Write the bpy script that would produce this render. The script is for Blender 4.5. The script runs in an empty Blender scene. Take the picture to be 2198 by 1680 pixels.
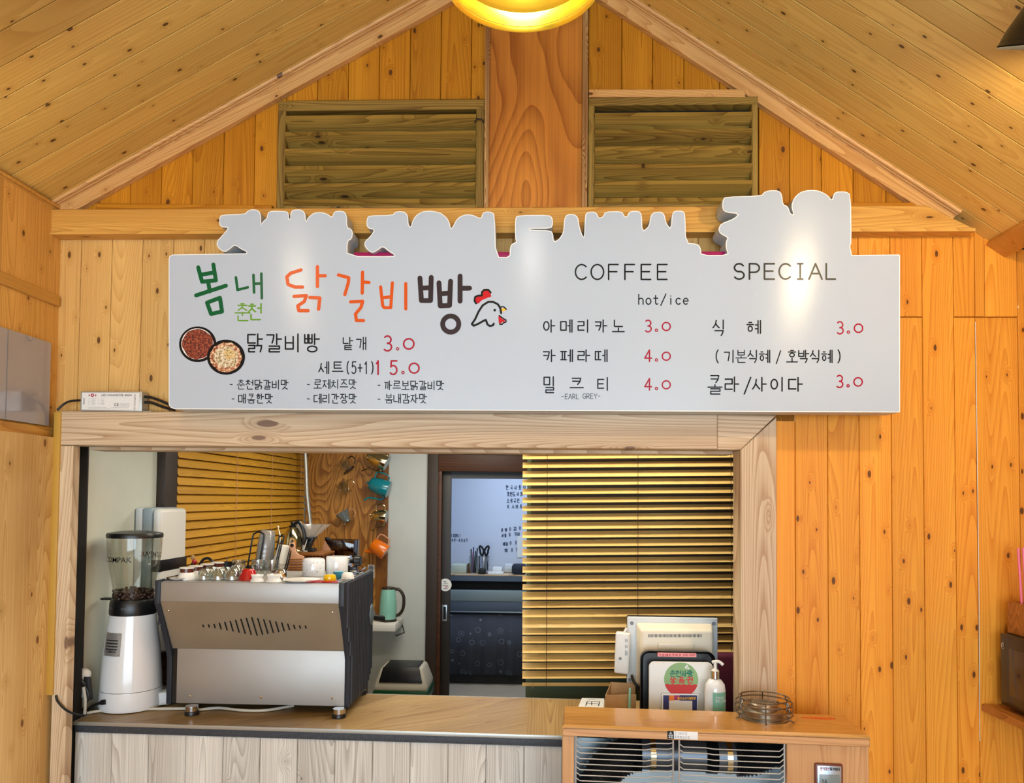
import bpy, bmesh, math, random
from mathutils import Vector, Matrix
random.seed(7)
SC = bpy.context.scene
COL = SC.collection
# ------------------------------------------------------------------ camera
W, H, F = 2198, 1680, 1620.0
CAM = Vector((0.0, -2.95, 1.8))
YAW, PITCH, ROLL = 0.035, 0.033, 0.009
SHIFT_Y = 0.0805
f0 = Vector((-math.sin(YAW) * math.cos(PITCH), math.cos(YAW) * math.cos(PITCH), math.sin(PITCH)))
r0 = Vector((math.cos(YAW), math.sin(YAW), 0))
u0 = r0.cross(f0)
RT = (r0 * math.cos(ROLL) + u0 * math.sin(ROLL)).normalized()
UP = (u0 * math.cos(ROLL) - r0 * math.sin(ROLL)).normalized()
cd = bpy.data.cameras.new('camera')
cd.sensor_width = 36.0
cd.lens = F / W * 36.0
cd.shift_y = SHIFT_Y
cd.clip_start = 0.05
cam = bpy.data.objects.new('camera', cd)
COL.objects.link(cam)
m = Matrix((RT, UP, -f0)).transposed().to_4x4()
m.translation = CAM
cam.matrix_world = m
SC.camera = cam
CX, CY = W / 2, H / 2 + SHIFT_Y * W
SC.view_settings.view_transform = 'Standard'
SC.view_settings.look = 'None'
SC.view_settings.gamma = 1.0
SC.view_settings.use_curve_mapping = False
SC.view_settings.exposure = 0.0

def s2l(c):
    c = c / 255.0
    return c / 12.92 if c <= 0.04045 else ((c + 0.055) / 1.055) ** 2.4
def rgb(r, g, b):
    return (s2l(r), s2l(g), s2l(b), 1.0)

cy = SC.cycles
cy.max_bounces = 5; cy.diffuse_bounces = 3; cy.glossy_bounces = 3; cy.transmission_bounces = 4; cy.transparent_max_bounces = 12
cy.caustics_reflective = False; cy.caustics_refractive = False
cy.use_adaptive_sampling = True; cy.adaptive_threshold = 0.08; cy.adaptive_min_samples = 10
# ------------------------------------------------------------------ world and daylight
wd = bpy.data.worlds.new('world')
SC.world = wd
wd.use_nodes = True
wd.node_tree.nodes['Background'].inputs[0].default_value = (0.75, 0.87, 1.0, 1)
wd.node_tree.nodes['Background'].inputs[1].default_value = 0.5
def area(name, loc, target, sx, sy, power, col):
    l = bpy.data.lights.new(name, 'AREA')
    l.shape = 'RECTANGLE'; l.size = sx; l.size_y = sy; l.energy = power; l.color = col
    o = bpy.data.objects.new(name, l); COL.objects.link(o)
    o.location = loc
    o.rotation_euler = (Vector(target) - Vector(loc)).to_track_quat('-Z', 'Y').to_euler()
    return o
# daylight through the glazed front of the cafe, behind the camera
area('daylight_front_windows', (0.0, -5.9, 1.55), (0.0, 0.0, 1.75), 4.0, 2.5, 245, (0.72, 0.87, 1.0))
# warm ceiling lamp of the kitchen and cool lamp of the far store room
area('kitchen_ceiling_light', (-0.1, 0.42, 2.42), (-0.1, 0.5, 0), 2.2, 0.3, 27, (1.0, 0.92, 0.76))
area('kitchen_rear_light', (-0.6, 1.9, 2.5), (-0.7, 2.0, 0), 1.0, 0.6, 24, (1.0, 0.93, 0.80))
area('store_room_light', (-0.1, 4.1, 2.4), (-0.1, 4.3, 0), 1.0, 0.6, 17, (0.66, 0.8, 1.0))

# ------------------------------------------------------------------ helpers
def ray(px, py):
    return (f0 + RT * ((px - CX) / F) + UP * ((CY - py) / F))
def P(px, py, Y):
    d = ray(px, py); return CAM + d * ((Y - CAM.y) / d.y)
def PXp(px, py, X):
    d = ray(px, py); return CAM + d * ((X - CAM.x) / d.x)
def PZ(px, py, Z):
    d = ray(px, py); return CAM + d * ((Z - CAM.z) / d.z)
def PPL(px, py, pt, n):
    d = ray(px, py); return CAM + d * ((pt - CAM).dot(n) / d.dot(n))
def ppm(Y, px=1100, py=1070):                     # pixels per metre at a depth
    return 100.0 / (P(px + 100, py, Y) - P(px, py, Y)).length

OFF = {}
def put(o, parent):
    COL.objects.link(o)
    if parent is not None:
        o.parent = parent
        OFF[o.name] = OFF[parent.name]
    return o
def tag(o, label=None, cat=None, group=None, kind=None):
    if label: o['label'] = label
    if cat: o['category'] = cat
    if group: o['group'] = group
    if kind: o['kind'] = kind
    return o
def thing(name, label, cat, loc, rz=0.0, group=None, rot=None):
    o = bpy.data.objects.new(name, None)
    COL.objects.link(o)
    o.empty_display_size = 0.05
    o.location = loc
    o.rotation_euler = rot if rot else (0, 0, rz)
    OFF[o.name] = Vector(loc)
    return tag(o, label, cat, group)

class MB:
    def __init__(s):
        s.v = []; s.f = []
    def add(s, vs, fs):
        b = len(s.v)
        s.v += [Vector(p) for p in vs]
        s.f += [tuple(i + b for i in f) for f in fs]
        return s
    def box(s, a, b):
        x0, x1 = sorted((a[0], b[0])); y0, y1 = sorted((a[1], b[1])); z0, z1 = sorted((a[2], b[2]))
        return s.add([(x0,y0,z0),(x1,y0,z0),(x1,y1,z0),(x0,y1,z0),(x0,y0,z1),(x1,y0,z1),(x1,y1,z1),(x0,y1,z1)],
                     [(0,3,2,1),(4,5,6,7),(0,1,5,4),(1,2,6,5),(2,3,7,6),(3,0,4,7)])
    def obox(s, c, ax, ay, az):                    # oriented box: centre, half vectors
        c, ax, ay, az = map(Vector, (c, ax, ay, az))
        vs = [c + ax*i + ay*j + az*k for k in (-1,1) for (i,j) in ((-1,-1),(1,-1),(1,1),(-1,1))]
        return s.add(vs, [(0,3,2,1),(4,5,6,7),(0,1,5,4),(1,2,6,5),(2,3,7,6),(3,0,4,7)])
    def prism(s, pts, d):                          # planar loop of 3D points, extruded along d
        n = len(pts); d = Vector(d)
        vs = [Vector(p) for p in pts]; vs += [p + d for p in vs]
        fs = [tuple(range(n - 1, -1, -1)), tuple(range(n, 2*n))]
        fs += [(i, (i+1) % n, n + (i+1) % n, n + i) for i in range(n)]
        return s.add(vs, fs)
    def lathe(s, prof, c=(0,0,0), ax=(0,0,1), n=24, cap0=True, cap1=True, sq=1.0):
        c = Vector(c); ax = Vector(ax).normalized()
        t = Vector((1,0,0)) if abs(ax.x) < 0.9 else Vector((0,1,0))
        e2 = ax.cross(t).normalized(); e1 = e2.cross(ax)
        vs = []
        for r, z in prof:
            for i in range(n):
                a = 2*math.pi*i/n
                vs.append(c + ax*z + e1*(r*math.cos(a)) + e2*(r*sq*math.sin(a)))
        fs = []
        for j in range(len(prof)-1):
            for i in range(n):
                k = (i+1) % n
                fs.append((j*n+i, j*n+k, (j+1)*n+k, (j+1)*n+i))
        if cap0: fs.append(tuple(range(n-1, -1, -1)))
        if cap1: fs.append(tuple((len(prof)-1)*n + i for i in range(n)))
        return s.add(vs, fs)
    def tube(s, pts, r, n=8, closed=False):
        pts = [Vector(p) for p in pts]
        m_ = len(pts); vs = []; prev = None
        for i, p in enumerate(pts):
            a = pts[i-1] if (i > 0 or closed) else p
            b = pts[(i+1) % m_] if (i < m_-1 or closed) else p
            t = (b - a).normalized()
            if prev is None:
                q = Vector((0,0,1)) if abs(t.z) < 0.9 else Vector((1,0,0))
                e = t.cross(q).normalized()
            else:
                e = (prev - t * prev.dot(t)).normalized()
            prev = e; g = t.cross(e)
            rr = r[i] if isinstance(r, (list, tuple)) else r
            vs += [p + e*(rr*math.cos(2*math.pi*k/n)) + g*(rr*math.sin(2*math.pi*k/n)) for k in range(n)]
        fs = []
        for j in range(m_ if closed else m_-1):
            jj = (j+1) % m_
            for k in range(n):
                kk = (k+1) % n
                fs.append((j*n+k, j*n+kk, jj*n+kk, jj*n+k))
        if not closed:
            fs.append(tuple(range(n-1,-1,-1))); fs.append(tuple((m_-1)*n + k for k in range(n)))
        return s.add(vs, fs)
    def ball(s, c, r, n=12, sc=(1,1,1)):
        prof = [(max(1e-4, r*math.sin(math.pi*i/(n//2))), -r*math.cos(math.pi*i/(n//2))) for i in range(n//2+1)]
        t = MB().lathe(prof, n=n)
        return s.add([Vector((v.x*sc[0], v.y*sc[1], v.z*sc[2])) + Vector(c) for v in t.v], t.f)
    def xf(s, M4):
        s.v = [M4 @ v for v in s.v]; return s
    def build(s, name, mat, parent=None, local=False, bevel=0.0, seg=2, smooth=35, kind=None, label=None, solid=0.0):
        off = OFF[parent.name] if (parent is not None and not local) else Vector((0,0,0))
        me = bpy.data.meshes.new(name)
        me.from_pydata([tuple(v - off) for v in s.v], [], s.f)
        me.validate()
        bm = bmesh.new(); bm.from_mesh(me)
        bmesh.ops.recalc_face_normals(bm, faces=bm.faces)
        if bevel > 0:
            ed = [e for e in bm.edges if len(e.link_faces) == 2 and e.calc_face_angle(0) > math.radians(30)]
            bmesh.ops.bevel(bm, geom=ed, offset=bevel, segments=seg, profile=0.5, affect='EDGES', clamp_overlap=True)
        bm.to_mesh(me); bm.free()
        if smooth:
            for p in me.polygons: p.use_smooth = True
            me.set_sharp_from_angle(angle=math.radians(smooth))
        me.materials.append(mat)
        o = bpy.data.objects.new(name, me)
        put(o, parent)
        if parent is None: OFF[o.name] = Vector((0,0,0))
        if kind: o['kind'] = kind
        if label: o['label'] = label
        return o

def single(name, mb, mat, label, cat, base, group=None, bevel=0.0, seg=2, smooth=35, rz=0.0):
    """a thing of one mesh whose origin stands at its base"""
    b = Vector(base)
    mb.v = [v - b for v in mb.v]
    o = mb.build(name, mat, None, bevel=bevel, seg=seg, smooth=smooth)
    o.location = b; o.rotation_euler = (0, 0, rz)
    OFF[o.name] = b
    return tag(o, label, cat, group)

def struct(name, mb, mat, label, cat, bevel=0.0):
    return tag(mb.build(name, mat, None, bevel=bevel), label, cat, kind='structure')

def board(name, parent, mat, o, xd, yd, poly, th, ch=0.004):
    """one plank: 2D outline poly in (along grain, across) metres, front face towards xd x yd"""
    xd = Vector(xd).normalized(); yd = Vector(yd).normalized(); n = xd.cross(yd)
    A = sum(poly[i][0]*poly[(i+1)%len(poly)][1] - poly[(i+1)%len(poly)][0]*poly[i][1] for i in range(len(poly)))
    if A < 0: poly = poly[::-1]
    k = len(poly)
    ins = []
    for i in range(k):
        p0, p1, p2 = (Vector(poly[j % k]) for j in (i-1, i, i+1))
        d1 = (p1-p0).normalized(); d2 = (p2-p1).normalized()
        n1 = Vector((-d1.y, d1.x)); n2 = Vector((-d2.y, d2.x))
        b = n1 + n2; b = b / max(0.25, b.dot(n1))
        ins.append(p1 + b*ch)
    vs = [(p[0], p[1], -th) for p in poly] + [(p[0], p[1], -ch) for p in poly] + [(p[0], p[1], 0) for p in ins]
    fs = [tuple(range(k-1,-1,-1)), tuple(2*k+i for i in range(k))]
    for r in (0, 1):
        fs += [(r*k+i, r*k+(i+1)%k, (r+1)*k+(i+1)%k, (r+1)*k+i) for i in range(k)]
    me = bpy.data.meshes.new(name); me.from_pydata(vs, [], fs)
    me.materials.append(mat)
    ob = bpy.data.objects.new(name, me)
    M = Matrix((xd, yd, n)).transposed().to_4x4()
    M.translation = Vector(o) - (OFF[parent.name] if parent else Vector((0,0,0)))
    COL.objects.link(ob)
    if parent:
        ob.parent = parent
    OFF[ob.name] = Vector(o)
    ob.matrix_local = M
    return ob

def plank(name, parent, mat, a, b, w, n, th, ch=0.004):
    """straight timber from a to b (centre line of its front face), width w, front normal n"""
    a, b, n = Vector(a), Vector(b), Vector(n).normalized()
    xd = (b-a).normalized(); yd = n.cross(xd); L = (b-a).length
    return board(name, parent, mat, a, xd, yd, [(0,-w/2),(L,-w/2),(L,w/2),(0,w/2)], th, ch)

# ------------------------------------------------------------------ materials
def newmat(name):
    mt = bpy.data.materials.new(name); mt.use_nodes = True
    return mt, mt.node_tree.nodes, mt.node_tree.links, mt.node_tree.nodes['Principled BSDF']
def pm(name, col, rough=0.5, metal=0.0, coat=0.0, spec=0.5, emit=None, es=0.0, noise=0.0, nscale=40, bump=0.0, trans=0.0, alpha=1.0):
    mt, N, L, B = newmat(name)
    B.inputs['Base Color'].default_value = rgb(*col)
    B.inputs['Roughness'].default_value = rough
    B.inputs['Metallic'].default_value = metal
    B.inputs['Coat Weight'].default_value = coat
    B.inputs['Specular IOR Level'].default_value = spec
    B.inputs['Transmission Weight'].default_value = trans
    B.inputs['Alpha'].default_value = alpha
    if emit:
        B.inputs['Emission Color'].default_value = rgb(*emit); B.inputs['Emission Strength'].default_value = es
    if noise or bump:
        tc = N.new('ShaderNodeTexCoord'); nz = N.new('ShaderNodeTexNoise')
        nz.inputs['Scale'].default_value = nscale; nz.inputs['Detail'].default_value = 4
        L.new(tc.outputs['Object'], nz.inputs['Vector'])
        if noise:
            mx = N.new('ShaderNodeMixRGB'); mx.blend_type = 'MULTIPLY'; mx.inputs[0].default_value = 1
            rp = N.new('ShaderNodeValToRGB')
            rp.color_ramp.elements[0].position = 0.3; rp.color_ramp.elements[1].position = 0.7
            rp.color_ramp.elements[0].color = (1-noise,)*3 + (1,)
            mx.inputs[1].default_value = rgb(*col)
            L.new(nz.outputs['Fac'], rp.inputs[0]); L.new(rp.outputs[0], mx.inputs[2]); L.new(mx.outputs[0], B.inputs['Base Color'])
        if bump:
            bp = N.new('ShaderNodeBump'); bp.inputs['Strength'].default_value = bump; bp.inputs['Distance'].default_value = 0.002
            L.new(nz.outputs['Fac'], bp.inputs['Height']); L.new(bp.outputs[0], B.inputs['Normal'])
    return mt
def clear(name, tint=(255,255,255), gloss=0.12, rough=0.03, body=0.0, bodycol=(255,255,255)):
    """thin clear glass or plastic: transparent with a fresnel gloss"""
    mt, N, L, B = newmat(name)
    N.remove(B)
    out = N['Material Output']
    tr = N.new('ShaderNodeBsdfTransparent'); tr.inputs[0].default_value = rgb(*tint)
    gl = N.new('ShaderNodeBsdfGlossy'); gl.inputs['Roughness'].default_value = rough
    lw = N.new('ShaderNodeLayerWeight'); lw.inputs[0].default_value = 0.35
    mp = N.new('ShaderNodeMapRange'); mp.inputs['To Min'].default_value = gloss; mp.inputs['To Max'].default_value = 0.5
    L.new(lw.outputs['Facing'], mp.inputs['Value'])
    mx = N.new('ShaderNodeMixShader')
    L.new(mp.outputs[0], mx.inputs[0])
    last = tr
    if body:
        df = N.new('ShaderNodeBsdfDiffuse'); df.inputs[0].default_value = rgb(*bodycol)
        m2 = N.new('ShaderNodeMixShader'); m2.inputs[0].default_value = body
        L.new(tr.outputs[0], m2.inputs[1]); L.new(df.outputs[0], m2.inputs[2]); last = m2
    L.new(last.outputs[0], mx.inputs[1]); L.new(gl.outputs[0], mx.inputs[2]); L.new(mx.outputs[0], out.inputs[0])
    return mt
def wood(name, light, dark, knot=(70,35,12), ring=22.0, dist=5.0, knots=1.0, kscale=(2.6,7.5), var=0.16, rough=0.42, grainmix=0.55, bump=0.12, wash=0.0, axis=None, coat=0.0, ksize=0.08, st=0.055):
    """timber, grain along the object's local X; every object gets its own cut through the Object Info random"""
    mt, N, L, B = newmat(name)
    tc = N.new('ShaderNodeTexCoord'); oi = N.new('ShaderNodeObjectInfo')
    rv = N.new('ShaderNodeVectorMath'); rv.operation = 'SCALE'
    cmb = N.new('ShaderNodeCombineXYZ')
    for i, k in enumerate((37.0, 11.0, 23.0)):
        q = N.new('ShaderNodeMath'); q.operation = 'MULTIPLY'; q.inputs[1].default_value = k
        L.new(oi.outputs['Random'], q.inputs[0]); L.new(q.outputs[0], cmb.inputs[i])
    src = tc.outputs['Object']
    if axis:
        mpp = N.new('ShaderNodeMapping')
        mpp.inputs['Rotation'].default_value = {'Z': (0, math.pi/2, 0), 'Y': (0, 0, math.pi/2)}[axis]
        L.new(src, mpp.inputs[0]); src = mpp.outputs[0]
    ad = N.new('ShaderNodeVectorMath'); ad.operation = 'ADD'
    L.new(src, ad.inputs[0]); L.new(cmb.outputs[0], ad.inputs[1])
    # knots
    km = N.new('ShaderNodeVectorMath'); km.operation = 'MULTIPLY'; km.inputs[1].default_value = (kscale[0]*2.5, kscale[1]*1.5, 1.0)
    L.new(ad.outputs[0], km.inputs[0])
    vo = N.new('ShaderNodeTexVoronoi'); vo.voronoi_dimensions = '2D'; vo.inputs['Scale'].default_value = 1.0
    L.new(km.outputs[0], vo.inputs['Vector'])
    sp = N.new('ShaderNodeSeparateColor'); L.new(vo.outputs['Color'], sp.inputs[0])
    # size of each knot varies with its cell, many cells have none
    sz = N.new('ShaderNodeMapRange'); sz.inputs['From Min'].default_value = 1.0 - 0.62*max(.01,knots); sz.inputs['From Max'].default_value = 1.0
    sz.inputs['To Min'].default_value = 0.0; sz.inputs['To Max'].default_value = ksize; sz.clamp = True
    L.new(sp.outputs[0], sz.inputs['Value'])
    sub = N.new('ShaderNodeMath'); sub.operation = 'SUBTRACT'
    L.new(sz.outputs[0], sub.inputs[0]); L.new(vo.outputs['Distance'], sub.inputs[1])
    kf = N.new('ShaderNodeMapRange'); kf.inputs['From Min'].default_value = -0.012; kf.inputs['From Max'].default_value = 0.012
    L.new(sub.outputs[0], kf.inputs['Value'])
    halo = N.new('ShaderNodeMapRange'); halo.inputs['From Min'].default_value = -0.22; halo.inputs['From Max'].default_value = 0.0
    halo.interpolation_type = 'SMOOTHSTEP'
    L.new(sub.outputs[0], halo.inputs['Value'])
    has = N.new('ShaderNodeMath'); has.operation = 'GREATER_THAN'; has.inputs[1].default_value = 0.004 if knots else 99.0
    L.new(sz.outputs[0], has.inputs[0])
    hm = N.new('ShaderNodeMath'); hm.operation = 'MULTIPLY'
    L.new(halo.outputs[0], hm.inputs[0]); L.new(has.outputs[0], hm.inputs[1])
    # rings: contour lines of a stretched noise, bent around knots
    gm = N.new('ShaderNodeVectorMath'); gm.operation = 'MULTIPLY'; gm.inputs[1].default_value = (st * ring, ring, 0.3 * ring)
    L.new(ad.outputs[0], gm.inputs[0])
    rn = N.new('ShaderNodeTexNoise'); rn.inputs['Scale'].default_value = 0.36; rn.inputs['Detail'].default_value = 0.6; rn.inputs['Roughness'].default_value = 0.4
    L.new(gm.outputs[0], rn.inputs['Vector'])
    rk = N.new('ShaderNodeMath'); rk.operation = 'MULTIPLY'; rk.inputs[1].default_value = 0.05
    L.new(hm.outputs[0], rk.inputs[0])
    r1 = N.new('ShaderNodeMath'); r1.operation = 'ADD'
    L.new(rn.outputs['Fac'], r1.inputs[0]); L.new(rk.outputs[0], r1.inputs[1])
    r2 = N.new('ShaderNodeMath'); r2.operation = 'MULTIPLY'; r2.inputs[1].default_value = dist * 10.0
    L.new(r1.outputs[0], r2.inputs[0])
    r3 = N.new('ShaderNodeMath'); r3.operation = 'FRACT'; L.new(r2.outputs[0], r3.inputs[0])
    r4 = N.new('ShaderNodeMath'); r4.operation = 'POWER'; r4.inputs[1].default_value = 2.2; L.new(r3.outputs[0], r4.inputs[0])
    fm = N.new('ShaderNodeVectorMath'); fm.operation = 'MULTIPLY'; fm.inputs[1].default_value = (2.0, 150.0, 40.0)
    L.new(ad.outputs[0], fm.inputs[0])
    fn = N.new('ShaderNodeTexNoise'); fn.inputs['Scale'].default_value = 1.0; fn.inputs['Detail'].default_value = 1.0
    L.new(fm.outputs[0], fn.inputs['Vector'])
    g1 = N.new('ShaderNodeMath'); g1.operation = 'MULTIPLY_ADD'; g1.inputs[1].default_value = 0.38
    rh = N.new('ShaderNodeMath'); rh.operation = 'MULTIPLY'; rh.inputs[1].default_value = 0.55
    L.new(rn.outputs['Fac'], rh.inputs[0]); L.new(rh.outputs[0], g1.inputs[2])
    L.new(r4.outputs[0], g1.inputs[0])
    g2 = N.new('ShaderNodeMath'); g2.operation = 'MULTIPLY_ADD'; g2.inputs[1].default_value = 0.45
    L.new(fn.outputs['Fac'], g2.inputs[0]); L.new(g1.outputs[0], g2.inputs[2])
    g3 = g2
    gr = N.new('ShaderNodeMapRange'); gr.inputs['From Min'].default_value = 0.36; gr.inputs['From Max'].default_value = 0.98
    gr.inputs['To Min'].default_value = 0.0; gr.inputs['To Max'].default_value = grainmix * 1.6
    L.new(g3.outputs[0], gr.inputs['Value'])
    c1 = N.new('ShaderNodeMixRGB'); c1.inputs[1].default_value = rgb(*light); c1.inputs[2].default_value = rgb(*dark)
    L.new(gr.outputs[0], c1.inputs[0])
    c2 = N.new('ShaderNodeMixRGB'); c2.inputs[2].default_value = rgb(*dark)
    h2 = N.new('ShaderNodeMath'); h2.operation = 'MULTIPLY'; h2.inputs[1].default_value = 0.4
    L.new(hm.outputs[0], h2.inputs[0]); L.new(h2.outputs[0], c2.inputs[0]); L.new(c1.outputs[0], c2.inputs[1])
    c3 = N.new('ShaderNodeMixRGB'); c3.inputs[2].default_value = rgb(*knot)
    L.new(c2.outputs[0], c3.inputs[1])
    kk = N.new('ShaderNodeMath'); kk.operation = 'MULTIPLY'; L.new(kf.outputs[0], kk.inputs[0]); L.new(has.outputs[0], kk.inputs[1])
    k2 = N.new('ShaderNodeMath'); k2.operation = 'MULTIPLY'; k2.inputs[1].default_value = 0.88
    L.new(kk.outputs[0], k2.inputs[0]); L.new(k2.outputs[0], c3.inputs[0])
    hs = N.new('ShaderNodeHueSaturation')
    vr = N.new('ShaderNodeMapRange'); vr.inputs['To Min'].default_value = 1 - var; vr.inputs['To Max'].default_value = 1 + var * 0.7
    L.new(oi.outputs['Random'], vr.inputs['Value']); L.new(vr.outputs[0], hs.inputs['Value'])
    L.new(c3.outputs[0], hs.inputs['Color'])
    L.new(hs.outputs[0], B.inputs['Base Color'])
    B.inputs['Roughness'].default_value = rough
    B.inputs['Coat Weight'].default_value = coat
    B.inputs['Specular IOR Level'].default_value = 0.35
    bp = N.new('ShaderNodeBump'); bp.inputs['Strength'].default_value = bump; bp.inputs['Distance'].default_value = 0.002; bp.invert = True
    L.new(g2.outputs[0], bp.inputs['Height']); L.new(bp.outputs[0], B.inputs['Normal'])
    return mt

M = {}
M['ceil'] = wood('ceiling_pine', (240,200,112), (202,150,70), ring=14, knots=1.0, kscale=(3.0,9.0), var=0.10, rough=0.45, grainmix=0.45)
M['gable'] = wood('gable_pine', (210,142,34), (164,96,10), knots=0.75, ring=18, var=0.12, grainmix=0.55)
M['wallw'] = wood('wall_pine', (250,172,62), (212,122,30), knots=0.9, ring=16, kscale=(2.2,8.0), var=0.12, grainmix=0.55, coat=0.12)  # newer varnish, with the right lamp's light also put into the orange
M['wallu'] = wood('upper_wall_pine', (228,184,112), (192,140,74), knots=0.9, ring=16, kscale=(2.2,8.0), var=0.08, grainmix=0.5)
M['lowerw'] = wood('pale_lower_pine', (232,196,132), (190,142,78), knot=(110,64,30), knots=0.8, ring=20, kscale=(1.6,5.0), var=0.1, grainmix=0.6)
M['beam'] = wood('beam_pine', (226,174,88), (182,122,50), knots=0.5, ring=12, dist=8, kscale=(1.3,7), var=0.06, ksize=0.1)
M['sidew'] = wood('side_wall_pine', (230,178,96), (184,126,56), knots=0.7, ring=16, var=0.12)
M['pale'] = wood('pale_pine', (228,206,174), (180,146,112), knot=(120,92,76), knots=0.45, ring=17, dist=4.5, kscale=(1.1,6.0), var=0.05, grainmix=0.7, rough=0.55, ksize=0.12)
M['rake'] = wood('rake_pine', (236,188,122), (190,130,68), knots=0.4, var=0.06)
M['louver'] = wood('treated_pine', (168,136,62), (108,80,30), knot=(48,30,12), knots=0.55, ring=30, dist=3, kscale=(2,7), var=0.14, rough=0.6, grainmix=0.7)
M['ply'] = wood('plywood', (214,138,54), (150,82,26), knot=(70,30,12), knots=0.5, ring=12, dist=1.3, kscale=(1.2,2.6), var=0.02, grainmix=0.6, ksize=0.06, st=0.45)
M['plyk'] = wood('kitchen_plywood', (206,146,66), (136,84,30), knots=0.4, ring=14, dist=2.6, kscale=(2,4), var=0.02, grainmix=0.9, ksize=0.05, st=0.3)
M['plyedge'] = wood('plywood_edge', (212,170,110), (120,72,36), knots=0, ring=60, dist=10, var=0.03, grainmix=0.9)
M['cfront'] = wood('whitewashed_board', (232,229,222), (182,174,164), knot=(110,106,110), knots=0.5, ring=18, dist=6, kscale=(1.5,5), var=0.09, grainmix=0.7, rough=0.6, ksize=0.08)
M['ctop'] = wood('countertop_laminate', (174,146,98), (134,104,64), knots=0, ring=16, dist=3, var=0.12, rough=0.38, grainmix=0.7)
M['heat'] = wood('heater_veneer', (214,164,112), (182,126,80), knots=0, ring=30, dist=2, var=0.0, rough=0.35, grainmix=0.6, coat=0.15)
M['heattop'] = wood('heater_top_veneer', (208,154,84), (178,124,60), knots=0, ring=24, dist=2, var=0.0, rough=0.25, grainmix=0.4, coat=0.3)
M['blindR'] = wood('blind_slat_wood', (224,188,116), (192,150,80), knots=0, ring=30, dist=3, var=0.08, rough=0.42, grainmix=0.5)
M['blindL'] = wood('amber_slat_wood', (220,164,48), (170,116,24), knots=0, ring=26, dist=5, var=0.06, rough=0.45, grainmix=0.6)
M['dkwood'] = wood('dark_brown_timber', (84,46,20), (44,24,12), knots=0.2, ring=14, var=0.05, rough=0.5)
M['dkpost'] = pm('espresso_brown_paint', (52,38,28), 0.6, noise=0.2)
M['woodbox'] = wood('box_wood', (150,96,40), (96,56,20), knots=0.2, ring=20, var=0.08)
M['crate'] = wood('crate_wood', (196,132,64), (120,70,28), knots=0.5, ring=20, var=0.05)
M['peach'] = pm('peach_wood', (206,150,112), 0.5, noise=0.1, nscale=60)
M['white'] = pm('white_enamel', (232,234,236), 0.16, coat=0.5)
M['porc'] = pm('white_porcelain', (236,234,228), 0.2, coat=0.3)
M['cream'] = pm('cream_plastic', (232,220,196), 0.4)
M['plasw'] = pm('white_plastic', (226,224,218), 0.4)
M['plas2'] = pm('grey_white_plastic', (206,210,212), 0.45)
M['black'] = pm('black_plastic', (18,19,21), 0.35)
M['blackm'] = pm('matt_black', (24,26,28), 0.6)
M['navy'] = pm('blue_black_panel', (34,40,50), 0.5)
M['steel'] = pm('brushed_steel', (178,176,172), 0.5, metal=0.7, noise=0.06, nscale=8)
M['steeld'] = pm('shaded_steel_panel', (172,160,140), 0.5, metal=0.6, noise=0.12, nscale=5)  # shade of the machine's down-facing panel, put into a darker tan steel
M['chrome'] = pm('chrome', (215,215,218), 0.1, metal=1.0)
M['brass'] = pm('brassy_steel', (214,200,160), 0.14, metal=1.0)
M['gold'] = pm('gold_reflector', (250,206,60), 0.25, metal=0.9)
M['galv'] = pm('galvanised_sheet', (168,182,190), 0.35, metal=0.8, noise=0.15, nscale=4)
M['wallwhite'] = pm('kitchen_white_paint', (206,209,196), 0.7, noise=0.05, nscale=6)
M['wallgrey'] = pm('kitchen_panel_white', (196,200,196), 0.6, noise=0.05, nscale=9)
M['store'] = pm('store_room_whiteboard', (206,214,232), 0.35)
M['sign'] = pm('sign_white_lacquer', (186,198,213), 0.24, coat=0.0, spec=0.42, bump=0.02, nscale=260)
_b = M['sign'].node_tree.nodes['Principled BSDF']
_b.inputs['Anisotropic'].default_value = 0.75
_tv = M['sign'].node_tree.nodes.new('ShaderNodeCombineXYZ'); _tv.inputs[2].default_value = 1.0
M['sign'].node_tree.links.new(_tv.outputs[0], _b.inputs['Tangent'])
M['signedge'] = pm('sign_rim_white', (238,240,240), 0.35)
M['signside'] = pm('sign_side_grey', (196,202,208), 0.45)
M['magenta'] = pm('magenta_acrylic', (160,20,90), 0.3)
M['rubber'] = pm('cable_rubber', (16,16,17), 0.5)
M['cablew'] = pm('cable_grey_white', (206,204,192), 0.5)
M['band'] = pm('dark_counter_band', (66,70,78), 0.6, noise=0.45, nscale=120)
M['alu'] = pm('aluminium_edge', (182,182,176), 0.4, metal=0.6)
M['conduit'] = pm('mustard_conduit', (196,152,62), 0.5)
M['teal'] = pm('teal_enamel', (6,122,136), 0.22, coat=0.4)
M['orange'] = pm('orange_enamel', (232,116,16), 0.25, coat=0.4)
M['mint'] = pm('mint_plastic', (140,200,182), 0.35)
M['dkbrown'] = pm('dark_brown_plastic', (48,36,30), 0.4)
M['red'] = pm('red_glaze', (176,18,24), 0.18, coat=0.4)
M['yellow'] = pm('yellow_glaze', (236,196,20), 0.2, coat=0.4)
M['blue'] = pm('blue_glaze', (56,140,170), 0.25, coat=0.3)
M['brownrim'] = pm('brown_glaze', (84,34,22), 0.25, coat=0.3)
M['paper'] = pm('paper_cup_white', (232,226,210), 0.6)
M['kraft'] = pm('kraft_paper', (190,150,104), 0.8, noise=0.1)
M['green'] = pm('sage_green_wall', (92,104,76), 0.7)
M['gapshade'] = pm('gap_shade_brown', (58,46,26), 0.7)  # shade in the blind's gaps, put into a dark brown
M['maroon'] = pm('maroon_fabric', (92,22,48), 0.8)
M['amber'] = clear('amber_acrylic', (70,30,14), 0.1, 0.05, body=0.5, bodycol=(40,16,8))
M['glass'] = clear('clear_glass', (244,246,244), 0.14)
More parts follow.
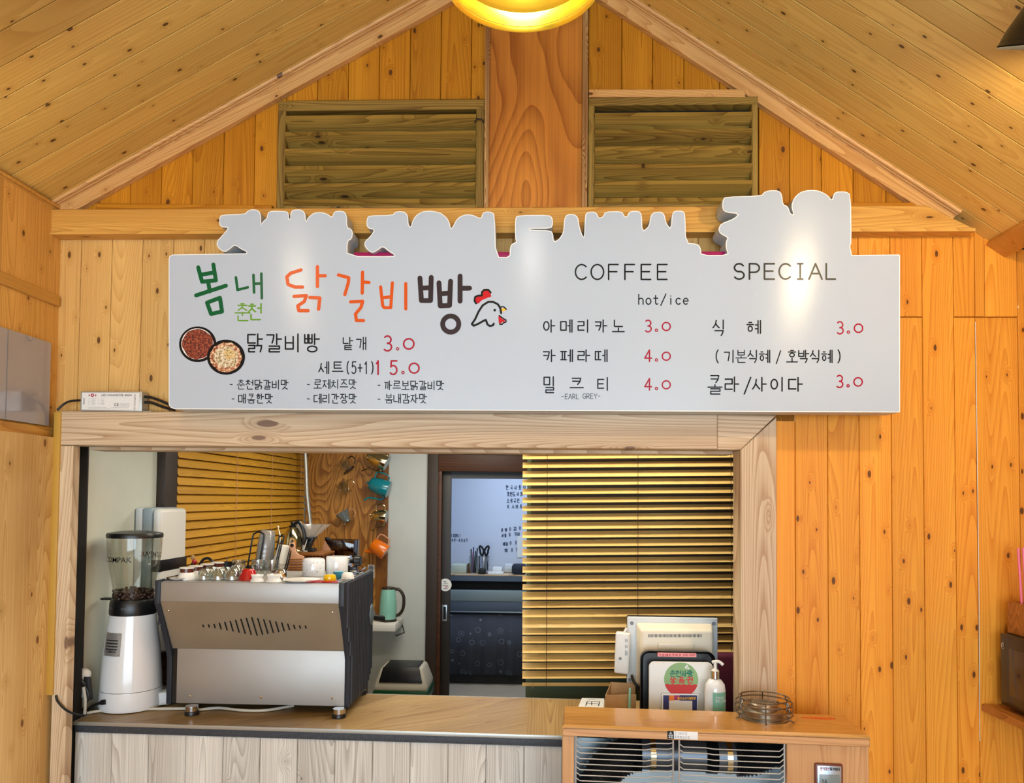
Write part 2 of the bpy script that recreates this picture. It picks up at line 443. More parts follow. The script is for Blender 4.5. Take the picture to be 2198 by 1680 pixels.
M['hopper'] = clear('smoky_hopper', (238,238,232), 0.06, 0.05)
M['acryl'] = clear('frosted_acrylic', (214,214,226), 0.08, 0.12, body=0.62, bodycol=(196,194,206))
M['pcup'] = clear('clear_plastic_cups', (226,228,228), 0.1, 0.2, body=0.22, bodycol=(225,225,225))
M['bag'] = clear('clear_wrapping', (235,235,232), 0.2, 0.15, body=0.45, bodycol=(225,222,214))
M['greenbag'] = pm('green_bin_bag', (16,66,34), 0.35)
M['duct'] = pm('black_duct', (24,25,27), 0.4)
M['wire'] = pm('chromed_wire', (196,198,198), 0.35, metal=0.55)
M['wired'] = pm('dark_steel_wire', (132,122,108), 0.35, metal=0.9)
M['burn'] = pm('burnt_steel', (170,158,140), 0.35, metal=0.9, noise=0.2)
M['lcd'] = pm('lcd_grey', (122,134,134), 0.25)
M['ink'] = pm('black_ink', (12,12,14), 0.3, spec=0.22)
M['inkred'] = pm('crimson_ink', (166,6,44), 0.3, spec=0.25)
M['inkgreen'] = pm('green_ink', (0,92,50), 0.3, spec=0.25)
M['inklime'] = pm('lime_ink', (100,154,34), 0.3, spec=0.25)
M['inkorange'] = pm('orange_ink', (216,84,12), 0.3, spec=0.25)
M['inkbrown'] = pm('brown_ink', (50,38,42), 0.3, spec=0.25)
M['inkchick'] = pm('scarlet_ink', (200,22,34), 0.3, spec=0.25)
M['inkyellow'] = pm('yellow_ink', (246,190,30), 0.3)
M['inkmark'] = pm('blue_marker_ink', (40,60,92), 0.5)
M['inkgrey'] = pm('grey_ink', (120,124,132), 0.5)
M['label'] = pm('white_label', (234,234,232), 0.4)
M['pink'] = pm('pink_wrapper', (240,120,150), 0.4)
M['pinkt'] = pm('pink_tape', (240,160,160), 0.6)
M['redt'] = pm('brown_red_frame', (110,48,34), 0.45)
M['stgreen'] = pm('sticker_green', (140,178,120), 0.45)
M['stred'] = pm('sticker_red', (206,50,44), 0.45)
M['stnavy'] = pm('card_navy', (52,52,110), 0.45)
M['storange'] = pm('card_orange', (240,130,40), 0.45)
M['stpurple'] = pm('card_magenta', (170,50,110), 0.45)
M['soaplab'] = pm('soap_label_green', (128,188,166), 0.45)
M['bean'] = pm('roasted_bean', (52,32,22), 0.4)
M['floor'] = pm('beige_floor', (190,176,156), 0.5, noise=0.08, nscale=5)
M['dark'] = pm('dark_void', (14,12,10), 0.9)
M['bulb'] = pm('lamp_bulb', (255,240,210), 0.4, emit=(255,226,170), es=5.0)
M['stonegrey'] = pm('store_shelf_grey', (86,100,116), 0.6)
M['foodred'] = None
# ------------------------------------------------------------------ room shell
NF = Vector((0, -1, 0))
ZU = Vector((0, 0, 1))
xl = P(119, 520, 0).x
L0 = P(119, 452, 0)
AP = P(1146.5, -118, 0)
R0 = P(2134, 524, 0)
sL = (AP.z - L0.z) / (AP.x - L0.x)
sR = (AP.z - R0.z) / (AP.x - R0.x)
def zroof(x):
    return L0.z + (x - L0.x) * sL if x < AP.x else AP.z + (x - AP.x) * sR
zBeamT, zBeamB = P(1100, 444, -0.06).z, P(1100, 494, -0.06).z
zHdT, zHdB = P(900, 886, -0.06).z, P(900, 960, -0.06).z
zC = 0.893                                        # counter height
xWL, xWR = P(150, 1200, -0.06).x, P(1590, 1200, -0.06).x
XR = 2.75                                         # right wall of the cafe
struct('floor', MB().box((-2.2, -6.2, -0.1), (XR + .1, 5.2, 0)), M['floor'], 'plain beige floor running through the cafe', 'floor')
# gable wall with the serving opening
mb = MB()
mb.box((xl - .12, .03, zHdB + .02), (xWR + .02, .10, zBeamT))
mb.prism([(L0.x - .05, .03, zBeamT), (P(2060, 444, 0).x, .03, zBeamT), (AP.x, .03, AP.z)], (0, .07, 0))
wall_back = struct('wall_back', mb, M['dark'], 'pine clad gable wall with the wide serving opening', 'wall')
struct('wall_back_left', MB().box((xl - .12, .03, 0), (P(147, 1553, 0).x - .012, .10, zHdB + .019)), M['dark'], 'narrow strip of wall left of the opening', 'wall')
wall_right_part = struct('wall_back_right', MB().box((xWR + .02, .03, 0), (XR + .1, .10, zBeamT - .1)), M['dark'], 'pine clad wall right of the serving opening', 'wall')
def vboard(name, parent, mat, x0, x1, zl, zt0, zt1, y=0.0, th=0.022, ch=0.0022):
    return board(name, parent, mat, (x0, y, zl), ZU, (-1, 0, 0), [(0, -.0009), (zt0 - zl, -.0009), (zt1 - zl, -(x1 - x0) + .0009), (0, -(x1 - x0) + .0009)], th, ch)
def xs(pxs, py):
    return [P(p, py, 0).x for p in pxs]
# gable boards
gx = xs([150 + 66.2 * i for i in range(13)] + [1010, 1045], 300) + xs([1262, 1334, 1400, 1468, 1545, 1629, 1695, 1763, 1831, 1901, 1968, 2035], 300)
lvL = (P(592, 300, 0).x, P(1040, 300, 0).x); lvR = (P(1262, 300, 0).x, P(1626, 300, 0).x)
zLT, zLB = P(800, 214, 0).z, P(800, 446, 0).z
zRT = P(1450, 206, 0).z
for a, b in zip(gx[:-1], gx[1:]):
    mid = (a + b) / 2
    if P(1041, 300, 0).x < mid < P(1261, 300, 0).x: continue
    zl = zBeamT
    if lvL[0] + .02 < mid < lvL[1]: zl = zLT
    if lvR[0] < mid < lvR[1] - .02: zl = zRT
    za, zb = zroof(a), zroof(b)
    if max(za, zb) < zl + .01: continue
    vboard('gable_board', wall_back, M['gable'], a, b, zl, max(za, zl + .003), max(zb, zl + .003))
# boards over the opening, behind the sign
ux = xs([121, 172, 238, 304, 370] + [370 + 66.4 * i for i in range(1, 19)] + [1640, 1707], 620)
for a, b in zip(ux[:-1], ux[1:]):
    vboard('wall_board', wall_back, M['wallu'], a, b, zHdT - .02, zBeamB + .02, zBeamB + .02)
# boards right of the opening, some pieced above and below a butt joint
zJ = P(2050, 680, 0).z
rx = [1648, 1707, 1777, 1845, 1914, 1983, 2051, 2097, 2189, 2262, 2335, 2410, 2485]
rx = xs(rx, 1000)
def ztop(x): return min(zBeamB + .02, zroof(x) - .0) if x < R0.x else R0.z - .02
for i, (a, b) in enumerate(zip(rx[:-1], rx[1:])):
    ta, tb = ztop(a), ztop(b)
    if i in (4, 6, 7):
        if i != 7: vboard('wall_board', wall_right_part, M['wallw'], a, b, zJ + .0015, ta, tb)
        vboard('wall_board', wall_right_part, M['wallw'], a, b, 0, zJ - .0015, zJ - .0015)
        if i == 7:
            q = P(2114, 600, 0).x
            vboard('wall_board', wall_right_part, M['wallw'], a, q, zJ + .0015, ta, ztop(q)); vboard('wall_board', wall_right_part, M['wallw'], q, b, zJ + .0015, ztop(q), tb)
    else:
        vboard('wall_board', wall_right_part, M['wallw'], a, b, 0, ta, tb)
# pale gap filler between two right boards
xg = rx[7]
MB().tube([(xg, -.0005, zJ - .02), (xg + .002, -.0005, 1.5), (xg - .001, -.0005, .9)], .0014, 5).build('white_filler', M['porc'], wall_right_part)

# ceiling: two pitched slopes clad with boards that run from eave to ridge
dL = Vector((1, 0, sL)).normalized(); dR = Vector((-1, 0, -sR)).normalized()
nL = Vector((0, 1, 0)).cross(dL)
if nL.z > 0: nL = -nL
nR = Vector((0, 1, 0)).cross(dR)
if nR.z > 0: nR = -nR
LL = (AP - L0).length + .02; LR = (AP - R0).length + .02
mb = MB()
for o, d, n, Ln in ((L0, dL, nL, LL), (R0, dR, nR, LR)):
    a = o - n * .022 - d * .05
    mb.prism([a, a + d * (Ln + .05), a + d * (Ln + .05) - n * .08, a - n * .08], (0, -6.1, 0))
ceiling = struct('ceiling', mb, M['ceil'], 'pitched pine ceiling of narrow knotty boards', 'ceiling')
bw = 0.108
for k in range(28):
    y = .028 - bw * k
    board('ceiling_board', ceiling, M['ceil'], L0 + Vector((0, y, 0)), dL, nL.cross(dL), [(0, 0), (LL, 0), (LL, bw - .0038), (0, bw - .0038)] if nL.cross(dL).y < 0 else [(0, 0), (LL, 0), (LL, .0038 - bw), (0, .0038 - bw)], .02, .001)
    board('ceiling_board', ceiling, M['ceil'], R0 + Vector((0, y, 0)), dR, nR.cross(dR), [(0, 0), (LR, 0), (LR, bw - .0038), (0, bw - .0038)] if nR.cross(dR).y < 0 else [(0, 0), (LR, 0), (LR, .0038 - bw), (0, .0038 - bw)], .02, .001)

# beam over the wall
xb0, xb1 = xl + .001, P(2092, 490, -.06).x
xb2 = P(1990, 440, -.06).x
ob = board('trim_1', None, M['beam'], (xb0, -.06, zBeamB), (1, 0, 0), ZU, [(0, 0), (xb1 - xb0, 0), (xb2 - xb0, zBeamT - zBeamB), (0, zBeamT - zBeamB)], .058, .004)
tag(ob, 'long horizontal pine beam across the gable wall', 'beam', kind='structure')
ob = plank('trim_2', None, M['gable'], P(205, 444, -.03) + Vector((0, 0, .004)), (lvL[0], -.03, zBeamT + .012), .024, NF, .03, .003)
tag(ob, 'thin strip on the beam, left of the vents', 'trim', kind='structure')
ob = plank('trim_3', None, M['gable'], (lvR[1], -.03, zBeamT + .012), (P(1960, 440, 0).x, -.03, zBeamT + .012), .024, NF, .03, .003)
tag(ob, 'thin strip on the beam, right of the vents', 'trim', kind='structure')
# a thin ledge below the beam
mb = MB().box((xb0, -.066, zBeamB - .012), (xb1, -.001, zBeamB))
struct('trim_4', mb, M['beam'], 'dark lower lip of the long horizontal beam', 'trim')
# rake boards and reeded mouldings
def rake(o, d, n, Ln, nm, lab, s0=.03):
    q = n * .034
    a = o + d * s0 + q; b = o + d * (Ln - .02) + q
    t = plank(nm, None, M['rake'], Vector((a.x, -.032, a.z)), Vector((b.x, -.032, b.z)), .046, NF, .03, .003)
    tag(t, lab, 'trim', kind='structure')
    mb = MB()
    for j in range(3):
        e = n * (.006 + .0)
        yy = -.030 - .016 * j
        a = o + d * s0 + n * .004; b = o + d * Ln + n * .004
        mb.tube([(a.x, yy, a.z), (b.x, yy, b.z)], .008, 8)
    return mb
mbl = rake(L0, dL, nL, LL, 'trim_5', 'pale rake board along the left roof slope')
mbr = rake(R0, dR, nR, LR - .0, 'trim_6', 'pale rake board along the right roof slope', .19)
struct('trim_7', mbl, M['rake'], 'reeded moulding under the left roof slope', 'trim')
struct('trim_8', mbr, M['rake'], 'reeded moulding under the right roof slope', 'trim')

# plywood pilaster in the middle of the gable
xa, xb = P(1048, 300, -.03).x, P(1252, 300, -.03).x
ob = board('trim_9', None, M['ply'], (xa, -.03, zBeamT + .001), ZU, (-1, 0, 0), [(0, 0), (AP.z - .05 - zBeamT, 0), (AP.z - .07 - zBeamT, -(xb - xa)), (0, -(xb - xa))], .03, .002)
tag(ob, 'knotty plywood panel in the centre of the gable', 'panel', kind='structure')
OFF[ob.name] = Vector((xa, -.03, zBeamT + .001))
for nm, px0, px1, lab in (('trim_10', 1039, 1050, 'layered plywood edge strip left of the gable panel'), ('trim_11', 1249, 1262, 'layered plywood edge strip right of the gable panel')):
    x0, x1 = P(px0, 300, -.05).x, P(px1, 300, -.05).x
    t = vboard(nm, None, M['plyedge'], x0, x1, zBeamT + .001, min(zroof(x0), zroof(x1)) - .03, min(zroof(x0), zroof(x1)) - .03, -.05, .05, .001)
    tag(t, lab, 'trim', kind='structure')
# short pale ledge over the right vent
ob = plank('trim_12', None, M['rake'], P(1264, 199, -.05), P(1600, 199, -.05), .03, NF, .05, .003)
tag(ob, 'short pale ledge above the right vent', 'trim', kind='structure')

def louver(lab, px0, px1, py0, py1, fw, edges):
    Y = -.045
    a = P(px0, py1, Y); b = P(px1, py0, Y)
    t = thing('louver_vent', lab, 'vent', ((a.x + b.x) / 2, Y, a.z), group='timber louver vents in the gable')
    w = (fw) / ppm(Y)
    plank('frame_rail', t, M['louver'], (a.x, Y, b.z - w / 2), (b.x, Y, b.z - w / 2), w, NF, .07, .003)
    plank('frame_rail', t, M['louver'], (a.x, Y, a.z + w / 4), (b.x, Y, a.z + w / 4), w / 2, NF, .07, .002)
    plank('frame_stile', t, M['louver'], (a.x + w * .4, Y - .002, a.z), (a.x + w * .4, Y - .002, b.z - w), w * .8, NF, .07, .003)
    plank('frame_stile', t, M['louver'], (b.x - w * .4, Y - .002, a.z), (b.x - w * .4, Y - .002, b.z - w), w * .8, NF, .07, .003)
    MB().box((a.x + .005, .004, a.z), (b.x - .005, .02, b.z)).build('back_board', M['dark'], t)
    for py in edges:
        c = P(800, py, -.04)
        # slat runs back and down from its front edge
        dirv = Vector((0, .90, -.43)); nn = Vector((1, 0, 0)).cross(dirv)
        x0, x1 = a.x + w * .8, b.x - w * .8
        s = board('slat', t, M['louver'], (x0, -.034, c.z - .02), (1, 0, 0), dirv, [(0, -.014), (x1 - x0, -.014), (x1 - x0, .05), (0, .05)], .024, .003)
    return t
louver('treated timber louver vent left of the plywood panel', 593, 1040, 212, 448, 22, [240, 275, 311, 348, 385, 420])
louver('treated timber louver vent right of the plywood panel', 1262, 1627, 206, 446, 17, [240, 275, 311, 348, 384, 420])
mb = MB(); c = P(1030, 262, -.055)
single('black_hook', mb.tube([c + Vector((-.02, 0, 0)), c + Vector((-.01, -.012, .006)), c + Vector((.008, -.014, .004)), c + Vector((.016, -.004, -.004))], .003, 6), M['blackm'],
       'tiny black hook on the left vent frame', 'hook', c)

# left wall
wl = struct('wall_left', MB().box((xl - .12, -6.1, 0), (xl - .022, .03, L0.z - .02)), M['dark'], 'pine clad side wall on the left', 'wall')
zR1a, zR1b = P(125, 660, 0).z, P(125, 637, 0).z
zR2a, zR2b = P(112, 941, 0).z, P(112, 918, 0).z
k = 0; y = 0.0
while y > -2.6:
    w = (.085, .125, .12)[k % 3]
    board('side_board', wl, M['sidew'], (xl, y, zR2b), ZU, (0, 1, 0), [(0, 0), (L0.z - zR2b, 0), (L0.z - zR2b, -w), (0, -w)], .022, .004)
    y -= w; k += 1
y = PXp(111, 1200, xl + .02).y
k = 0
yb = [y, PXp(57, 1200, xl + .02).y]
while yb[-1] > -2.5: yb.append(yb[-1] - .22)
for a, b in zip(yb[:-1], yb[1:]):
    board('lower_board', wl, M['lowerw'], (xl + .02, a, 0), ZU, (0, 1, 0), [(0, 0), (zR2a, 0), (zR2a, b - a), (0, b - a)], .04, .005)
for nm, za, zb, pr, lab in (('trim_13', zR1a, zR1b, .035, 'upper horizontal rail on the left wall'), ('trim_14', zR2a, zR2b, .03, 'lower horizontal rail on the left wall')):
    t = plank(nm, None, M['beam'], (xl + pr, -.012, (za + zb) / 2), (xl + pr, -3, (za + zb) / 2), zb - za, (1, 0, 0), pr + .0, .004)
    tag(t, lab, 'trim', kind='structure')
mb = MB()
for j in range(3):
    mb.tube([(xl + .008 + .012 * j, .0, L0.z - .012 + .006 * j), (xl + .008 + .012 * j, -4, L0.z - .012 + .006 * j)], .007, 8)
struct('trim_15', mb, M['beam'], 'reeded moulding where the left wall meets the ceiling', 'trim')

# right: eave beam and the lower bay behind it, front wall with glazing behind the camera
e = R0 + Vector((.015, 0, -.012))
t = MB().obox((e.x + .0, -2.0, e.z), dR * .045, (0, 2.0, 0), nR * .02).build('trim_16', M['beam'], None, bevel=.004)
tag(t, 'sloping eave timber at the right end of the ceiling', 'beam', kind='structure')
struct('ceiling_bay', MB().box((R0.x - .01, -6.1, R0.z + .03), (XR + .1, .03, R0.z + .1)), M['gable'], 'low flat ceiling of the bay on the right', 'ceiling')
struct('wall_right', MB().box((XR, -6.1, 0), (XR + .1, .03, R0.z + .03)), M['wallw'], 'pine wall of the bay on the right', 'wall')
mb = MB()
mb.box((-2.2, -6.2, 0), (-2.0, -6.1, 3.9)); mb.box((2.3, -6.2, 0), (XR + .1, -6.1, 2.7))
mb.prism([(-2.0, -6.2, 2.75), (2.3, -6.2, 2.75), (1.75, -6.2, 2.95), (AP.x, -6.2, AP.z), (-1.8, -6.2, 2.95)], (0, .1, 0))
struct('wall_front', mb, M['wallw'], 'front wall of the cafe with its wide glazed opening', 'wall')

# serving opening: pale timber surround
Yh = -.06
pa, pb = P(127, 920, Yh), P(1540, 920, Yh)
t = thing('serving_frame', 'pale knotty timber frame around the serving opening', 'frame', ((xWL + xWR) / 2, Yh, 0))
t['kind'] = 'structure'
hw = zHdT - zHdB; hz = (zHdT + zHdB) / 2
board('header_board', t, M['pale'], (pa.x, Yh, zHdB), (1, 0, 0), ZU, [(0, 0), (pb.x - pa.x, 0), (pb.x - pa.x, hw), (0, hw)], .1, .003)
xq = P(1667, 900, Yh).x
board('header_board', t, M['pale'], (pb.x + .001, Yh, zHdB), (1, 0, 0), ZU, [(0, 0), (xWR - pb.x, 0), (xq - pb.x - .003, hw - .004), (xq - pb.x - .003, hw), (0, hw)], .1, .003)
board('post', t, M['pale'], (xWR, Yh, 0), ZU, (-1, 0, 0), [(0, 0), (zHdB - .002, 0), (zHdT - .008, -(xq - xWR)), (0, -(xq - xWR))], .11, .003)
board('post', t, M['pale'], (pa.x, Yh, 0), ZU, (-1, 0, 0), [(0, 0), (zHdB - .002, 0), (zHdB - .002, -(xWL - pa.x)), (0, -(xWL - pa.x))], .045, .003)
# lining behind the posts and header
MB().box((xWL, .05, zHdB - .012), (xWR, .16, zHdB + .02)).build('header_lining', M['pale'], t, bevel=.003)
# conduit
c0, c1 = P(111, 1200, -.055).x, P(126, 1200, -.055).x
single('cable_conduit', MB().box((c0, -.068, P(118, 1491, -.06).z), (c1 - .001, -.02, P(118, 884, -.06).z)), M['conduit'], 'mustard yellow cable conduit beside the left post', 'conduit', (c0, -.055, P(118, 1491, -.06).z), bevel=.003)

# ------------------------------------------------------------------ kitchen shell
KX = -1.905; KY = 3.05
mb = MB().box((KX - .1, .10, 0), (KX, .80, 2.6)); mb.box((KX - .1, KY - .1, 0), (KX, KY + .1, 2.6)); mb.box((KX - .1, .8, 0), (KX, KY, .9)); mb.box((KX - .1, .8, 2.3), (KX, KY, 2.6))
struct('wall_kitchen_left', mb, M['wallwhite'], 'off white kitchen side wall behind the grinder', 'wall')
dx0 = P(946, 1200, KY).x; dx1 = dx0 + 1.0; dzt = P(1030, 1012, KY).z
mb = MB().box((KX, KY, 0), (dx0, KY + .1, 2.6)); mb.box((dx1, KY, 0), (2.5, KY + .1, 2.6)); mb.box((dx0, KY, dzt), (dx1, KY + .1, 2.6))
struct('wall_kitchen_back', mb, M['wallgrey'], 'pale grey kitchen back wall beside the door', 'wall')
struct('ceiling_kitchen', MB().box((KX - .1, .1, 2.6), (2.6, 5.1, 2.7)), M['wallwhite'], 'plain white kitchen ceiling', 'ceiling')
px_ = P(1128, 1480, .88)
mb = MB().box((px_.x, .88, 0), (2.5, .96, 2.6))
struct('wall_partition', mb, M['green'], 'sage green partition behind the large wooden blind', 'wall')
struct('wall_kitchen_right', MB().box((2.5, .1, 0), (2.6, 5.1, 2.6)), M['wallwhite'], 'white kitchen wall hidden on the right', 'wall')
# window frame post and dark edge strip on the left kitchen wall
y0, y1 = PXp(349, 1000, KX + .03).y, PXp(376, 1000, KX + .03).y
struct('trim_17', MB().box((KX, y0, .9), (KX + .045, y1, 2.4)), M['dkpost'], 'dark brown window post beside the amber blind', 'trim', bevel=.004)
struct('trim_18', MB().box((KX - .02, .101, 0.9), (KX + .012, .165, 2.4)), M['dkpost'], 'dark brown strip inside the left edge of the opening', 'trim', bevel=.003)
struct('window_1', MB().box((KX - .06, y1, .9), (KX - .05, KY - .1, 2.3)), pm('window_pane_grey', (150,160,170), .1), 'kitchen window pane behind the amber blind', 'window')
# door to the store room
fy = KY - .03
mb = MB().box((P(915, 1200, fy).x, fy, 0), (P(941, 1200, fy).x, KY + .0, 2.5))
struct('trim_19', mb, M['dkpost'], 'tall dark brown door post by the pale wall', 'trim', bevel=.004)
dr = tag(MB().box((P(940, 1100, fy).x + .001, fy - .01, 0), (P(948, 1100, fy).x, KY + .1, dzt)).build('door_1', M['dkwood'], None, bevel=.003), 'brown timber frame of the store room doorway', 'door', kind='structure')
MB().box((P(940, 1100, fy).x, fy - .015, dzt), (dx1 + .05, KY - .001, P(1030, 976, fy).z)).build('door_header', M['dkwood'], dr, bevel=.003)
MB().box((P(938, 1100, fy).x, fy - .005, P(1030, 974, fy).z), (dx1 + .05, KY - .001, 2.5)).build('door_head_panel', M['dkpost'], dr)
struct('wall_store', MB().box((-1.2, 4.95, 0), (1.6, 5.05, 2.6)).box((-1.3, KY + .12, 0), (-1.2, 5.05, 2.6)).box((1.6, KY + .12, 0), (1.7, 5.05, 2.6)), M['store'], 'bluish whiteboard wall of the store room', 'wall')
# ------------------------------------------------------------------ stroke lettering (Hangul and Latin)
def circ(cx, cy, r, ry=None, n=18):
    ry = ry or r
    return [(cx + r*math.cos(2*math.pi*i/n + .3), cy + ry*math.sin(2*math.pi*i/n + .3)) for i in range(n + 1)]
J = {
 'ㄱ': [[(0,.97),(.95,.97),(.88,.5),(.72,0)]], 'ㄴ': [[(0,1),(0,.05),(.08,0),(1,0)]], 'ㄷ': [[(1,1),(0,1),(0,0),(1,0)]],
 'ㄹ': [[(0,1),(1,1),(1,.53),(0,.53),(0,0),(1,0)]], 'ㅁ': [[(0,1),(1,1),(1,0),(0,0),(0,1)]],
 'ㅂ': [[(0,1),(0,0),(1,0),(1,1)],[(0,.5),(1,.5)]], 'ㅅ': [[(.52,1),(.45,.6),(.25,.25),(0,0)],[(.45,.55),(.7,.25),(1,0)]],
 'ㅇ': [circ(.5,.5,.46,.5)], 'ㅈ': [[(0,1),(1,1)],[(.55,1),(.45,.55),(.25,.22),(0,0)],[(.45,.5),(.7,.22),(1,0)]],
 'ㅊ': [[(.32,1),(.68,1)],[(0,.76),(1,.76)],[(.52,.76),(.42,.4),(0,0)],[(.45,.4),(1,0)]],
 'ㅋ': [[(0,.97),(.95,.97),(.85,.4),(.6,0)],[(.05,.52),(.86,.5)]], 'ㅌ': [[(1,1),(0,1),(0,0),(1,0)],[(0,.5),(.9,.5)]],
 'ㅍ': [[(0,1),(1,1)],[(0,0),(1,0)],[(.28,1),(.3,0)],[(.72,1),(.7,0)]], 'ㅎ': [[(.3,1),(.7,1)],[(0,.76),(1,.76)],circ(.5,.29,.32,.29)],
}
def two(j):
    return [[(x*.42, y) for x, y in s] for s in J[j]] + [[(.56 + x*.42, y) for x, y in s] for s in J[j]]
for a_, b_ in (('ㄲ','ㄱ'),('ㄸ','ㄷ'),('ㅃ','ㅂ'),('ㅆ','ㅅ'),('ㅉ','ㅈ')): J[a_] = two(b_)
LEAD = 'ㄱㄲㄴㄷㄸㄹㅁㅂㅃㅅㅆㅇㅈㅉㅊㅋㅌㅍㅎ'
VOW = 'ㅏㅐㅑㅒㅓㅔㅕㅖㅗㅘㅙㅚㅛㅜㅝㅞㅟㅠㅡㅢㅣ'
TAIL = [None,'ㄱ','ㄲ',None,'ㄴ',None,None,'ㄷ','ㄹ','ㄺ',None,None,None,None,None,None,'ㅁ','ㅂ',None,'ㅅ','ㅆ','ㅇ','ㅈ','ㅊ','ㅋ','ㅌ','ㅍ','ㅎ']
VV = {'ㅏ': [[(0,1),(0,0)],[(0,.52),(1,.52)]], 'ㅑ': [[(0,1),(0,0)],[(0,.68),(1,.68)],[(0,.36),(1,.36)]],
 'ㅓ': [[(.8,1),(.8,0)],[(0,.52),(.8,.52)]], 'ㅕ': [[(.8,1),(.8,0)],[(0,.66),(.8,.66)],[(0,.36),(.8,.36)]], 'ㅣ': [[(.5,1),(.5,0)]],
 'ㅐ': [[(0,1),(0,0)],[(.8,1),(.8,0)],[(0,.52),(.8,.52)]], 'ㅔ': [[(.42,1),(.42,0)],[(1,1),(1,0)],[(-.2,.52),(.42,.52)]],
 'ㅖ': [[(.42,1),(.42,0)],[(1,1),(1,0)],[(-.2,.66),(.42,.66)],[(-.2,.36),(.42,.36)]]}
HV = {'ㅗ': [[(0,0),(1,0)],[(.5,0),(.5,1)]], 'ㅛ': [[(0,0),(1,0)],[(.3,0),(.3,1)],[(.7,0),(.7,1)]], 'ㅜ': [[(0,1),(1,1)],[(.5,1),(.5,0)]], 'ㅡ': [[(0,.5),(1,.5)]], 'ㅠ': [[(0,1),(1,1)],[(.3,1),(.3,0)],[(.7,1),(.7,0)]]}
MIX = {'ㅝ': ('ㅜ','ㅓ'), 'ㅚ': ('ㅗ','ㅣ'), 'ㅟ': ('ㅜ','ㅣ'), 'ㅘ': ('ㅗ','ㅏ'), 'ㅢ': ('ㅡ','ㅣ')}
def fit(ss, x0, y0, x1, y1):
    return [[(x0 + x*(x1-x0), y0 + y*(y1-y0)) for x, y in s] for s in ss]
def hangul(ch):
    c = ord(ch) - 0xAC00; l, v, t = LEAD[c // 588], VOW[c % 588 // 28], TAIL[c % 28]
    o = []
    if v in VV:
        dbl = v in 'ㅐㅔㅖ'
        xr = .48 if dbl else .52
        if t:
            o += fit(J[l], .04, .50, xr, .97); o += fit(VV[v], .68, .42, .98, 1.0)
        else:
            o += fit(J[l], .02, .16, xr, .86); o += fit(VV[v], .68, .0, .98, 1.0)
    elif v in HV:
        if t:
            o += fit(J[l], .2, .61, .8, 1.0); yy = (.37, .50) if v != 'ㅜ' else (.31, .46)
            o += fit(HV[v], .0, yy[0], 1.0, yy[1])
        else:
            o += fit(J[l], .16, .46, .84, .98); o += fit(HV[v], .0, .04, 1.0, .34)
    else:
        h, k = MIX[v]
        b = .38 if t else .1
        o += fit(J[l], .1, b + .3, .55, 1.0); o += fit(HV[h], .0, b - .02, .66, b + .2); o += fit(VV[k], .70, b - .06, .95, 1.0)
    if t:
        if t == 'ㄺ':
            o += fit(J['ㄹ'], .1, .0, .48, .36); o += fit(J['ㄱ'], .58, .0, .95, .36)
        else:
            o += fit(J[t], .2, .0, .86, .28 if v in HV else .32)
    return o
def arc(cx, cy, rx, ry, a0, a1, n=12):
    return [(cx + rx*math.cos(math.radians(a0 + (a1-a0)*i/n)), cy + ry*math.sin(math.radians(a0 + (a1-a0)*i/n))) for i in range(n + 1)]
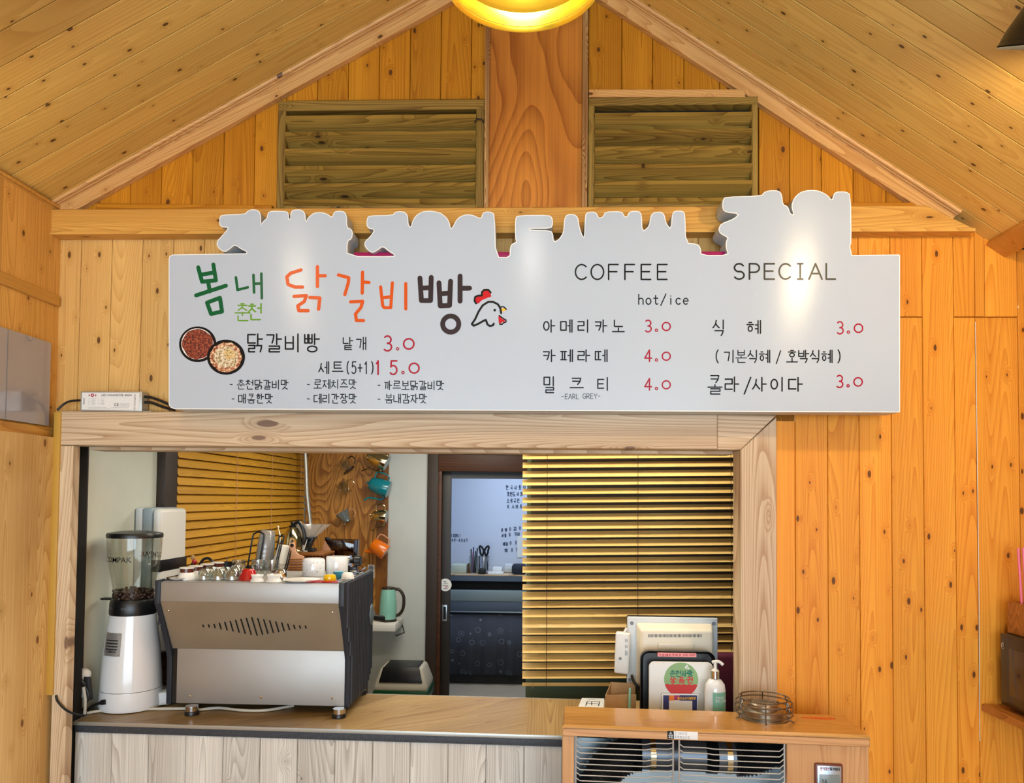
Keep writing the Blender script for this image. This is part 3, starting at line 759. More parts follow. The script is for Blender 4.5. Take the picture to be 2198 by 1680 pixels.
LAT = {
 'C': [arc(.55,.5,.5,.5,45,315)], 'O': [circ(.5,.5,.5)], 'F': [[(.1,0),(.1,1),(.85,1)],[(.1,.52),(.75,.52)]], 'E': [[(.85,1),(.1,1),(.1,0),(.85,0)],[(.1,.52),(.75,.52)]],
 'S': [arc(.5,.74,.36,.26,30,270) + arc(.5,.25,.38,.25,90,-150)], 'P': [[(.12,0),(.12,1)],[(.12,1)] + arc(.5,.72,.38,.28,90,-90) + [(.12,.44)]],
 'I': [[(.5,0),(.5,1)],[(.25,1),(.75,1)],[(.25,0),(.75,0)]], 'A': [[(.0,0),(.5,1),(1,0)],[(.2,.36),(.8,.36)]], 'L': [[(.15,1),(.15,0),(.85,0)]],
 'h': [[(.15,1),(.15,0)],[(.15,.42)] + arc(.5,.42,.33,.2,150,0) + [(.83,0)]], 'o': [circ(.5,.31,.38,.31)], 't': [[(.45,.9),(.45,.12),(.6,0),(.8,.04)],[(.15,.62),(.8,.62)]],
 'i': [[(.5,.6),(.5,0)],[(.5,.84),(.5,.85)]], 'c': [arc(.52,.31,.38,.31,45,315)], 'e': [[(.15,.33),(.86,.33)] + arc(.5,.31,.37,.31,0,305)[1:]],
 '/': [[(.1,-.1),(.9,1.05)]], '3': [arc(.45,.75,.38,.25,140,-90) + arc(.45,.26,.44,.26,90,-140)], '4': [[(.65,0),(.65,1),(.0,.3),(.95,.3)]],
 '1': [[(.3,.8),(.55,1),(.55,0)]], '5': [[(.85,1),(.2,1),(.15,.55)] + arc(.42,.33,.44,.33,130,-140)], '0': [circ(.5,.5,.42,.5)], '.': [circ(.5,.08,.13,n=8)],
 '(': [arc(1.0,.5,.7,.7,130,230)], ')': [arc(.0,.5,.7,.7,-50,50)], '+': [[(.5,.15),(.5,.8)],[(.12,.48),(.88,.48)]], '-': [[(.1,.5),(.8,.5)]],
 'G': [arc(.52,.5,.48,.5,50,330) + [(.95,.45),(.55,.45)]], 'R': [[(.12,0),(.12,1)] + arc(.45,.73,.4,.27,90,-90) + [(.12,.46)],[(.4,.46),(.9,0)]], 'Y': [[(.0,1),(.5,.5),(1,1)],[(.5,.5),(.5,0)]],
 'K': [[(.1,1),(.1,0)],[(.85,1),(.1,.42)],[(.35,.6),(.9,0)]], '2': [arc(.5,.72,.4,.28,160,-30) + [(.05,0),(.95,0)]], '6': [[(.7,1),(.2,.5)] + arc(.5,.3,.4,.3,150,510)], '9': [circ(.5,.7,.38,.3),[(.88,.7),(.6,0)]],
 '7': [[(.05,1),(.9,1),(.4,0)]], '·': [[(.5,.5),(.5,.51)]], '8': [circ(.5,.75,.33,.25),circ(.5,.26,.4,.26)],
}
def glyph(ch):
    return hangul(ch) if 0xAC00 <= ord(ch) <= 0xD7A3 else LAT.get(ch, [])
def strokes_to(mb, pls, to3, w, nrm, lift):
    """flat round-ended strokes: pls in 2D, to3 maps to 3D on the surface, w stroke width in 3D units"""
    nrm = Vector(nrm).normalized()
    q_ = 0
    for pl in pls:
        pts = [Vector(to3(p)) + nrm * lift for p in pl]
        for a, b in zip(pts[:-1], pts[1:]):
            d = b - a
            if d.length < 1e-6: continue
            s = nrm.cross(d.normalized()) * (w / 2)
            q_ += 1; e_ = nrm * (6e-6 * (q_ % 60))
            mb.add([a - s + e_, b - s + e_, b + s + e_, a + s + e_], [(0, 1, 2, 3)])
        for p in pts:
            t = nrm.cross(Vector((0, 0, 1)) if abs(nrm.z) < .9 else Vector((1, 0, 0))).normalized(); u = nrm.cross(t)
            q_ += 1; p = p + nrm * (6e-6 * (q_ % 60))
            mb.add([p + t*(w/2*math.cos(k*math.pi/5)) + u*(w/2*math.sin(k*math.pi/5)) for k in range(10)], [tuple(range(10))])
    return mb
def textpx(mb, s, x0, x1, yc, h, w, to3px, nrm, lift, scale, gw=None, rot=0.0):
    """string laid out between pixels x0..x1 of the photograph's frame on a known surface"""
    n = len(s)
    gw = gw or h * .88
    pitch = (x1 - x0 - gw) / max(1, n - 1)
    for i, ch in enumerate(s):
        cx = x0 + gw / 2 + pitch * i
        ww = gw
        if not (0xAC00 <= ord(ch) <= 0xD7A3):
            ww = gw * (.72 if ch not in 'COGAEFSPLRKY' else .9)
        c, sn = math.cos(rot), math.sin(rot)
        def f(p, cx=cx, ww=ww):
            dx, dy = (p[0] - .5) * ww, (p[1] - .5) * h
            return to3px(cx + dx*c - dy*sn, yc - (dx*sn + dy*c))
        k_w = .8 if (0xAC00 <= ord(ch) <= 0xD7A3 and VOW[(ord(ch) - 0xAC00) % 588 // 28] in HV and (ord(ch) - 0xAC00) % 28) else 1.0
        strokes_to(mb, glyph(ch), f, w * scale * k_w, nrm, lift)
def btext(name, body, mat, parent, loc, size, rot=(math.pi/2, 0, 0), align='CENTER', wrap=None, sx=1.0, bold=0.005):
    """small plain lettering from the built-in font, turned into a mesh"""
    cu = bpy.data.curves.new(name, 'FONT'); cu.body = body; cu.size = size; cu.align_x = align; cu.align_y = 'CENTER'
    cu.resolution_u = 2; cu.offset = bold * size
    tmp = bpy.data.objects.new('tmp', cu); COL.objects.link(tmp)
    dg = bpy.context.evaluated_depsgraph_get()
    me = bpy.data.meshes.new_from_object(tmp.evaluated_get(dg))
    bpy.data.objects.remove(tmp)
    R = Matrix.Rotation(rot[2], 3, 'Z') @ Matrix.Rotation(rot[1], 3, 'Y') @ Matrix.Rotation(rot[0], 3, 'X')
    off = OFF[parent.name] if parent else Vector((0, 0, 0))
    for v in me.vertices:
        v.co.x *= sx
        v.co = (wrap(v.co.copy()) if wrap else R @ v.co + Vector(loc)) - off
    me.materials.clear(); me.materials.append(mat)
    o = bpy.data.objects.new(name, me)
    return put(o, parent)

# ------------------------------------------------------------------ the menu sign
YS = -.165
def sp(px, py): return P(px, py, YS)
def c5(x, y): return (360 + x / 2.892, 430 + y / 2.892)
def c6(x, y): return (1050 + x / 2.4154, 390 + y / 2.4154)
o5 = [(487,328),(488,318),(455,303),(415,276),(385,303),(355,322),(325,308),(303,280),(306,250),(335,220),(366,184),(374,168),(340,168),(320,155),(320,105),(337,88),(480,83),(493,66),(520,54),(555,57),(577,77),(580,150),(590,130),(615,110),(621,77),(642,64),(738,66),(751,80),(752,115),(761,115),(762,77),(777,57),(828,55),(854,77),(858,133),(870,105),(905,77),(945,71),(990,81),(1020,105),(1031,72),(1052,64),(1093,66),(1111,86),(1114,168),(1138,175),(1150,197),(1144,238),(1116,254),(1116,345),
      (1404,347),(1405,336),(1370,316),(1335,286),(1300,312),(1270,327),(1240,310),(1219,280),(1224,253),(1257,223),(1284,182),(1246,175),(1233,155),(1236,110),(1252,93),(1395,90),(1411,71),(1437,66),(1469,69),(1491,89),(1495,153),(1509,165),(1516,135),(1536,96),(1576,69),(1630,63),(1690,73),(1734,106),(1751,140),(1758,175),(1771,160),(1796,111),(1840,87),(1890,87),(1944,112),(1955,77),(1977,68),(2009,70),(2031,87),(2038,350),(2122,352)]
o6 = [(107,347),(115,323),(141,312),(134,290),(134,190),(147,173),(309,171),(329,186),(331,225),(318,243),(212,243),(212,249),(318,251),(332,270),(335,310),(360,299),(384,263),(389,190),(402,169),(440,167),(461,182),(468,230),(480,270),(493,291),(496,176),(507,157),(545,154),(561,166),(569,187),(590,180),(601,154),(689,152),(702,180),(715,180),(724,157),(746,150),(779,152),(792,171),(795,258),(829,229),(836,176),(852,157),(894,155),(910,171),(918,214),(942,244),(948,162),(966,149),(1004,150),(1017,167),(1021,316),(1080,321),(1097,341),(1101,380),
      (1239,380),(1226,340),(1228,305),(1238,291),(1197,269),(1187,245),(1202,216),(1270,190),(1293,166),(1230,160),(1209,144),(1209,97),(1223,77),(1410,72),(1426,52),(1451,44),(1499,44),(1518,62),(1524,118),(1549,126),(1562,165),(1579,171),(1566,130),(1577,87),(1611,53),(1660,41),(1710,45),(1754,67),(1777,97),(1786,62),(1802,50),(1850,50),(1876,66),(1879,320),(1871,331),(1881,380)]
pts = [c5(*p) for p in o5] + [c6(*p) for p in o6]
def chaikin(ps):
    o = []
    for a, b in zip(ps[:-1], ps[1:]):
        o.append((a[0]*.78 + b[0]*.22, a[1]*.78 + b[1]*.22)); o.append((a[0]*.22 + b[0]*.78, a[1]*.22 + b[1]*.78))
    return [ps[0]] + o + [ps[-1]]
pts = chaikin(pts)
outline = [(375, 878), (367, 875), (362, 868), (362, 556), (364, 549), (371, 546)] + pts + [(1930, 546), (1932, 548), (1932, 883), (1930, 885)]
base = sp(1147, 882)
sign = thing('menu_sign', 'long white menu signboard with cut-out lettering along its top edge', 'sign', (base.x, YS + .06, base.z))
front = [sp(*p) for p in outline]
def inset(ps, d):
    out = []; n = len(ps)
    for i in range(n):
        a, b, c = ps[i-1], ps[i], ps[(i+1) % n]
        d1 = (b - a); d2 = (c - b)
        if d1.length < 1e-6 or d2.length < 1e-6: out.append(b); continue
        d1.normalize(); d2.normalize()
        n1 = Vector((-d1.z, 0, d1.x)); n2 = Vector((-d2.z, 0, d2.x))
        q = n1 + n2
        q = q / max(.5, q.dot(n1)) if q.length > 1e-4 else n1
        out.append(b + q * d)
    return out
A = sum(front[i].x*front[(i+1)%len(front)].z - front[(i+1)%len(front)].x*front[i].z for i in range(len(front)))
sgn = 1 if A > 0 else -1
inn = inset(front, .0035 * sgn)
MB().prism([p + Vector((0, .004, 0)) for p in front], (0, .09, 0)).build('sign_side', M['signside'], sign, smooth=0)
n_ = len(front)
mb = MB().add(front + inn + [p + Vector((0, .005, 0)) for p in front], [(i, (i+1) % n_, n_ + (i+1) % n_, n_ + i) for i in range(n_)] + [(2*n_+i, 2*n_+(i+1) % n_, (i+1) % n_, i) for i in range(n_)])
mb.build('sign_rim', M['signedge'], sign, smooth=0)
mb = MB().add([p + Vector((0, -.0006, 0)) for p in inn], [tuple(range(n_))])
mb.build('sign_face', M['sign'], sign, smooth=0)
mb = MB().box(sp(756, 548) + Vector((0, .02, -.02)), sp(1560, 535) + Vector((0, .08, 0)))
mb.build('magenta_strip', M['magenta'], sign, bevel=.004)
SS = 1.0 / ppm(YS)
def signtext(items, mat, nm='lettering'):
    for it in items:
        s, x0, x1, yc, h, w = it[:6]
        kw = it[6] if len(it) > 6 else {}
        mb = MB()
        textpx(mb, s, x0, x1, yc, h, w, sp, NF, .0012, SS, **kw)
        mb.build(nm, mat, sign, smooth=0)
def signpoly(polys, w, mat, nm):
    mb = MB(); strokes_to(mb, polys, lambda p: sp(*c5(*p)), w / 2.892 * SS, NF, .0014)
    return mb.build(nm, mat, sign, smooth=0)
# shop name, stroke by stroke
signpoly([[(190,416),(214,505),(297,497)],[(284,398),(300,497)],[(203,462),(292,448)],[(252,505),(262,565)],[(177,590),(362,530)],[(245,635),(270,705),(338,690),(325,605),(245,635)]], 26, M['inkgreen'], 'shop_name_letters')
signpoly([[(424,478),(434,556),(498,540)],[(533,463),(537,572)],[(537,518),(578,516)],[(582,455),(585,608)]], 17, M['inkgreen'], 'shop_name_letters')
signpoly([[(828,432),(765,452),(740,475),(748,522),(790,538),(838,538)],[(930,412),(930,535)],[(930,468),(978,468)],[(785,596),(862,592),(848,628),(808,655),(815,685),(872,685)],[(883,603),(945,606),(937,676)]], 22, M['inkorange'], 'shop_name_letters')
signpoly([[(1060,463),(1124,480),(1122,510),(1100,585)],[(1210,446),(1208,576)],[(1210,507),(1250,510)],[(1136,630),(1211,627),(1200,665),(1166,705),(1172,746),(1216,746)]], 21, M['inkorange'], 'shop_name_letters')
signpoly([[(1322,537),(1335,655),(1345,666),(1385,666),(1395,512)],[(1330,605),(1390,598)],[(1478,517),(1478,674)]], 20, M['inkorange'], 'shop_name_letters')
signpoly([[(1566,482),(1575,622),(1632,622),(1636,478)],[(1572,545),(1632,542)],[(1684,512),(1692,655),(1750,652),(1756,502)],[(1690,580),(1750,576)],[(1815,470),(1815,626)],[(1815,546),(1874,545)],circ(1757,768,50,n=28)], 31, M['inkbrown'], 'shop_name_letters')
signtext([('춘', 505, 531, 670, 36, 3.4), ('천', 533, 558, 669, 34, 3.4)], M['inklime'])
# hen emblem
def fillpoly(ps, mat, nm, lift=.0013):
    mb = MB().add([sp(*c5(*p)) + Vector((0, -lift, 0)) for p in ps], [tuple(range(len(ps)))])
    return mb.build(nm, mat, sign, smooth=0)
comb = [(1915,640),(1905,625),(1908,600),(1925,592),(1950,590),(1950,570),(1965,555),(1990,555),(2005,572),(2008,598),(1985,605),(1950,620),(1930,640)]
fillpoly(comb, M['inkchick'], 'emblem_comb', .0011)
signpoly([comb[:9]], 12, M['ink'], 'emblem_line')
signpoly([[(1910,735),(1930,690),(1955,652),(1990,630),(2020,630),(2050,645),(2065,670),(2070,700)],[(1910,735),(1888,768),(1900,778),(1930,765),(1960,748),(1975,742),(1985,770),(2000,780),(2020,775),(2024,765)]], 13, M['ink'], 'emblem_line')
signpoly([[(2062,662),(2085,660),(2102,676)],[(2058,715),(2085,735),(2100,742),(2100,755),(2085,760),(2075,770),(2060,768)]], 8, M['ink'], 'emblem_line')
fillpoly([(2068,672),(2088,668),(2101,682),(2085,688),(2070,692)], M['inkyellow'], 'emblem_beak')
fillpoly([(2052,720),(2062,715),(2075,735),(2095,745),(2090,755),(2075,755),(2068,766),(2055,760)], M['inkchick'], 'emblem_wattle')
fillpoly(circ(2030,682,8,n=12)[:-1], M['ink'], 'emblem_eye')
# menu lines, left half
signtext([('닭갈비빵', 531, 686, 736, 38, 3.4, {'gw': 33})], M['ink'])
signtext([('낱개', 736, 787, 737, 26, 2.4, {'gw': 22}), ('세트', 684, 736, 789, 25, 2.6, {'gw': 22}), ('(5+1)', 740, 806, 789, 25, 2.5, {'gw': 15})], M['ink'])
def price(x3, y, h, w, ch='3', xd=None, x0=None, r=None, one=False):
    pmb = MB()
    if one: textpx(pmb, '1', 802, 822, 789, 29, 3.6, sp, NF, .0012, SS, gw=18)
    textpx(pmb, ch, x3 - h*.31, x3 + h*.31, y, h, w, sp, NF, .0012, SS, gw=h*.62 / .72)
    strokes_to(pmb, [circ(xd, y + h*.36, 2.6, n=10)], lambda p: sp(*p), 2.2 * SS, NF, .0012)
    strokes_to(pmb, [circ(x0, y + 1, r, n=24)], lambda p: sp(*p), w * SS, NF, .0012)
    pmb.build('price_figure', M['inkred'], sign, smooth=0)
price(829, 737, 32, 3.6, '3', 853.5, 877.5, 11)
price(842, 789, 29, 3.6, '5', 865, 889, 10.5, one=True)
kx = lambda x: 1050 + x / 2.4154
ky = lambda y: 390 + y / 2.4154
for ch, xx, yy in (('3', 818, 748), ('4', 818, 902), ('4', 818, 1050)):
    price(kx(xx), ky(yy), 25, 2.9, ch, kx(867), kx(918), 8.6)
for xx, yy in ((1812, 757), (1810, 1035)):
    price(kx(xx), ky(yy), 26, 2.9, '3', kx(xx + 50), kx(xx + 102), 9)
X5 = lambda x: 360 + x / 2.892
Y5 = lambda y: 430 + y / 2.892
signtext([('-', X5(383), X5(405), Y5(1143), 10, 2.0), ('춘천닭갈비맛', X5(432), X5(750), Y5(1143), 19.5, 2.0, {'gw': 16}),
          ('-', X5(862), X5(885), Y5(1143), 10, 2.0), ('로제치즈맛', X5(908), X5(1172), Y5(1140), 19, 2.0, {'gw': 16}),
          ('-', X5(1300), X5(1322), Y5(1147), 10, 2.0), ('까르보닭갈비맛', X5(1345), X5(1715), Y5(1148), 19, 2.0, {'gw': 16}),
          ('-', X5(395), X5(418), Y5(1232), 10, 2.0), ('매콤한맛', X5(440), X5(652), Y5(1230), 19.5, 2.0, {'gw': 16}),
          ('-', X5(862), X5(885), Y5(1232), 10, 2.0), ('데리간장맛', X5(908), X5(1172), Y5(1230), 19.5, 2.0, {'gw': 16}),
          ('-', X5(1300), X5(1322), Y5(1234), 10, 2.0), ('봄내감자맛', X5(1350), X5(1608), Y5(1230), 19, 2.0, {'gw': 16})], M['ink'])
# menu lines, right half
signtext([('COFFEE', kx(440), kx(935), ky(468), 32, 3.2, {'gw': 30}), ('SPECIAL', kx(1258), kx(1808), ky(465), 33, 3.6, {'gw': 31}),
          ('hot/ice', kx(764), kx(1042), ky(610), 21, 2.4, {'gw': 19})], M['ink'], 'heading')
signtext([('아메리카노', kx(280), kx(700), ky(748), 26, 2.8, {'gw': 25}), ('카페라떼', kx(280), kx(612), ky(902), 25, 2.8, {'gw': 26}),
          ('밀', kx(282), kx(345), ky(1052), 34, 2.8, {'gw': 25}), ('크', kx(420), kx(490), ky(1048), 26, 2.8, {'gw': 28}), ('티', kx(562), kx(625), ky(1048), 27, 2.8, {'gw': 25}),
          ('식', kx(1157), kx(1228), ky(757), 33, 2.8, {'gw': 28}), ('혜', kx(1335), kx(1412), ky(753), 27, 2.8, {'gw': 30}),
          ('(기본식혜', kx(1157), kx(1455), ky(905), 26, 2.5, {'gw': 23}), ('/', kx(1480), kx(1512), ky(908), 24, 2.4, {'gw': 16}), ('호박식혜)', kx(1542), kx(1838), ky(905), 26, 2.5, {'gw': 23}),
          ('콜', kx(1134), kx(1208), ky(1052), 40, 3.3, {'gw': 30}), ('라', kx(1222), kx(1300), ky(1050), 31, 3.0, {'gw': 30}), ('/', kx(1310), kx(1352), ky(1055), 31, 3.0, {'gw': 24}), ('사이다', kx(1364), kx(1624), ky(1050), 29, 3.0, {'gw': 30})], M['ink'])
signtext([('-EARL', kx(372), kx(468), ky(1113), 10.5, 1.1, {'gw': 8}), ('GREY-', kx(484), kx(580), ky(1111), 10.5, 1.1, {'gw': 8})], M['ink'], 'handwriting')
# printed pictures of two filled pans
def food(name, a, b, c, sc):
    mt, N, L, B = newmat(name)
    tc = N.new('ShaderNodeTexCoord'); nz = N.new('ShaderNodeTexNoise'); nz.inputs['Scale'].default_value = sc; nz.inputs['Detail'].default_value = 3
    L.new(tc.outputs['Object'], nz.inputs['Vector'])
    rp = N.new('ShaderNodeValToRGB'); rp.color_ramp.interpolation = 'LINEAR'
    rp.color_ramp.elements[0].position = .36; rp.color_ramp.elements[0].color = rgb(*a)
    rp.color_ramp.elements[1].position = .64; rp.color_ramp.elements[1].color = rgb(*c)
    e_ = rp.color_ramp.elements.new(.5); e_.color = rgb(*b)
    L.new(nz.outputs['Fac'], rp.inputs[0]); L.new(rp.outputs[0], B.inputs['Base Color']); B.inputs['Roughness'].default_value = .35
    return mt
fA = food('print_chilli_pan', (60,24,14), (124,44,28), (170,90,60), 130)
fB = food('print_cheese_pan', (120,40,20), (196,140,100), (236,214,180), 110)
fC = food('print_egg_topping', (226,160,40), (232,206,150), (80,80,50), 160)
for (cx_, cy_), (rx_, ry_), fm_, lift in (((187,893),(116,111),fA,.0010), ((363,973),(118,109),fB,.0016)):
    fillpoly(circ(cx_, cy_, rx_, ry_, 32)[:-1], M['ink'], 'picture_pan_rim', lift)
    if fm_ is fA: fillpoly(circ(cx_ - 2, cy_ - 2, rx_ - 16, ry_ - 14, 28)[:-1], M['label'], 'picture_food_edge', lift + .0002)
    fillpoly([(x + random.uniform(-4, 4), y + random.uniform(-4, 4)) for x, y in circ(cx_, cy_, rx_ - 20, ry_ - 17, 28)[:-1]], fm_, 'picture_food', lift + .0004)
fillpoly([(x + random.uniform(-7, 7), y + random.uniform(-7, 7)) for x, y in circ(365, 972, 72, 66, 24)[:-1]], food('print_cheese', (236,226,206),(214,190,150),(120,110,70),150), 'picture_food', .0024)
fillpoly([(x + random.uniform(-6, 6), y + random.uniform(-6, 6)) for x, y in circ(385, 955, 36, 30, 16)[:-1]], fC, 'picture_food', .0028)

# driver box of the sign with its cables
Yb = -.062
q0, q1 = P(172, 876, Yb), P(303, 840, Yb)
zled = zHdT
led = thing('led_converter', 'small aluminium power converter box with white printed label', 'converter', ((q0.x + q1.x) / 2, Yb + .02, zled))
hh = q1.z - zled
MB().box((q0.x, Yb, zled), (q1.x + .004, Yb + .05, zled + hh)).build('case', M['alu'], led, bevel=.002)
MB().box((q0.x + .006, Yb - .0008, zled + .006), (q1.x - .006, Yb, zled + hh - .005)).build('label_plate', M['label'], led)
lw_ = q1.x - q0.x
def lt(b, fx, fz, s, mat='ink', rot=0.0):
    btext('label_text', b, M[mat], led, (q0.x + lw_ * fx, Yb - .0014, zled + hh * fz), s, rot=(math.pi/2, rot, 0))
lt('LED CONVERTER 400W', .60, .80, .0115, 'inkbrown'); lt('INPUT', .065, .5, .009, rot=-math.pi/2)
lt('OUTPUT DC 12V', .90, .45, .0085, rot=math.pi/2); lt('CE', .60, .32, .016); 
mb = MB()
for i in range(3):
    c = Vector((q0.x + lw_ * (.68 + .055 * i), Yb - .0012, zled + hh * .32)); strokes_to(mb, [[(-.5,-.5),(.5,-.5),(.5,.5),(-.5,.5),(-.5,-.5)]], lambda p, c=c: c + Vector((p[0]*.009, 0, p[1]*.009)), .0009, NF, .0002)
for i in range(5):
    for x0_, x1_ in ((.14, .17), (.185, .27), (.30, .33), (.345, .42)):
        z_ = zled + hh * (.62 - .075 * i); strokes_to(mb, [[(x0_, 0), (x1_ - random.uniform(0, .03), 0)]], lambda p, z_=z_: Vector((q0.x + lw_*p[0], Yb - .0012, z_)), .0009, NF, .0002)
for x0_, x1_ in ((.14, .50), (.14, .44), (.52, .80)):
    z_ = zled + hh * random.uniform(.12, .2); strokes_to(mb, [[(x0_, 0), (x1_, 0)]], lambda p, z_=z_: Vector((q0.x + lw_*p[0], Yb - .0012, z_)), .0008, NF, .0002)
mb.build('label_text', M['inkgrey'], led, smooth=0)
mb = MB(); c = Vector((q0.x + lw_*.2, Yb - .0012, zled + hh*.8)); strokes_to(mb, [circ(0,0,.005,n=12)], lambda p: c + Vector((p[0],0,p[1])), .0035, NF, .0002)
strokes_to(mb, [[(-.016,0),(-.009,0)],[(.010,0),(.017,0)],[(-.0125,-.004),(-.0125,.004)],[(.0135,-.004),(.0135,.004)]], lambda p: c + Vector((p[0],0,p[1])), .002, NF, .0002)
mb.build('label_logo', M['inkred'], led, smooth=0)
mb = MB().box((q1.x + .004, Yb + .012, zled), (q1.x + .03, Yb + .035, zled + .003)).lathe([(.008, 0), (.008, .004)], (q1.x + .026, Yb + .024, zled), n=12)
mb.build('mounting_lug', M['alu'], led)
def rope(name, pts, r, mat, lab, cat, n=8, sub=5, group=None):
    pts = [Vector(p) for p in pts]
    ext = [pts[0]*2 - pts[1]] + pts + [pts[-1]*2 - pts[-2]]
    out = []
    for i in range(1, len(ext) - 2):
        for k in range(sub):
            t = k / sub; a, b, c, d = ext[i-1], ext[i], ext[i+1], ext[i+2]
            out.append(.5 * ((2*b) + (c - a)*t + (2*a - 5*b + 4*c - d)*t*t + (3*b - a - 3*c + d)*t**3))
    out.append(pts[-1])
    mb = MB().tube(out, r, n)
    if lab is None: return mb
    return single(name, mb, mat, lab, cat, pts[-1] if pts[-1].z < pts[0].z else pts[0], group)
rope('power_cable', [P(172, 859, Yb + .01), P(150, 861, Yb + .01), P(136, 868, Yb + .01), P(123, 880, Yb + .006)], .0045, M['rubber'], 'short black cable left of the power converter', 'cable')
rope('power_cable', [P(306, 851, Yb + .02), P(325, 853, Yb + .02), P(350, 862, Yb + .02), P(372, 872, Yb + .02)], .0055, M['rubber'], 'upper black cable from the converter into the sign', 'cable')
rope('power_cable', [P(306, 863, Yb + .02), P(325, 864, Yb + .02), P(350, 873, Yb + .02), P(375, 880, Yb + .01)], .0055, M['rubber'], 'lower black cable from the converter into the sign', 'cable')
# ------------------------------------------------------------------ counter
cx0 = P(147, 1555, 0).x; cx1 = xWR - .002
ctr = thing('serving_counter', 'long serving counter with whitewashed plank front and wood laminate top', 'counter', ((cx0 + cx1) / 2, .27, 0))
yB = .54
ctr.rotation_euler = (0, 0, -.03)
# laminate pieces of the top, grain laid at angles like parquet
pieces = []
zt = zC
xe = P(1135, 1560, .02).x
def topboard(poly, ang):
    cxm = sum(p[0] for p in poly) / len(poly); cym = sum(p[1] for p in poly) / len(poly)
    d = Vector((math.cos(ang), math.sin(ang), 0)); yd = Vector((0, 0, 1)).cross(d)
    loc = Vector((cxm, cym, zt))
    pl = [((Vector((p[0], p[1], zt)) - loc).dot(d), (Vector((p[0], p[1], zt)) - loc).dot(yd)) for p in poly]
    board('top_panel', ctr, M['ctop'], loc, d, yd, pl, .011, .0007)
n = 7
span = (xe - cx0 - .006) / n
for i in range(n):
    a = cx0 + .006 + span * i; b = a + span; sl = .16
    a0, a1 = (a - sl if i else cx0 + .006), (a + sl if i else cx0 + .006)
    b0, b1 = (b - sl if i < n - 1 else xe), (b + sl if i < n - 1 else xe)
    topboard([(max(cx0 + .006, a0), .006), (max(cx0 + .006, b0), .006), (min(xe, b1), yB), (min(xe, a1), yB)], .55 if i % 2 else .62)
topboard([(xe, .006), (cx1, .006), (cx1, yB), (xe, yB)], math.pi / 2)
MB().box((cx0, 0, zC - .014), (cx1, .006, zC + .001)).build('metal_edge', M['alu'], ctr, bevel=.0015)
MB().box((cx0, .006, zC - .014), (cx0 + .006, yB, zC + .001)).build('metal_edge', M['alu'], ctr)
MB().box((cx0 + .01, yB, zC - .03), (cx1, yB + .004, zC + .001)).build('metal_edge', M['alu'], ctr)
zb1 = P(600, 1587, .004).z
MB().box((cx0 + .004, .006, zb1), (cx1, .03, zC - .0145)).build('dark_band', M['band'], ctr, bevel=.001)
MB().box((cx0 + .03, .045, .0), (cx1, yB - .02, zC - .032)).build('carcass', M['blackm'], ctr)
bx = [P(150 + 81.6 * i, 1620, .015).x for i in range(18)]
bx[-1] = cx1
for a, b in zip(bx[:-1], bx[1:]):
    board('front_plank', ctr, M['cfront'], (a + .0008, .015, 0.02), ZU, (-1, 0, 0), [(0, 0), (zb1 - .022, 0), (zb1 - .022, -(b - a - .0016)), (0, -(b - a - .0016))], .028, .003)

# ------------------------------------------------------------------ espresso machine
YM0, YM1 = .085, .20
a = P(345, 1252, YM0); b = P(728, 1252, YM0)
mx0, mx1 = a.x, b.x
zT, zU, zM_, zBt = P(540, 1251, YM0).z, P(540, 1293, YM0).z, P(560, 1394, YM1).z, P(560, 1512, YM1).z
ym2 = .60
em = thing('espresso_machine', 'steel backed espresso machine with ribbed black side panels', 'espresso machine', ((mx0 + mx1) / 2, .35, zC))
MB().prism([(mx0, YM0 + .002, zT), (mx0, YM0 + .002, zU), (mx0, YM1 + .002, zM_), (mx0, YM1 + .002, zBt), (mx0, ym2, zBt), (mx0, ym2, zT - .004)], (mx1 - mx0, 0, 0)).build('body', M['black'], em)
MB().box((mx0, YM0 - .001, zU), (mx1, YM0 + .012, zT)).build('top_band', M['steel'], em, bevel=.002)
nP = Vector((1, 0, 0)).cross(Vector((0, YM1 - YM0, zM_ - zU)).normalized())
if nP.y > 0: nP = -nP
MB().prism([(mx0, YM0, zU), (mx1, YM0, zU), (mx1, YM1, zM_), (mx0, YM1, zM_)], -nP * .006).build('upper_panel', M['steeld'], em, smooth=0)
MB().box((mx0 + .02, YM1 - .001, zBt), (mx1, YM1 + .01, zM_)).build('lower_panel', M['steel'], em, bevel=.002)
ptU = Vector((0, YM0, zU)) + nP * .0
def up_(px, py): return PPL(px, py, ptU, nP)
c3 = lambda x, y: (200 + x / 3.33, 1060 + y / 3.33)
hl = [6, 8, 12, 20, 27, 34, 42, 50, 57, 63, 56, 49, 42, 35, 28, 20, 12, 9, 7]
for i, h_ in enumerate(hl):
    cx_ = 787 + 40.7 * i; cy_ = 941 + i * .45
    mb = MB(); strokes_to(mb, [[c3(cx_ - h_ * .3, cy_ - h_), c3(cx_ + h_ * .3, cy_ + h_)]], lambda p: up_(*p), .0062, nP, .0012)
    mb.build('vent_slot', M['dark'], em, smooth=0)
for px_s, py_s, pl in ((538, 835, 0), (1710, 847, 0), (690, 1443, 1), (1199, 1451, 1), (1710, 1460, 1)):
    c = up_(*c3(px_s, py_s)) if pl == 0 else P(*c3(px_s, py_s), YM1)
    nn = nP if pl == 0 else NF
    MB().lathe([(.0055, 0), (.0055, .001), (.003, .0028)], c, nn, 12).build('screw', M['chrome'], em)
for px_l in (412, 728):
    c = P(px_l, 1530, .24); y_ = .17
    c = Vector((P(px_l, 1530, y_).x, y_, zC + .0006))
    lg = MB().lathe([(.026, .016), (.026, zBt - zC - .001)], c, n=20).build('leg', M['chrome'], em)
    MB().lathe([(.029, 0), (.029, .010), (.026, .017)], c, n=20).build('rubber_foot', M['black'], lg)
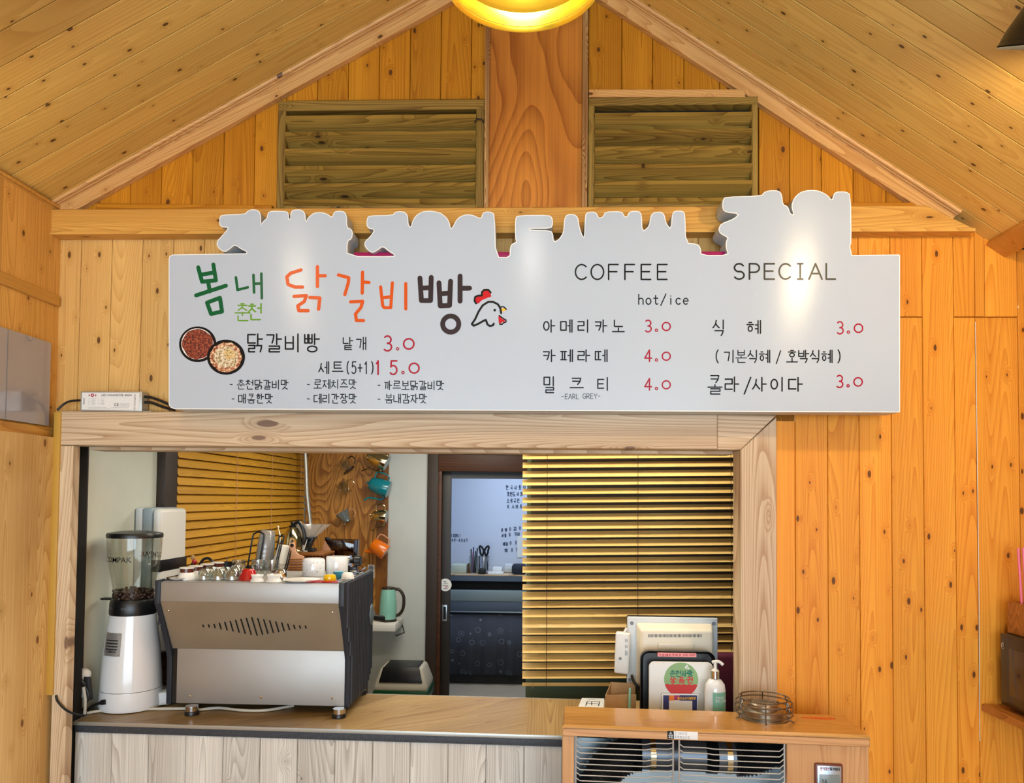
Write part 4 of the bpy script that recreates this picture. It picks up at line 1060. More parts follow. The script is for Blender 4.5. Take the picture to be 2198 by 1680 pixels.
for px_l in (412, 728):
    c = Vector((P(px_l, 1530, .17).x, .54, zC + .0006))
    lg = MB().lathe([(.026, .016), (.026, zBt - zC - .001)], c, n=20).build('leg', M['chrome'], em)
    MB().lathe([(.029, 0), (.029, .010), (.026, .017)], c, n=20).build('rubber_foot', M['black'], lg)
# side panels with their profile, and the ribs on the right one
prof = [(YM0 - .006, zT + .006), (YM0 - .006, zU - .01), (YM0 + .02, zU - .05), (YM1 - .03, zM_ + .02), (YM1 - .004, zM_ - .04), (YM1 - .004, zBt - .004), (ym2 - .10, zBt - .004), (ym2 - .01, zBt + .07), (ym2 + .005, zBt + .2), (ym2 + .005, zT + .012), (ym2 - .06, zT + .010), (.4, zT + .008)]
for x_, s_ in ((mx0 - .022, 1), (mx1, -1)):
    MB().prism([(x_, y, z) for y, z in prof], (.022, 0, 0)).build('side_panel', M['navy'], em, bevel=.003)
def interp(y, lower):
    seq = prof[5:9] if lower else None
    if not lower:
        pl = [(YM0 - .006, zT + .006), (.4, zT + .008), (ym2 - .06, zT + .010), (ym2 + .005, zT + .012)]
    else:
        pl = [(YM0 - .006, zU - .01), (YM0 + .02, zU - .05), (YM1 - .03, zM_ + .02), (YM1 - .004, zM_ - .04), (YM1 + .01, zBt), (ym2 - .10, zBt), (ym2 - .01, zBt + .07), (ym2 + .005, zBt + .2)]
    for (y0, z0), (y1, z1) in zip(pl[:-1], pl[1:]):
        if y0 <= y <= y1: return z0 + (z1 - z0) * (y - y0) / (y1 - y0)
    return pl[-1][1]
xr = mx1 + .022
nr = 17
for i in range(nr):
    y = YM0 + .05 + (ym2 - YM0 - .07) * i / (nr - 1)
    zl_ = interp(y, True) + .012; zh = interp(y, False) - .006
    MB().tube([(xr, y, zl_), (xr, y, zh)], .009, 8).build('rib', M['navy'], em)
xf0 = mx0 - .022
mb = MB()
for i in range(6):
    y = YM0 + .05 + .09 * i
    mb.tube([(xf0, y, interp(y, True) + .012), (xf0, y, interp(y, False) - .006)], .009, 8)
mb.build('left_ribs', M['navy'], em, kind='stuff')
c = PXp(797, 1318, xr + .009); c.x = xr + .009
MB().lathe([(.036, 0), (.036, .004), (.03, .006)], c, (1, 0, 0), 24).xf(Matrix.Translation(c) @ Matrix.Scale(1.35, 4, (0, 0, 1)) @ Matrix.Translation(-c)).build('oval_badge', M['galv'], em)
# cup tray on top
MB().box((mx0 + .004, YM0 + .012, zT - .002), (mx1 - .004, ym2 - .02, zT + .002)).build('cup_tray', M['steel'], em)
MB().tube([(mx1 - .01, YM0 + .02, zT + .012), (mx1 - .01, .4, zT + .014), (mx1 - .01, ym2 - .05, zT + .018), (mx1 - .012, ym2 - .01, zT + .02)], .004, 8).build('tray_rail', M['chrome'], em)
MB().tube([(mx0 + .01, YM0 + .02, zT + .012), (mx0 + .01, .4, zT + .014), (mx0 + .01, ym2 - .05, zT + .018)], .004, 8).build('tray_rail', M['chrome'], em)
c = PXp(812, 1330, mx1 - .05); 
mb = MB().lathe([(.03, 0), (.034, .03), (.02, .05)], (mx1 - .03, ym2 + .005, 1.25), (0, 1, 0), 16)
mb.build('group_head', M['chrome'], em)
mb = MB().tube([(mx1 - .03, ym2 + .04, 1.24), (mx1 + .01, ym2 + .1, 1.22), (mx1 + .04, ym2 + .16, 1.205)], [.012, .014, .017], 10)
mb.build('portafilter_handle', M['black'], em)

# ------------------------------------------------------------------ grinder
YG = .27
gcx = P(281, 1500, YG).x
k_ = 1.0 / ppm(YG)
gz = lambda py: P(281, py, YG).z
gr_ = thing('coffee_grinder', 'tall white coffee grinder with smoky bean hopper', 'coffee grinder', (gcx, YG, zC))
c = (gcx, YG, 0)
zs = P(281, 1486, YG - .1).z
MB().lathe([(.124, zC + .004), (.128, zC + .02), (.124, zs - .002)], c, n=40).build('base', M['white'], gr_)
MB().prism([(gcx, YG - .09, zC + .006), (gcx + .165, YG + .02, zC + .006), (gcx + .165, YG + .13, zC + .006), (gcx, YG + .12, zC + .006)], (0, 0, zs - zC - .03)).build('base_tray', M['white'], gr_, bevel=.006)
MB().lathe([(.123, zs), (.121, zs + .05), (.113, zs + .16), (.100, gz(1345)), (.092, gz(1316))], c, n=40).build('body', M['white'], gr_)
MB().lathe([(.092, gz(1316)), (.094, gz(1312)), (.092, gz(1290)), (.086, gz(1284))], c, n=40).build('adjustment_collar', M['black'], gr_)
MB().box((gcx - .135, YG - .02, gz(1287)), (gcx - .06, YG + .02, gz(1283))).build('hopper_slide', M['black'], gr_, bevel=.001)
hp = [(.076, gz(1284)), (.081, gz(1262)), (.096, gz(1222)), (.106, gz(1190)), (.109, gz(1165)), (.109, gz(1152))]
MB().lathe(hp, c, n=40, cap0=False, cap1=False).build('hopper', M['hopper'], gr_)
MB().lathe([(.112, gz(1153)), (.113, gz(1147)), (.109, gz(1143)), (.06, gz(1139)), (.01, gz(1138))], c, n=40).build('hopper_lid', M['black'], gr_)
mb = MB()
for i in range(240):
    a_ = random.uniform(0, 6.28); zz = random.uniform(gz(1283), gz(1263)); rr = (.076 if random.random() < .6 else random.uniform(.0, .074))
    if zz > gz(1266): rr = random.uniform(0, .078)
    t = MB().ball((0, 0, 0), .007, 6, (1.25, .8, .7))
    t.xf(Matrix.Translation((gcx + rr*math.cos(a_), YG + rr*math.sin(a_), zz)) @ Matrix.Rotation(random.uniform(0, 3), 4, 'X') @ Matrix.Rotation(random.uniform(0, 3), 4, 'Z'))
    mb.add(t.v, t.f)
mb.lathe([(.070, gz(1283)), (.073, gz(1267))], c, n=20)
mb.build('coffee_beans', M['bean'], gr_, kind='stuff')
def wrapcyl(r, z0, a0):
    def f(v):
        a_ = a0 + v.x / r
        return Vector((gcx + r * math.sin(a_), YG - r * math.cos(a_), z0 + v.y))
    return f
btext('hopper_print', 'COMPAK', M['ink'], gr_, (0, 0, 0), .032, wrap=wrapcyl(.1085, gz(1198), -.22), sx=1.0)
def wrapback(v):
    a_ = .28 + v.x / .112
    return Vector((gcx + .1085 * math.sin(a_), YG + .1085 * math.cos(a_) , gz(1193) + v.y))
btext('hopper_print', 'COMPAK', M['ink'], gr_, (0, 0, 0), .032, wrap=lambda v: wrapback(Vector((-v.x + .0, v.y, 0)) ) if False else wrapback(Vector((v.x * -1, v.y, 0))))
# plate on the body follows the cone
def bodyr(z):
    pr_ = [(zs, .123), (zs + .05, .121), (zs + .16, .113), (gz(1345), .100), (gz(1316), .092)]
    for (z0, r0_), (z1, r1_) in zip(pr_[:-1], pr_[1:]):
        if z0 <= z <= z1: return r0_ + (r1_ - r0_) * (z - z0) / (z1 - z0)
    return .12
def bodyp(x, z, lift=.002):
    r = bodyr(z) + lift; a_ = x / r
    return Vector((gcx + r * math.sin(a_), YG - r * math.cos(a_), z))
zp0, zp1 = gz(1397), gz(1350)
mb = MB(); vs = []; fs = []
for j in range(5):
    for i in range(7):
        vs.append(bodyp(-.076 + .086 * i / 6, zp0 + (zp1 - zp0) * j / 4, .0025))
for j in range(4):
    for i in range(6):
        fs.append((j*7+i, j*7+i+1, (j+1)*7+i+1, (j+1)*7+i))
mb.add(vs, fs).build('name_plate', M['steel'], gr_)
for j in range(4):
    mb = MB(); z_ = gz(1365 + 6 * j)
    for i in range(6):
        p, q = bodyp(-.064 + .062 * i / 6, z_, .0035), bodyp(-.064 + .062 * (i + 1) / 6, z_, .0035)
        mb.add([p + Vector((0, 0, -.0022)), q + Vector((0, 0, -.0022)), q + Vector((0, 0, .0022)), p + Vector((0, 0, .0022))], [(0, 1, 2, 3)])
    mb.build('plate_slot', M['dark'], gr_)
btext('plate_print', 'COMPAK', M['ink'], gr_, (0, 0, 0), .013, wrap=lambda v: bodyp(-.033 + v.x, gz(1388) + v.y, .0035))
for x_, z_ in ((-.072, zp0 + .006), (.006, zp0 + .006), (-.072, zp1 - .006), (.006, zp1 - .006)):
    MB().ball(bodyp(x_, z_, .003), .003, 8).build('plate_screw', M['chrome'], gr_)
for x_ in (-.06, .012):
    mb = MB()
    zc_ = gz(1300); rr = .0945
    pl = [(x_ + p[0], zc_ + p[1]) for p in ((-.012, -.003), (.012, -.003), (.012, .003), (-.012, .003), (-.012, -.003))]
    strokes_to(mb, [pl], lambda p: (gcx + rr*math.sin(p[0]/rr), YG - rr*math.cos(p[0]/rr), p[1]), .0012, NF, .001)
    mb.build('collar_mark', M['inkgrey'], gr_, smooth=0)
# cable plug at the grinder foot and cables
rope('grinder_cable', [P(226, 1506, YG - .12), P(210, 1510, YG - .12), P(195, 1518, YG - .12), P(184, 1530, YG - .12)], .006, M['rubber'], 'black grinder cable with moulded plug at its foot', 'cable')
mb = MB().lathe([(.010, 0), (.011, .018), (.008, .024)], P(228, 1506, YG - .118), (-1, 0, -.15), 12)
single('cable_plug', mb, M['black'], 'black round plug on the grinder base', 'plug', P(228, 1506, YG - .118))
rope('white_cable', [PZ(186, 1530, zC + .008), PZ(230, 1524, zC + .008), PZ(330, 1521, zC + .008), PZ(400, 1520, zC + .008)], .006, M['cablew'], 'off white cable lying on the counter before the grinder', 'cable')
rope('white_cable', [PZ(425, 1523, zC + .008), PZ(470, 1519, zC + .008), PZ(520, 1524, zC + .008), PZ(570, 1524, zC + .008), PZ(630, 1514, zC + .008)], .006, M['cablew'], 'off white cable looping under the espresso machine', 'cable')
# sockets and plugs at the left edge
Yp = .12
pt = thing('power_strip', 'white socket block crowded with plugs behind the left post', 'socket', P(168, 1500, Yp))
MB().box(P(150, 1440, Yp), P(165, 1398, Yp) + Vector((0, .02, 0))).build('wall_socket', M['plas2'], pt, bevel=.003)
MB().obox(P(172, 1462, Yp + .02), Vector((.032, 0, .006)), Vector((0, .02, 0)), Vector((-.008, 0, .05))).build('adapter', M['plasw'], pt, bevel=.012, seg=3)
MB().obox(P(172, 1484, Yp + .02), Vector((.026, 0, -.004)), Vector((0, .02, 0)), Vector((-.004, 0, .02))).build('adapter', M['plas2'], pt, bevel=.008, seg=3)
MB().ball(P(180, 1446, Yp + .01), .03, 14, (1, .7, .8)).build('plug', M['plasw'], pt)
rope('x', [P(152, 1446, Yp - .01), P(165, 1455, Yp - .01), P(182, 1470, Yp - .01)], .011, None, None, None).build('plug', M['black'], pt)
rope('x', [P(182, 1470, Yp - .01), P(190, 1490, Yp - .01), P(184, 1510, Yp - .01), P(176, 1536, Yp - .01)], .007, None, None, None).build('cord', M['rubber'], pt)
rope('x', [P(179, 1474, Yp - .02), P(183, 1500, Yp - .02), P(182, 1532, Yp - .02)], .006, None, None, None).build('cord', M['cablew'], pt)
MB().obox(P(190, 1476, Yp), Vector((.012, 0, -.004)), Vector((0, .01, 0)), Vector((-.006, 0, .045))).build('plug', M['blackm'], pt, bevel=.004)
rope('conduit_cable', [P(120, 1492, -.065), P(124, 1505, -.07), P(140, 1522, -.07), P(158, 1531, -.03), P(176, 1535, .05)], .0045, M['rubber'], 'thin black cable leaving the yellow conduit', 'cable')

# dispenser on the left kitchen wall
yd0, yd1 = PXp(344, 1200, KX + .13).y, PXp(400, 1200, KX + .13).y
zd1 = P(320, 1090, .45).z
ds = thing('wall_dispenser', 'tall white wall dispenser with a black band behind the grinder', 'dispenser', (KX + .065, (yd0 + yd1) / 2, 1.05))
MB().box((KX + .002, yd0, 1.05), (KX + .04, yd1, zd1)).build('back_shell', M['plas2'], ds, bevel=.012)
MB().box((KX + .04, yd0 + .002, 1.05), (KX + .085, yd1 - .002, zd1)).build('middle_shell', pm('dispenser_grey', (150,164,170), .45), ds, bevel=.008)
MB().box((KX + .085, yd0, 1.05), (KX + .13, yd1, zd1 - .004)).build('front_shell', M['plasw'], ds, bevel=.02, seg=4)
zb_ = PXp(370, 1222, KX + .13).z, PXp(370, 1198, KX + .13).z
bd = MB().box((KX + .088, yd0 - .001, zb_[0]), (KX + .1315, yd1 + .001, zb_[1])).build('black_band', M['black'], ds, bevel=.001)
# ------------------------------------------------------------------ wooden blinds
def blind_slat(parent, mat, a, b, half, up_v, th=.0028):
    """slat from a to b, half-width vector 'half'"""
    a, b, half = Vector(a), Vector(b), Vector(half)
    xd = (b - a).normalized(); yd = half.normalized(); L_ = (b - a).length; w = half.length
    return board('slat', parent, mat, a, xd, yd, [(0, -w), (L_, -w), (L_, w), (0, w)], th, .0008)
YB = .80
bl = thing('wooden_blind', 'large pale wooden venetian blind hanging open in the serving window', 'blind', (P(1350, 1465, YB).x, YB, P(1350, 1462, YB).z))
xa, xb = P(1120, 1200, YB).x, P(1600, 1200, YB).x
tilt = .0215                                     # hangs a little crooked
ztop_, zbot = P(1120, 962, YB).z, P(1124, 1468, YB).z
nsl = 28
pitch_ = (ztop_ - zbot) / (nsl - 1)
for i in range(nsl):
    z = ztop_ - pitch_ * i
    h = Vector((0, -.0215, -.0138)) if i < nsl - 1 else Vector((0, -.004, -.008))
    r_ = random.uniform(-.003, .003) + (0.0105 if i in (20,) else 0)
    h.z += -r_; 
    tl = tilt * (.75 + .5 * i / nsl)
    z0 = z + random.uniform(-.0015, .0015)
    blind_slat(bl, M['blindR'], (xa + .004 * i / nsl * 2, YB, z0), (xb, YB, z0 + tl * (xb - xa)), h, ZU)
for px_c in (1173, 1367, 1566):
    x = P(px_c, 1200, YB).x
    mb = MB().tube([(x, YB - .026, ztop_ + .02), (x + .003, YB - .026, zbot + .0)], .0012, 5)
    mb.build('cord', M['dkbrown'], bl)
mb = MB().tube([(xa + .055, YB - .027, zbot + .01), (xa + .06, YB - .03, zbot - .012), (xa + .066, YB - .027, zbot + .002)], .001, 5)
mb.build('cord', M['kraft'], bl)
struct('slat_gap_shade', MB().box((px_.x + .02, .872, zbot + .02), (2.4, .879, 2.4)), M['gapshade'], 'dark brown sheet added behind the large wooden blind as slat gap shade', 'window')  # added sheet: its dark brown paints the shade between the slats
# amber blind on the window of the left wall: nearly closed
xk = KX + .035
yl0, yl1 = PXp(377, 1100, xk).y, PXp(652, 1100, xk).y
b2 = thing('wooden_blind', 'closed amber wooden blind on the kitchen side window', 'blind', (xk, (yl0 + yl1) / 2, 1.18))
zt2 = 2.16; p2 = .0468; i = 0
while zt2 - p2 * i > 1.18:
    z = zt2 - p2 * i
    blind_slat(b2, M['blindL'], (xk, yl0, z), (xk, yl1, z + random.uniform(-.002, .002)), (.010, 0, -.0225), ZU)
    i += 1
for px_c in (508, 583, 645):
    y = PXp(px_c, 1050, xk + .012).y
    MB().tube([(xk + .014, y, 2.2), (xk + .014, y, 1.18)], .0016, 5).build('cord', M['peach'], b2)

# ------------------------------------------------------------------ far kitchen wall: plywood panel with hanging pots
yw = KY - .02
pw = thing('plywood_panel', 'tall wavy grained plywood panel on the kitchen back wall', 'panel', (P(740, 1400, yw).x, yw, .9))
x0, x1, x2 = P(654, 1200, yw).x, P(807, 1200, yw).x, P(831, 1200, yw).x
board('panel_sheet', pw, M['plyk'], (x0, yw, .9), ZU, (-1, 0, 0), [(0, 0), (1.4, 0), (1.4, -(x1 - x0)), (0, -(x1 - x0))], .018, .001)
board('panel_strip', pw, M['woodbox'], (x1 + .001, yw, .75), ZU, (-1, 0, 0), [(0, 0), (1.55, 0), (1.55, -(x2 - x1)), (0, -(x2 - x1))], .018, .001)
# pots hang on their handles: local z is the lid axis, local +x the handle
def kettle(lab, px_, py_, mat, th, r, h, style='goose', knob='black', scale=1.0):
    c = P(px_, py_, yw - .09)
    t = thing('hanging_kettle' if style != 'jug' else 'hanging_pitcher', lab, 'kettle' if style != 'jug' else 'pitcher', c, rot=(0, th, 0), group='pots hung on the plywood panel')
    MB().lathe([(r * .96, -h/2), (r, -h/2 + .006), (r * .97, 0), (r * .86, h * .38), (r * .72, h/2 - .004)], n=26).build('body', mat, t, local=True)
    MB().lathe([(r*.6, -.003), (r, -.0015), (r, .0)], (0, 0, -h/2), n=26).build('base', M['galv'] if mat in (M['brass'], M['chrome']) else mat, t, local=True)
    if style == 'goose':
        MB().lathe([(r * .74, h/2 - .004), (r * .6, h/2 + .008), (.012, h/2 + .012), (.008, h/2 + .02), (.012, h/2 + .028), (.004, h/2 + .032)], n=20).build('lid', mat, t, local=True)
        mb = rope('x', [(-r * .9, 0, -h * .36), (-r - .025, 0, -h * .30), (-r - .035, 0, h * .05), (-r - .045, 0, h * .35), (-r - .075, 0, h * .55)], .006, None, None, None)
        mb.build('spout', mat, t, local=True)
    else:
        mb = MB().tube([(-r * .7, 0, h * .2), (-r * 1.05, 0, h * .42), (-r * 1.35, 0, h * .6)], [.022, .015, .008], 10)
        mb.build('spout', mat, t, local=True)
    mb = rope('x', [(r * .8, 0, h * .40), (r + .035, 0, h * .36), (r + .042, 0, -h * .05), (r + .03, 0, -h * .30), (r * .95, 0, -h * .34)], .0055, None, None, None)
    mb.build('handle', mat if mat in (M['teal'], M['brass']) else M['peach'], t, local=True)
    return t
kettle('brassy steel kettle hung highest on the panel strip', 812, 986, M['brass'], -1.15, .062, .15)
kettle('teal enamel kettle hung on the panel strip', 815, 1044, M['teal'], -1.25, .066, .15)
kettle('small shiny steel kettle hung between teal and orange pots', 816, 1107, M['brass'], -1.5, .048, .10)
kettle('orange enamel pitcher hung lowest on the panel strip', 813, 1176, M['orange'], -1.0, .062, .13, 'jug')
def dripper(lab, px_, py_, th, kind):
    c = P(px_, py_, yw - .07)
    t = thing('hanging_dripper', lab, 'coffee dripper', c, rot=(0, th, 0), group='drippers hung on the plywood panel')
    cone = M['glass'] if kind != 'metal' else M['galv']
    MB().lathe([(.022, -.04), (.055, .045), (.058, .05)], n=22, cap0=False, cap1=False).build('cone', cone, t, local=True)
    mb = MB()
    for i in range(9):
        a = i * 2 * math.pi / 9
        mb.tube([(.024*math.cos(a), .024*math.sin(a), -.036), (.055*math.cos(a + .6), .055*math.sin(a + .6), .045)], .0012, 4)
    mb.build('ribs', M['chrome'] if kind != 'metal' else M['wired'], t, local=True, kind='stuff')
    MB().lathe([(.02, -.05), (.05, -.046), (.052, -.04), (.022, -.036)], n=22).build('collar', M['black'] if kind == 'black' else (M['glass'] if kind == 'glass' else M['chrome']), t, local=True)
    mb = rope('x', [(.05, 0, .035), (.085, 0, .03), (.09, 0, -.01), (.06, 0, -.03)], .004, None, None, None)
    mb.build('handle', M['black'] if kind == 'black' else (M['glass'] if kind == 'glass' else M['peach']), t, local=True)
dripper('glass coffee dripper with black collar hung highest', 742, 1000, -.7, 'black')
dripper('small clear glass dripper hung below the black one', 738, 1047, -.5, 'glass')
dripper('ribbed metal dripper hung lowest on the plywood', 741, 1111, -.55, 'metal')
# flexible silver pipe
pp = [Vector((P(653, 955, yw - .25).x, yw - .25, 2.599)), P(654, 955, yw - .25), P(657, 1010, yw - .25), P(659, 1060, yw - .25), P(667, 1132, yw - .25)]
single('silver_pipe', MB().tube(pp, .016, 12), pm('foil_pipe', (196,196,190), .35, metal=.8, bump=.6, nscale=60), 'crinkled silver pipe hanging before the plywood', 'pipe', pp[-1])
sk = P(797, 1226, yw)
so = thing('wall_socket', 'white double wall socket on the plywood panel', 'socket', (sk.x, yw - .01, sk.z))
MB().box((sk.x - .028, yw - .012, sk.z - .055), (sk.x + .028, yw - .0005, sk.z + .055)).build('plate', M['plasw'], so, bevel=.012, seg=3)
for dz in (.026, -.024):
    MB().lathe([(.021, 0), (.021, .002)], (sk.x, yw - .012, sk.z + dz), (0, -1, 0), 16).build('socket_face', M['inkgrey'], so)
# kitchen back ledge with the mint kettle
lz = P(830, 1335, yw - .25).z
kl = thing('wall_shelf', 'small white shelf holding the mint kettle', 'shelf', (P(815, 1340, yw - .2).x, yw - .15, lz - .06))
xs0, xs1 = P(780, 1340, yw - .2).x, P(856, 1330, yw - .2).x
MB().box((xs0, yw - .34, lz - .055), (xs1, yw - .001, lz)).build('shelf_board', M['plasw'], kl, bevel=.004)
MB().tube([(xs1 - .01, yw - .02, lz - .04), (xs1 + .02, yw - .06, lz - .11), (xs1 - .04, yw - .1, lz - .13)], .005, 6).build('bracket', M['blackm'], kl)
kc = Vector((P(833, 1300, yw - .2).x, yw - .2, lz))
mk = thing('electric_kettle', 'mint green electric kettle on the small white shelf', 'kettle', kc)
MB().lathe([(.066, 0), (.066, .018)], kc, n=24).build('base', M['dkbrown'], mk)
MB().lathe([(.062, .018), (.064, .03), (.066, .12), (.058, .22), (.052, .245)], kc, n=24).build('body', M['mint'], mk)
MB().lathe([(.053, .245), (.05, .258), (.012, .264)], kc, n=24).build('lid', M['dkbrown'], mk)
h_ = rope('x', [kc + Vector((.045, 0, .245)), kc + Vector((.085, 0, .24)), kc + Vector((.118, 0, .19)), kc + Vector((.118, 0, .11)), kc + Vector((.095, 0, .06)), kc + Vector((.06, 0, .04))], .012, None, None, None)
h_.build('handle', M['dkbrown'], mk)
# swing-lid bin on the kitchen floor
bc = P(868, 1440, yw - .45)
bn = thing('waste_bin', 'grey swing lid waste bin with green bag behind the counter', 'bin', (bc.x, bc.y, 0))
bw_, bd_ = .19, .16
zt3 = P(868, 1425, yw - .45).z
MB().prism([(bc.x - bw_*.85, bc.y - bd_*.85, 0), (bc.x + bw_*.85, bc.y - bd_*.85, 0), (bc.x + bw_*.85, bc.y + bd_*.85, 0), (bc.x - bw_*.85, bc.y + bd_*.85, 0)], (0, 0, zt3 - .22)).build('tub', M['cream'], bn, bevel=.02)
MB().box((bc.x - bw_ - .01, bc.y - bd_ - .01, zt3 - .24), (bc.x + bw_ + .01, bc.y + bd_ + .01, zt3 - .15)).build('bin_bag', M['greenbag'], bn, bevel=.02, seg=2)
vs = []
for z_, k in ((zt3 - .16, 1.0), (zt3 - .12, 1.0), (zt3, .78)):
    vs += [(bc.x - bw_*k, bc.y - bd_*k, z_), (bc.x + bw_*k, bc.y - bd_*k, z_), (bc.x + bw_*k, bc.y + bd_*k, z_), (bc.x - bw_*k, bc.y + bd_*k, z_)]
fs = [(3, 2, 1, 0), (8, 9, 10, 11)] + [(r*4+i, r*4+(i+1) % 4, r*4+4+(i+1) % 4, r*4+4+i) for r in range(2) for i in range(4)]
MB().add(vs, fs).build('lid', pm('bin_lid_beige', (190,184,168), .5), bn, bevel=.015, seg=3)
u = [Vector((bc.x - bw_*.82, bc.y - bd_*.93, zt3 - .1)), Vector((bc.x + bw_*.82, bc.y - bd_*.93, zt3 - .1)), Vector((bc.x + bw_*.68, bc.y - bd_*.74, zt3 + .004)), Vector((bc.x - bw_*.68, bc.y - bd_*.74, zt3 + .004))]
MB().prism([p + Vector((0, -.012, .002)) for p in u], (0, .006, 0)).build('swing_flap', M['black'], bn, bevel=.004)
MB().box((bc.x - bw_*.66, bc.y - bd_*.74, zt3), (bc.x + bw_*.66, bc.y + bd_*.7, zt3 + .006)).build('swing_flap', M['black'], bn, bevel=.003)

# ------------------------------------------------------------------ sliding door and store room
sd = thing('sliding_door', 'dark sliding door leaf with round sticker and recessed pull', 'door', (P(957, 1490, KY + .05).x, KY + .05, 0))
xd0, xd1 = P(948, 1250, KY + .05).x, P(967, 1250, KY + .05).x
MB().box((xd0, KY + .02, 0), (xd1, KY + .06, dzt)).build('door_stile', pm('door_leaf_dark', (34,28,24), .5), sd, bevel=.002)
MB().box((xd1, KY + .02, P(1040, 1027, KY + .03).z), (dx1, KY + .06, dzt)).build('door_top_rail', pm('lintel_slate', (62,66,72), .6), sd)
c = P(954, 1315, KY + .018); 
MB().box((c.x - .018, KY + .012, c.z - .065), (c.x + .022, KY + .021, c.z + .065)).build('door_pull', M['galv'], sd, bevel=.003)
MB().box((c.x - .008, KY + .0112, c.z - .048), (c.x + .012, KY + .0125, c.z + .048)).build('pull_recess', M['dark'], sd)
c = P(956, 1255, KY + .018)
MB().lathe([(.05, 0), (.05, .001)], (c.x, KY + .019, c.z), (0, -1, 0), 28).build('round_sticker', M['label'], sd)
mb = MB(); strokes_to(mb, [[(-.018,.026),(-.006,.030),(.008,.024)], [(-.012,.012),(-.002,.018),(.004,.008)], [(.010,.010),(.018,.014)], [(-.022,-.004),(-.006,-.002),(.006,-.006),(.02,-.002)], [(-.014,-.030),(.016,-.030)]], lambda p: (c.x + p[0], KY + .0175, c.z + p[1]), .0035, NF, .0002)
mb.build('sticker_print', M['ink'], sd, smooth=0)
mb = MB(); strokes_to(mb, [[(-.004,-.017),(.006,-.015)], [(.010,-.015),(.022,-.017)]], lambda p: (c.x + p[0], KY + .0175, c.z + p[1]), .005, NF, .0002)
mb.build('sticker_print', M['inkred'], sd, smooth=0)
ywh = 4.95
# marker notes on the whiteboard wall
def wtext(s, x0, x1, yc, h, w=1.2, gw=None, mat='inkmark'):
    for i_, wd_ in enumerate([s]):
        mb = MB(); textpx(mb, wd_, x0, x1, yc, h, w, lambda a, b: P(a, b, ywh), NF, .003, 1.0 / ppm(ywh), gw=gw or h * .62)
        o = mb.build('marker_note', M[mat], notes, smooth=0)
notes = thing('marker_notes', 'handwritten blue marker notes on the store room whiteboard', 'handwriting', P(1095, 1060, ywh))
notes['kind'] = 'stuff'
wtext('한국사회적', 1086, 1128, 1046, 9); wtext('강원도', 1088, 1106, 1060, 8.5); wtext('사회', 1109, 1122, 1060, 8)
wtext('소상공인', 1088, 1115, 1074, 8.5); wtext('K', 1089, 1096, 1087, 7); wtext('스타트', 1099, 1121, 1087, 8)
for x0_, x1_, y_, s_ in ((1076, 1088, 1137, '운영'), (1093, 1098, 1135, '0'), (1102, 1109, 1134, '22'), (1114, 1121, 1133, '0'), (1077, 1087, 1149, '사장'), (1092, 1098, 1147, '0'), (1104, 1116, 1146, '700'), (1080, 1090, 1167, '배달'), (1094, 1101, 1165, '0'), (1105, 1119, 1164, '300'), (1082, 1090, 1181, '110'), (1097, 1103, 1180, '0'), (1107, 1115, 1179, '7')):
    wtext(s_, x0_, x1_, y_, 6.5, 1.3)
wtext('(강경도)', 968, 989, 1149, 6, .9); wtext('49-4069', 969, 1004, 1159, 6.5, .9)
c0, c1 = P(1110, 1195, ywh - .01), P(1124, 1150, ywh - .01)
mb = MB().box((c0.x, ywh - .012, c0.z), (c1.x, ywh - .001, c1.z))
single('paper_sheet', mb, M['label'], 'small white paper sheet pinned to the whiteboard wall', 'paper', (c0.x, ywh - .006, c0.z))
ysf = 4.45
zs_ = P(1040, 1233, ysf).z
ss_ = thing('store_shelf', 'long grey topped shelf in the store room', 'shelf', (P(1040, 1260, ysf).x, ysf + .2, 0))
sx0, sx1 = -1.15, 1.5
MB().box((sx0, ysf, zs_ - .012), (sx1, ywh - .01, zs_)).build('shelf_top', M['pale'], ss_, bevel=.002)
MB().box((sx0, ysf + .002, P(1040, 1247, ysf).z), (sx1, ysf + .03, zs_ - .012)).build('shelf_apron', M['stonegrey'], ss_)
MB().box((sx0, ysf + .06, P(1040, 1269, ysf).z), (sx1, ysf + .1, P(1040, 1246, ysf).z)).build('dark_gap', M['dark'], ss_)
zq = P(1040, 1268, ysf - .05).z, P(1040, 1290, ysf - .05).z, P(1040, 1311, ysf - .05).z
MB().box((sx0, ysf - .05, zq[1]), (sx1, ysf + .3, zq[0])).build('drawer_front', pm('drawer_grey_green', (134,150,152), .5), ss_, bevel=.003)
MB().box((sx0, ysf - .045, zq[2]), (sx1, ysf + .3, zq[1] - .002)).build('drawer_front', M['stonegrey'], ss_, bevel=.003)
MB().box((sx0, ysf - .07, zq[2] - .014), (sx1, ysf + .3, zq[2] - .001)).build('worktop_edge', M['galv'], ss_, bevel=.002)
MB().box((sx0, ysf, 0), (sx1, ysf + .3, zq[2] - .015)).build('carcass', M['blackm'], ss_)
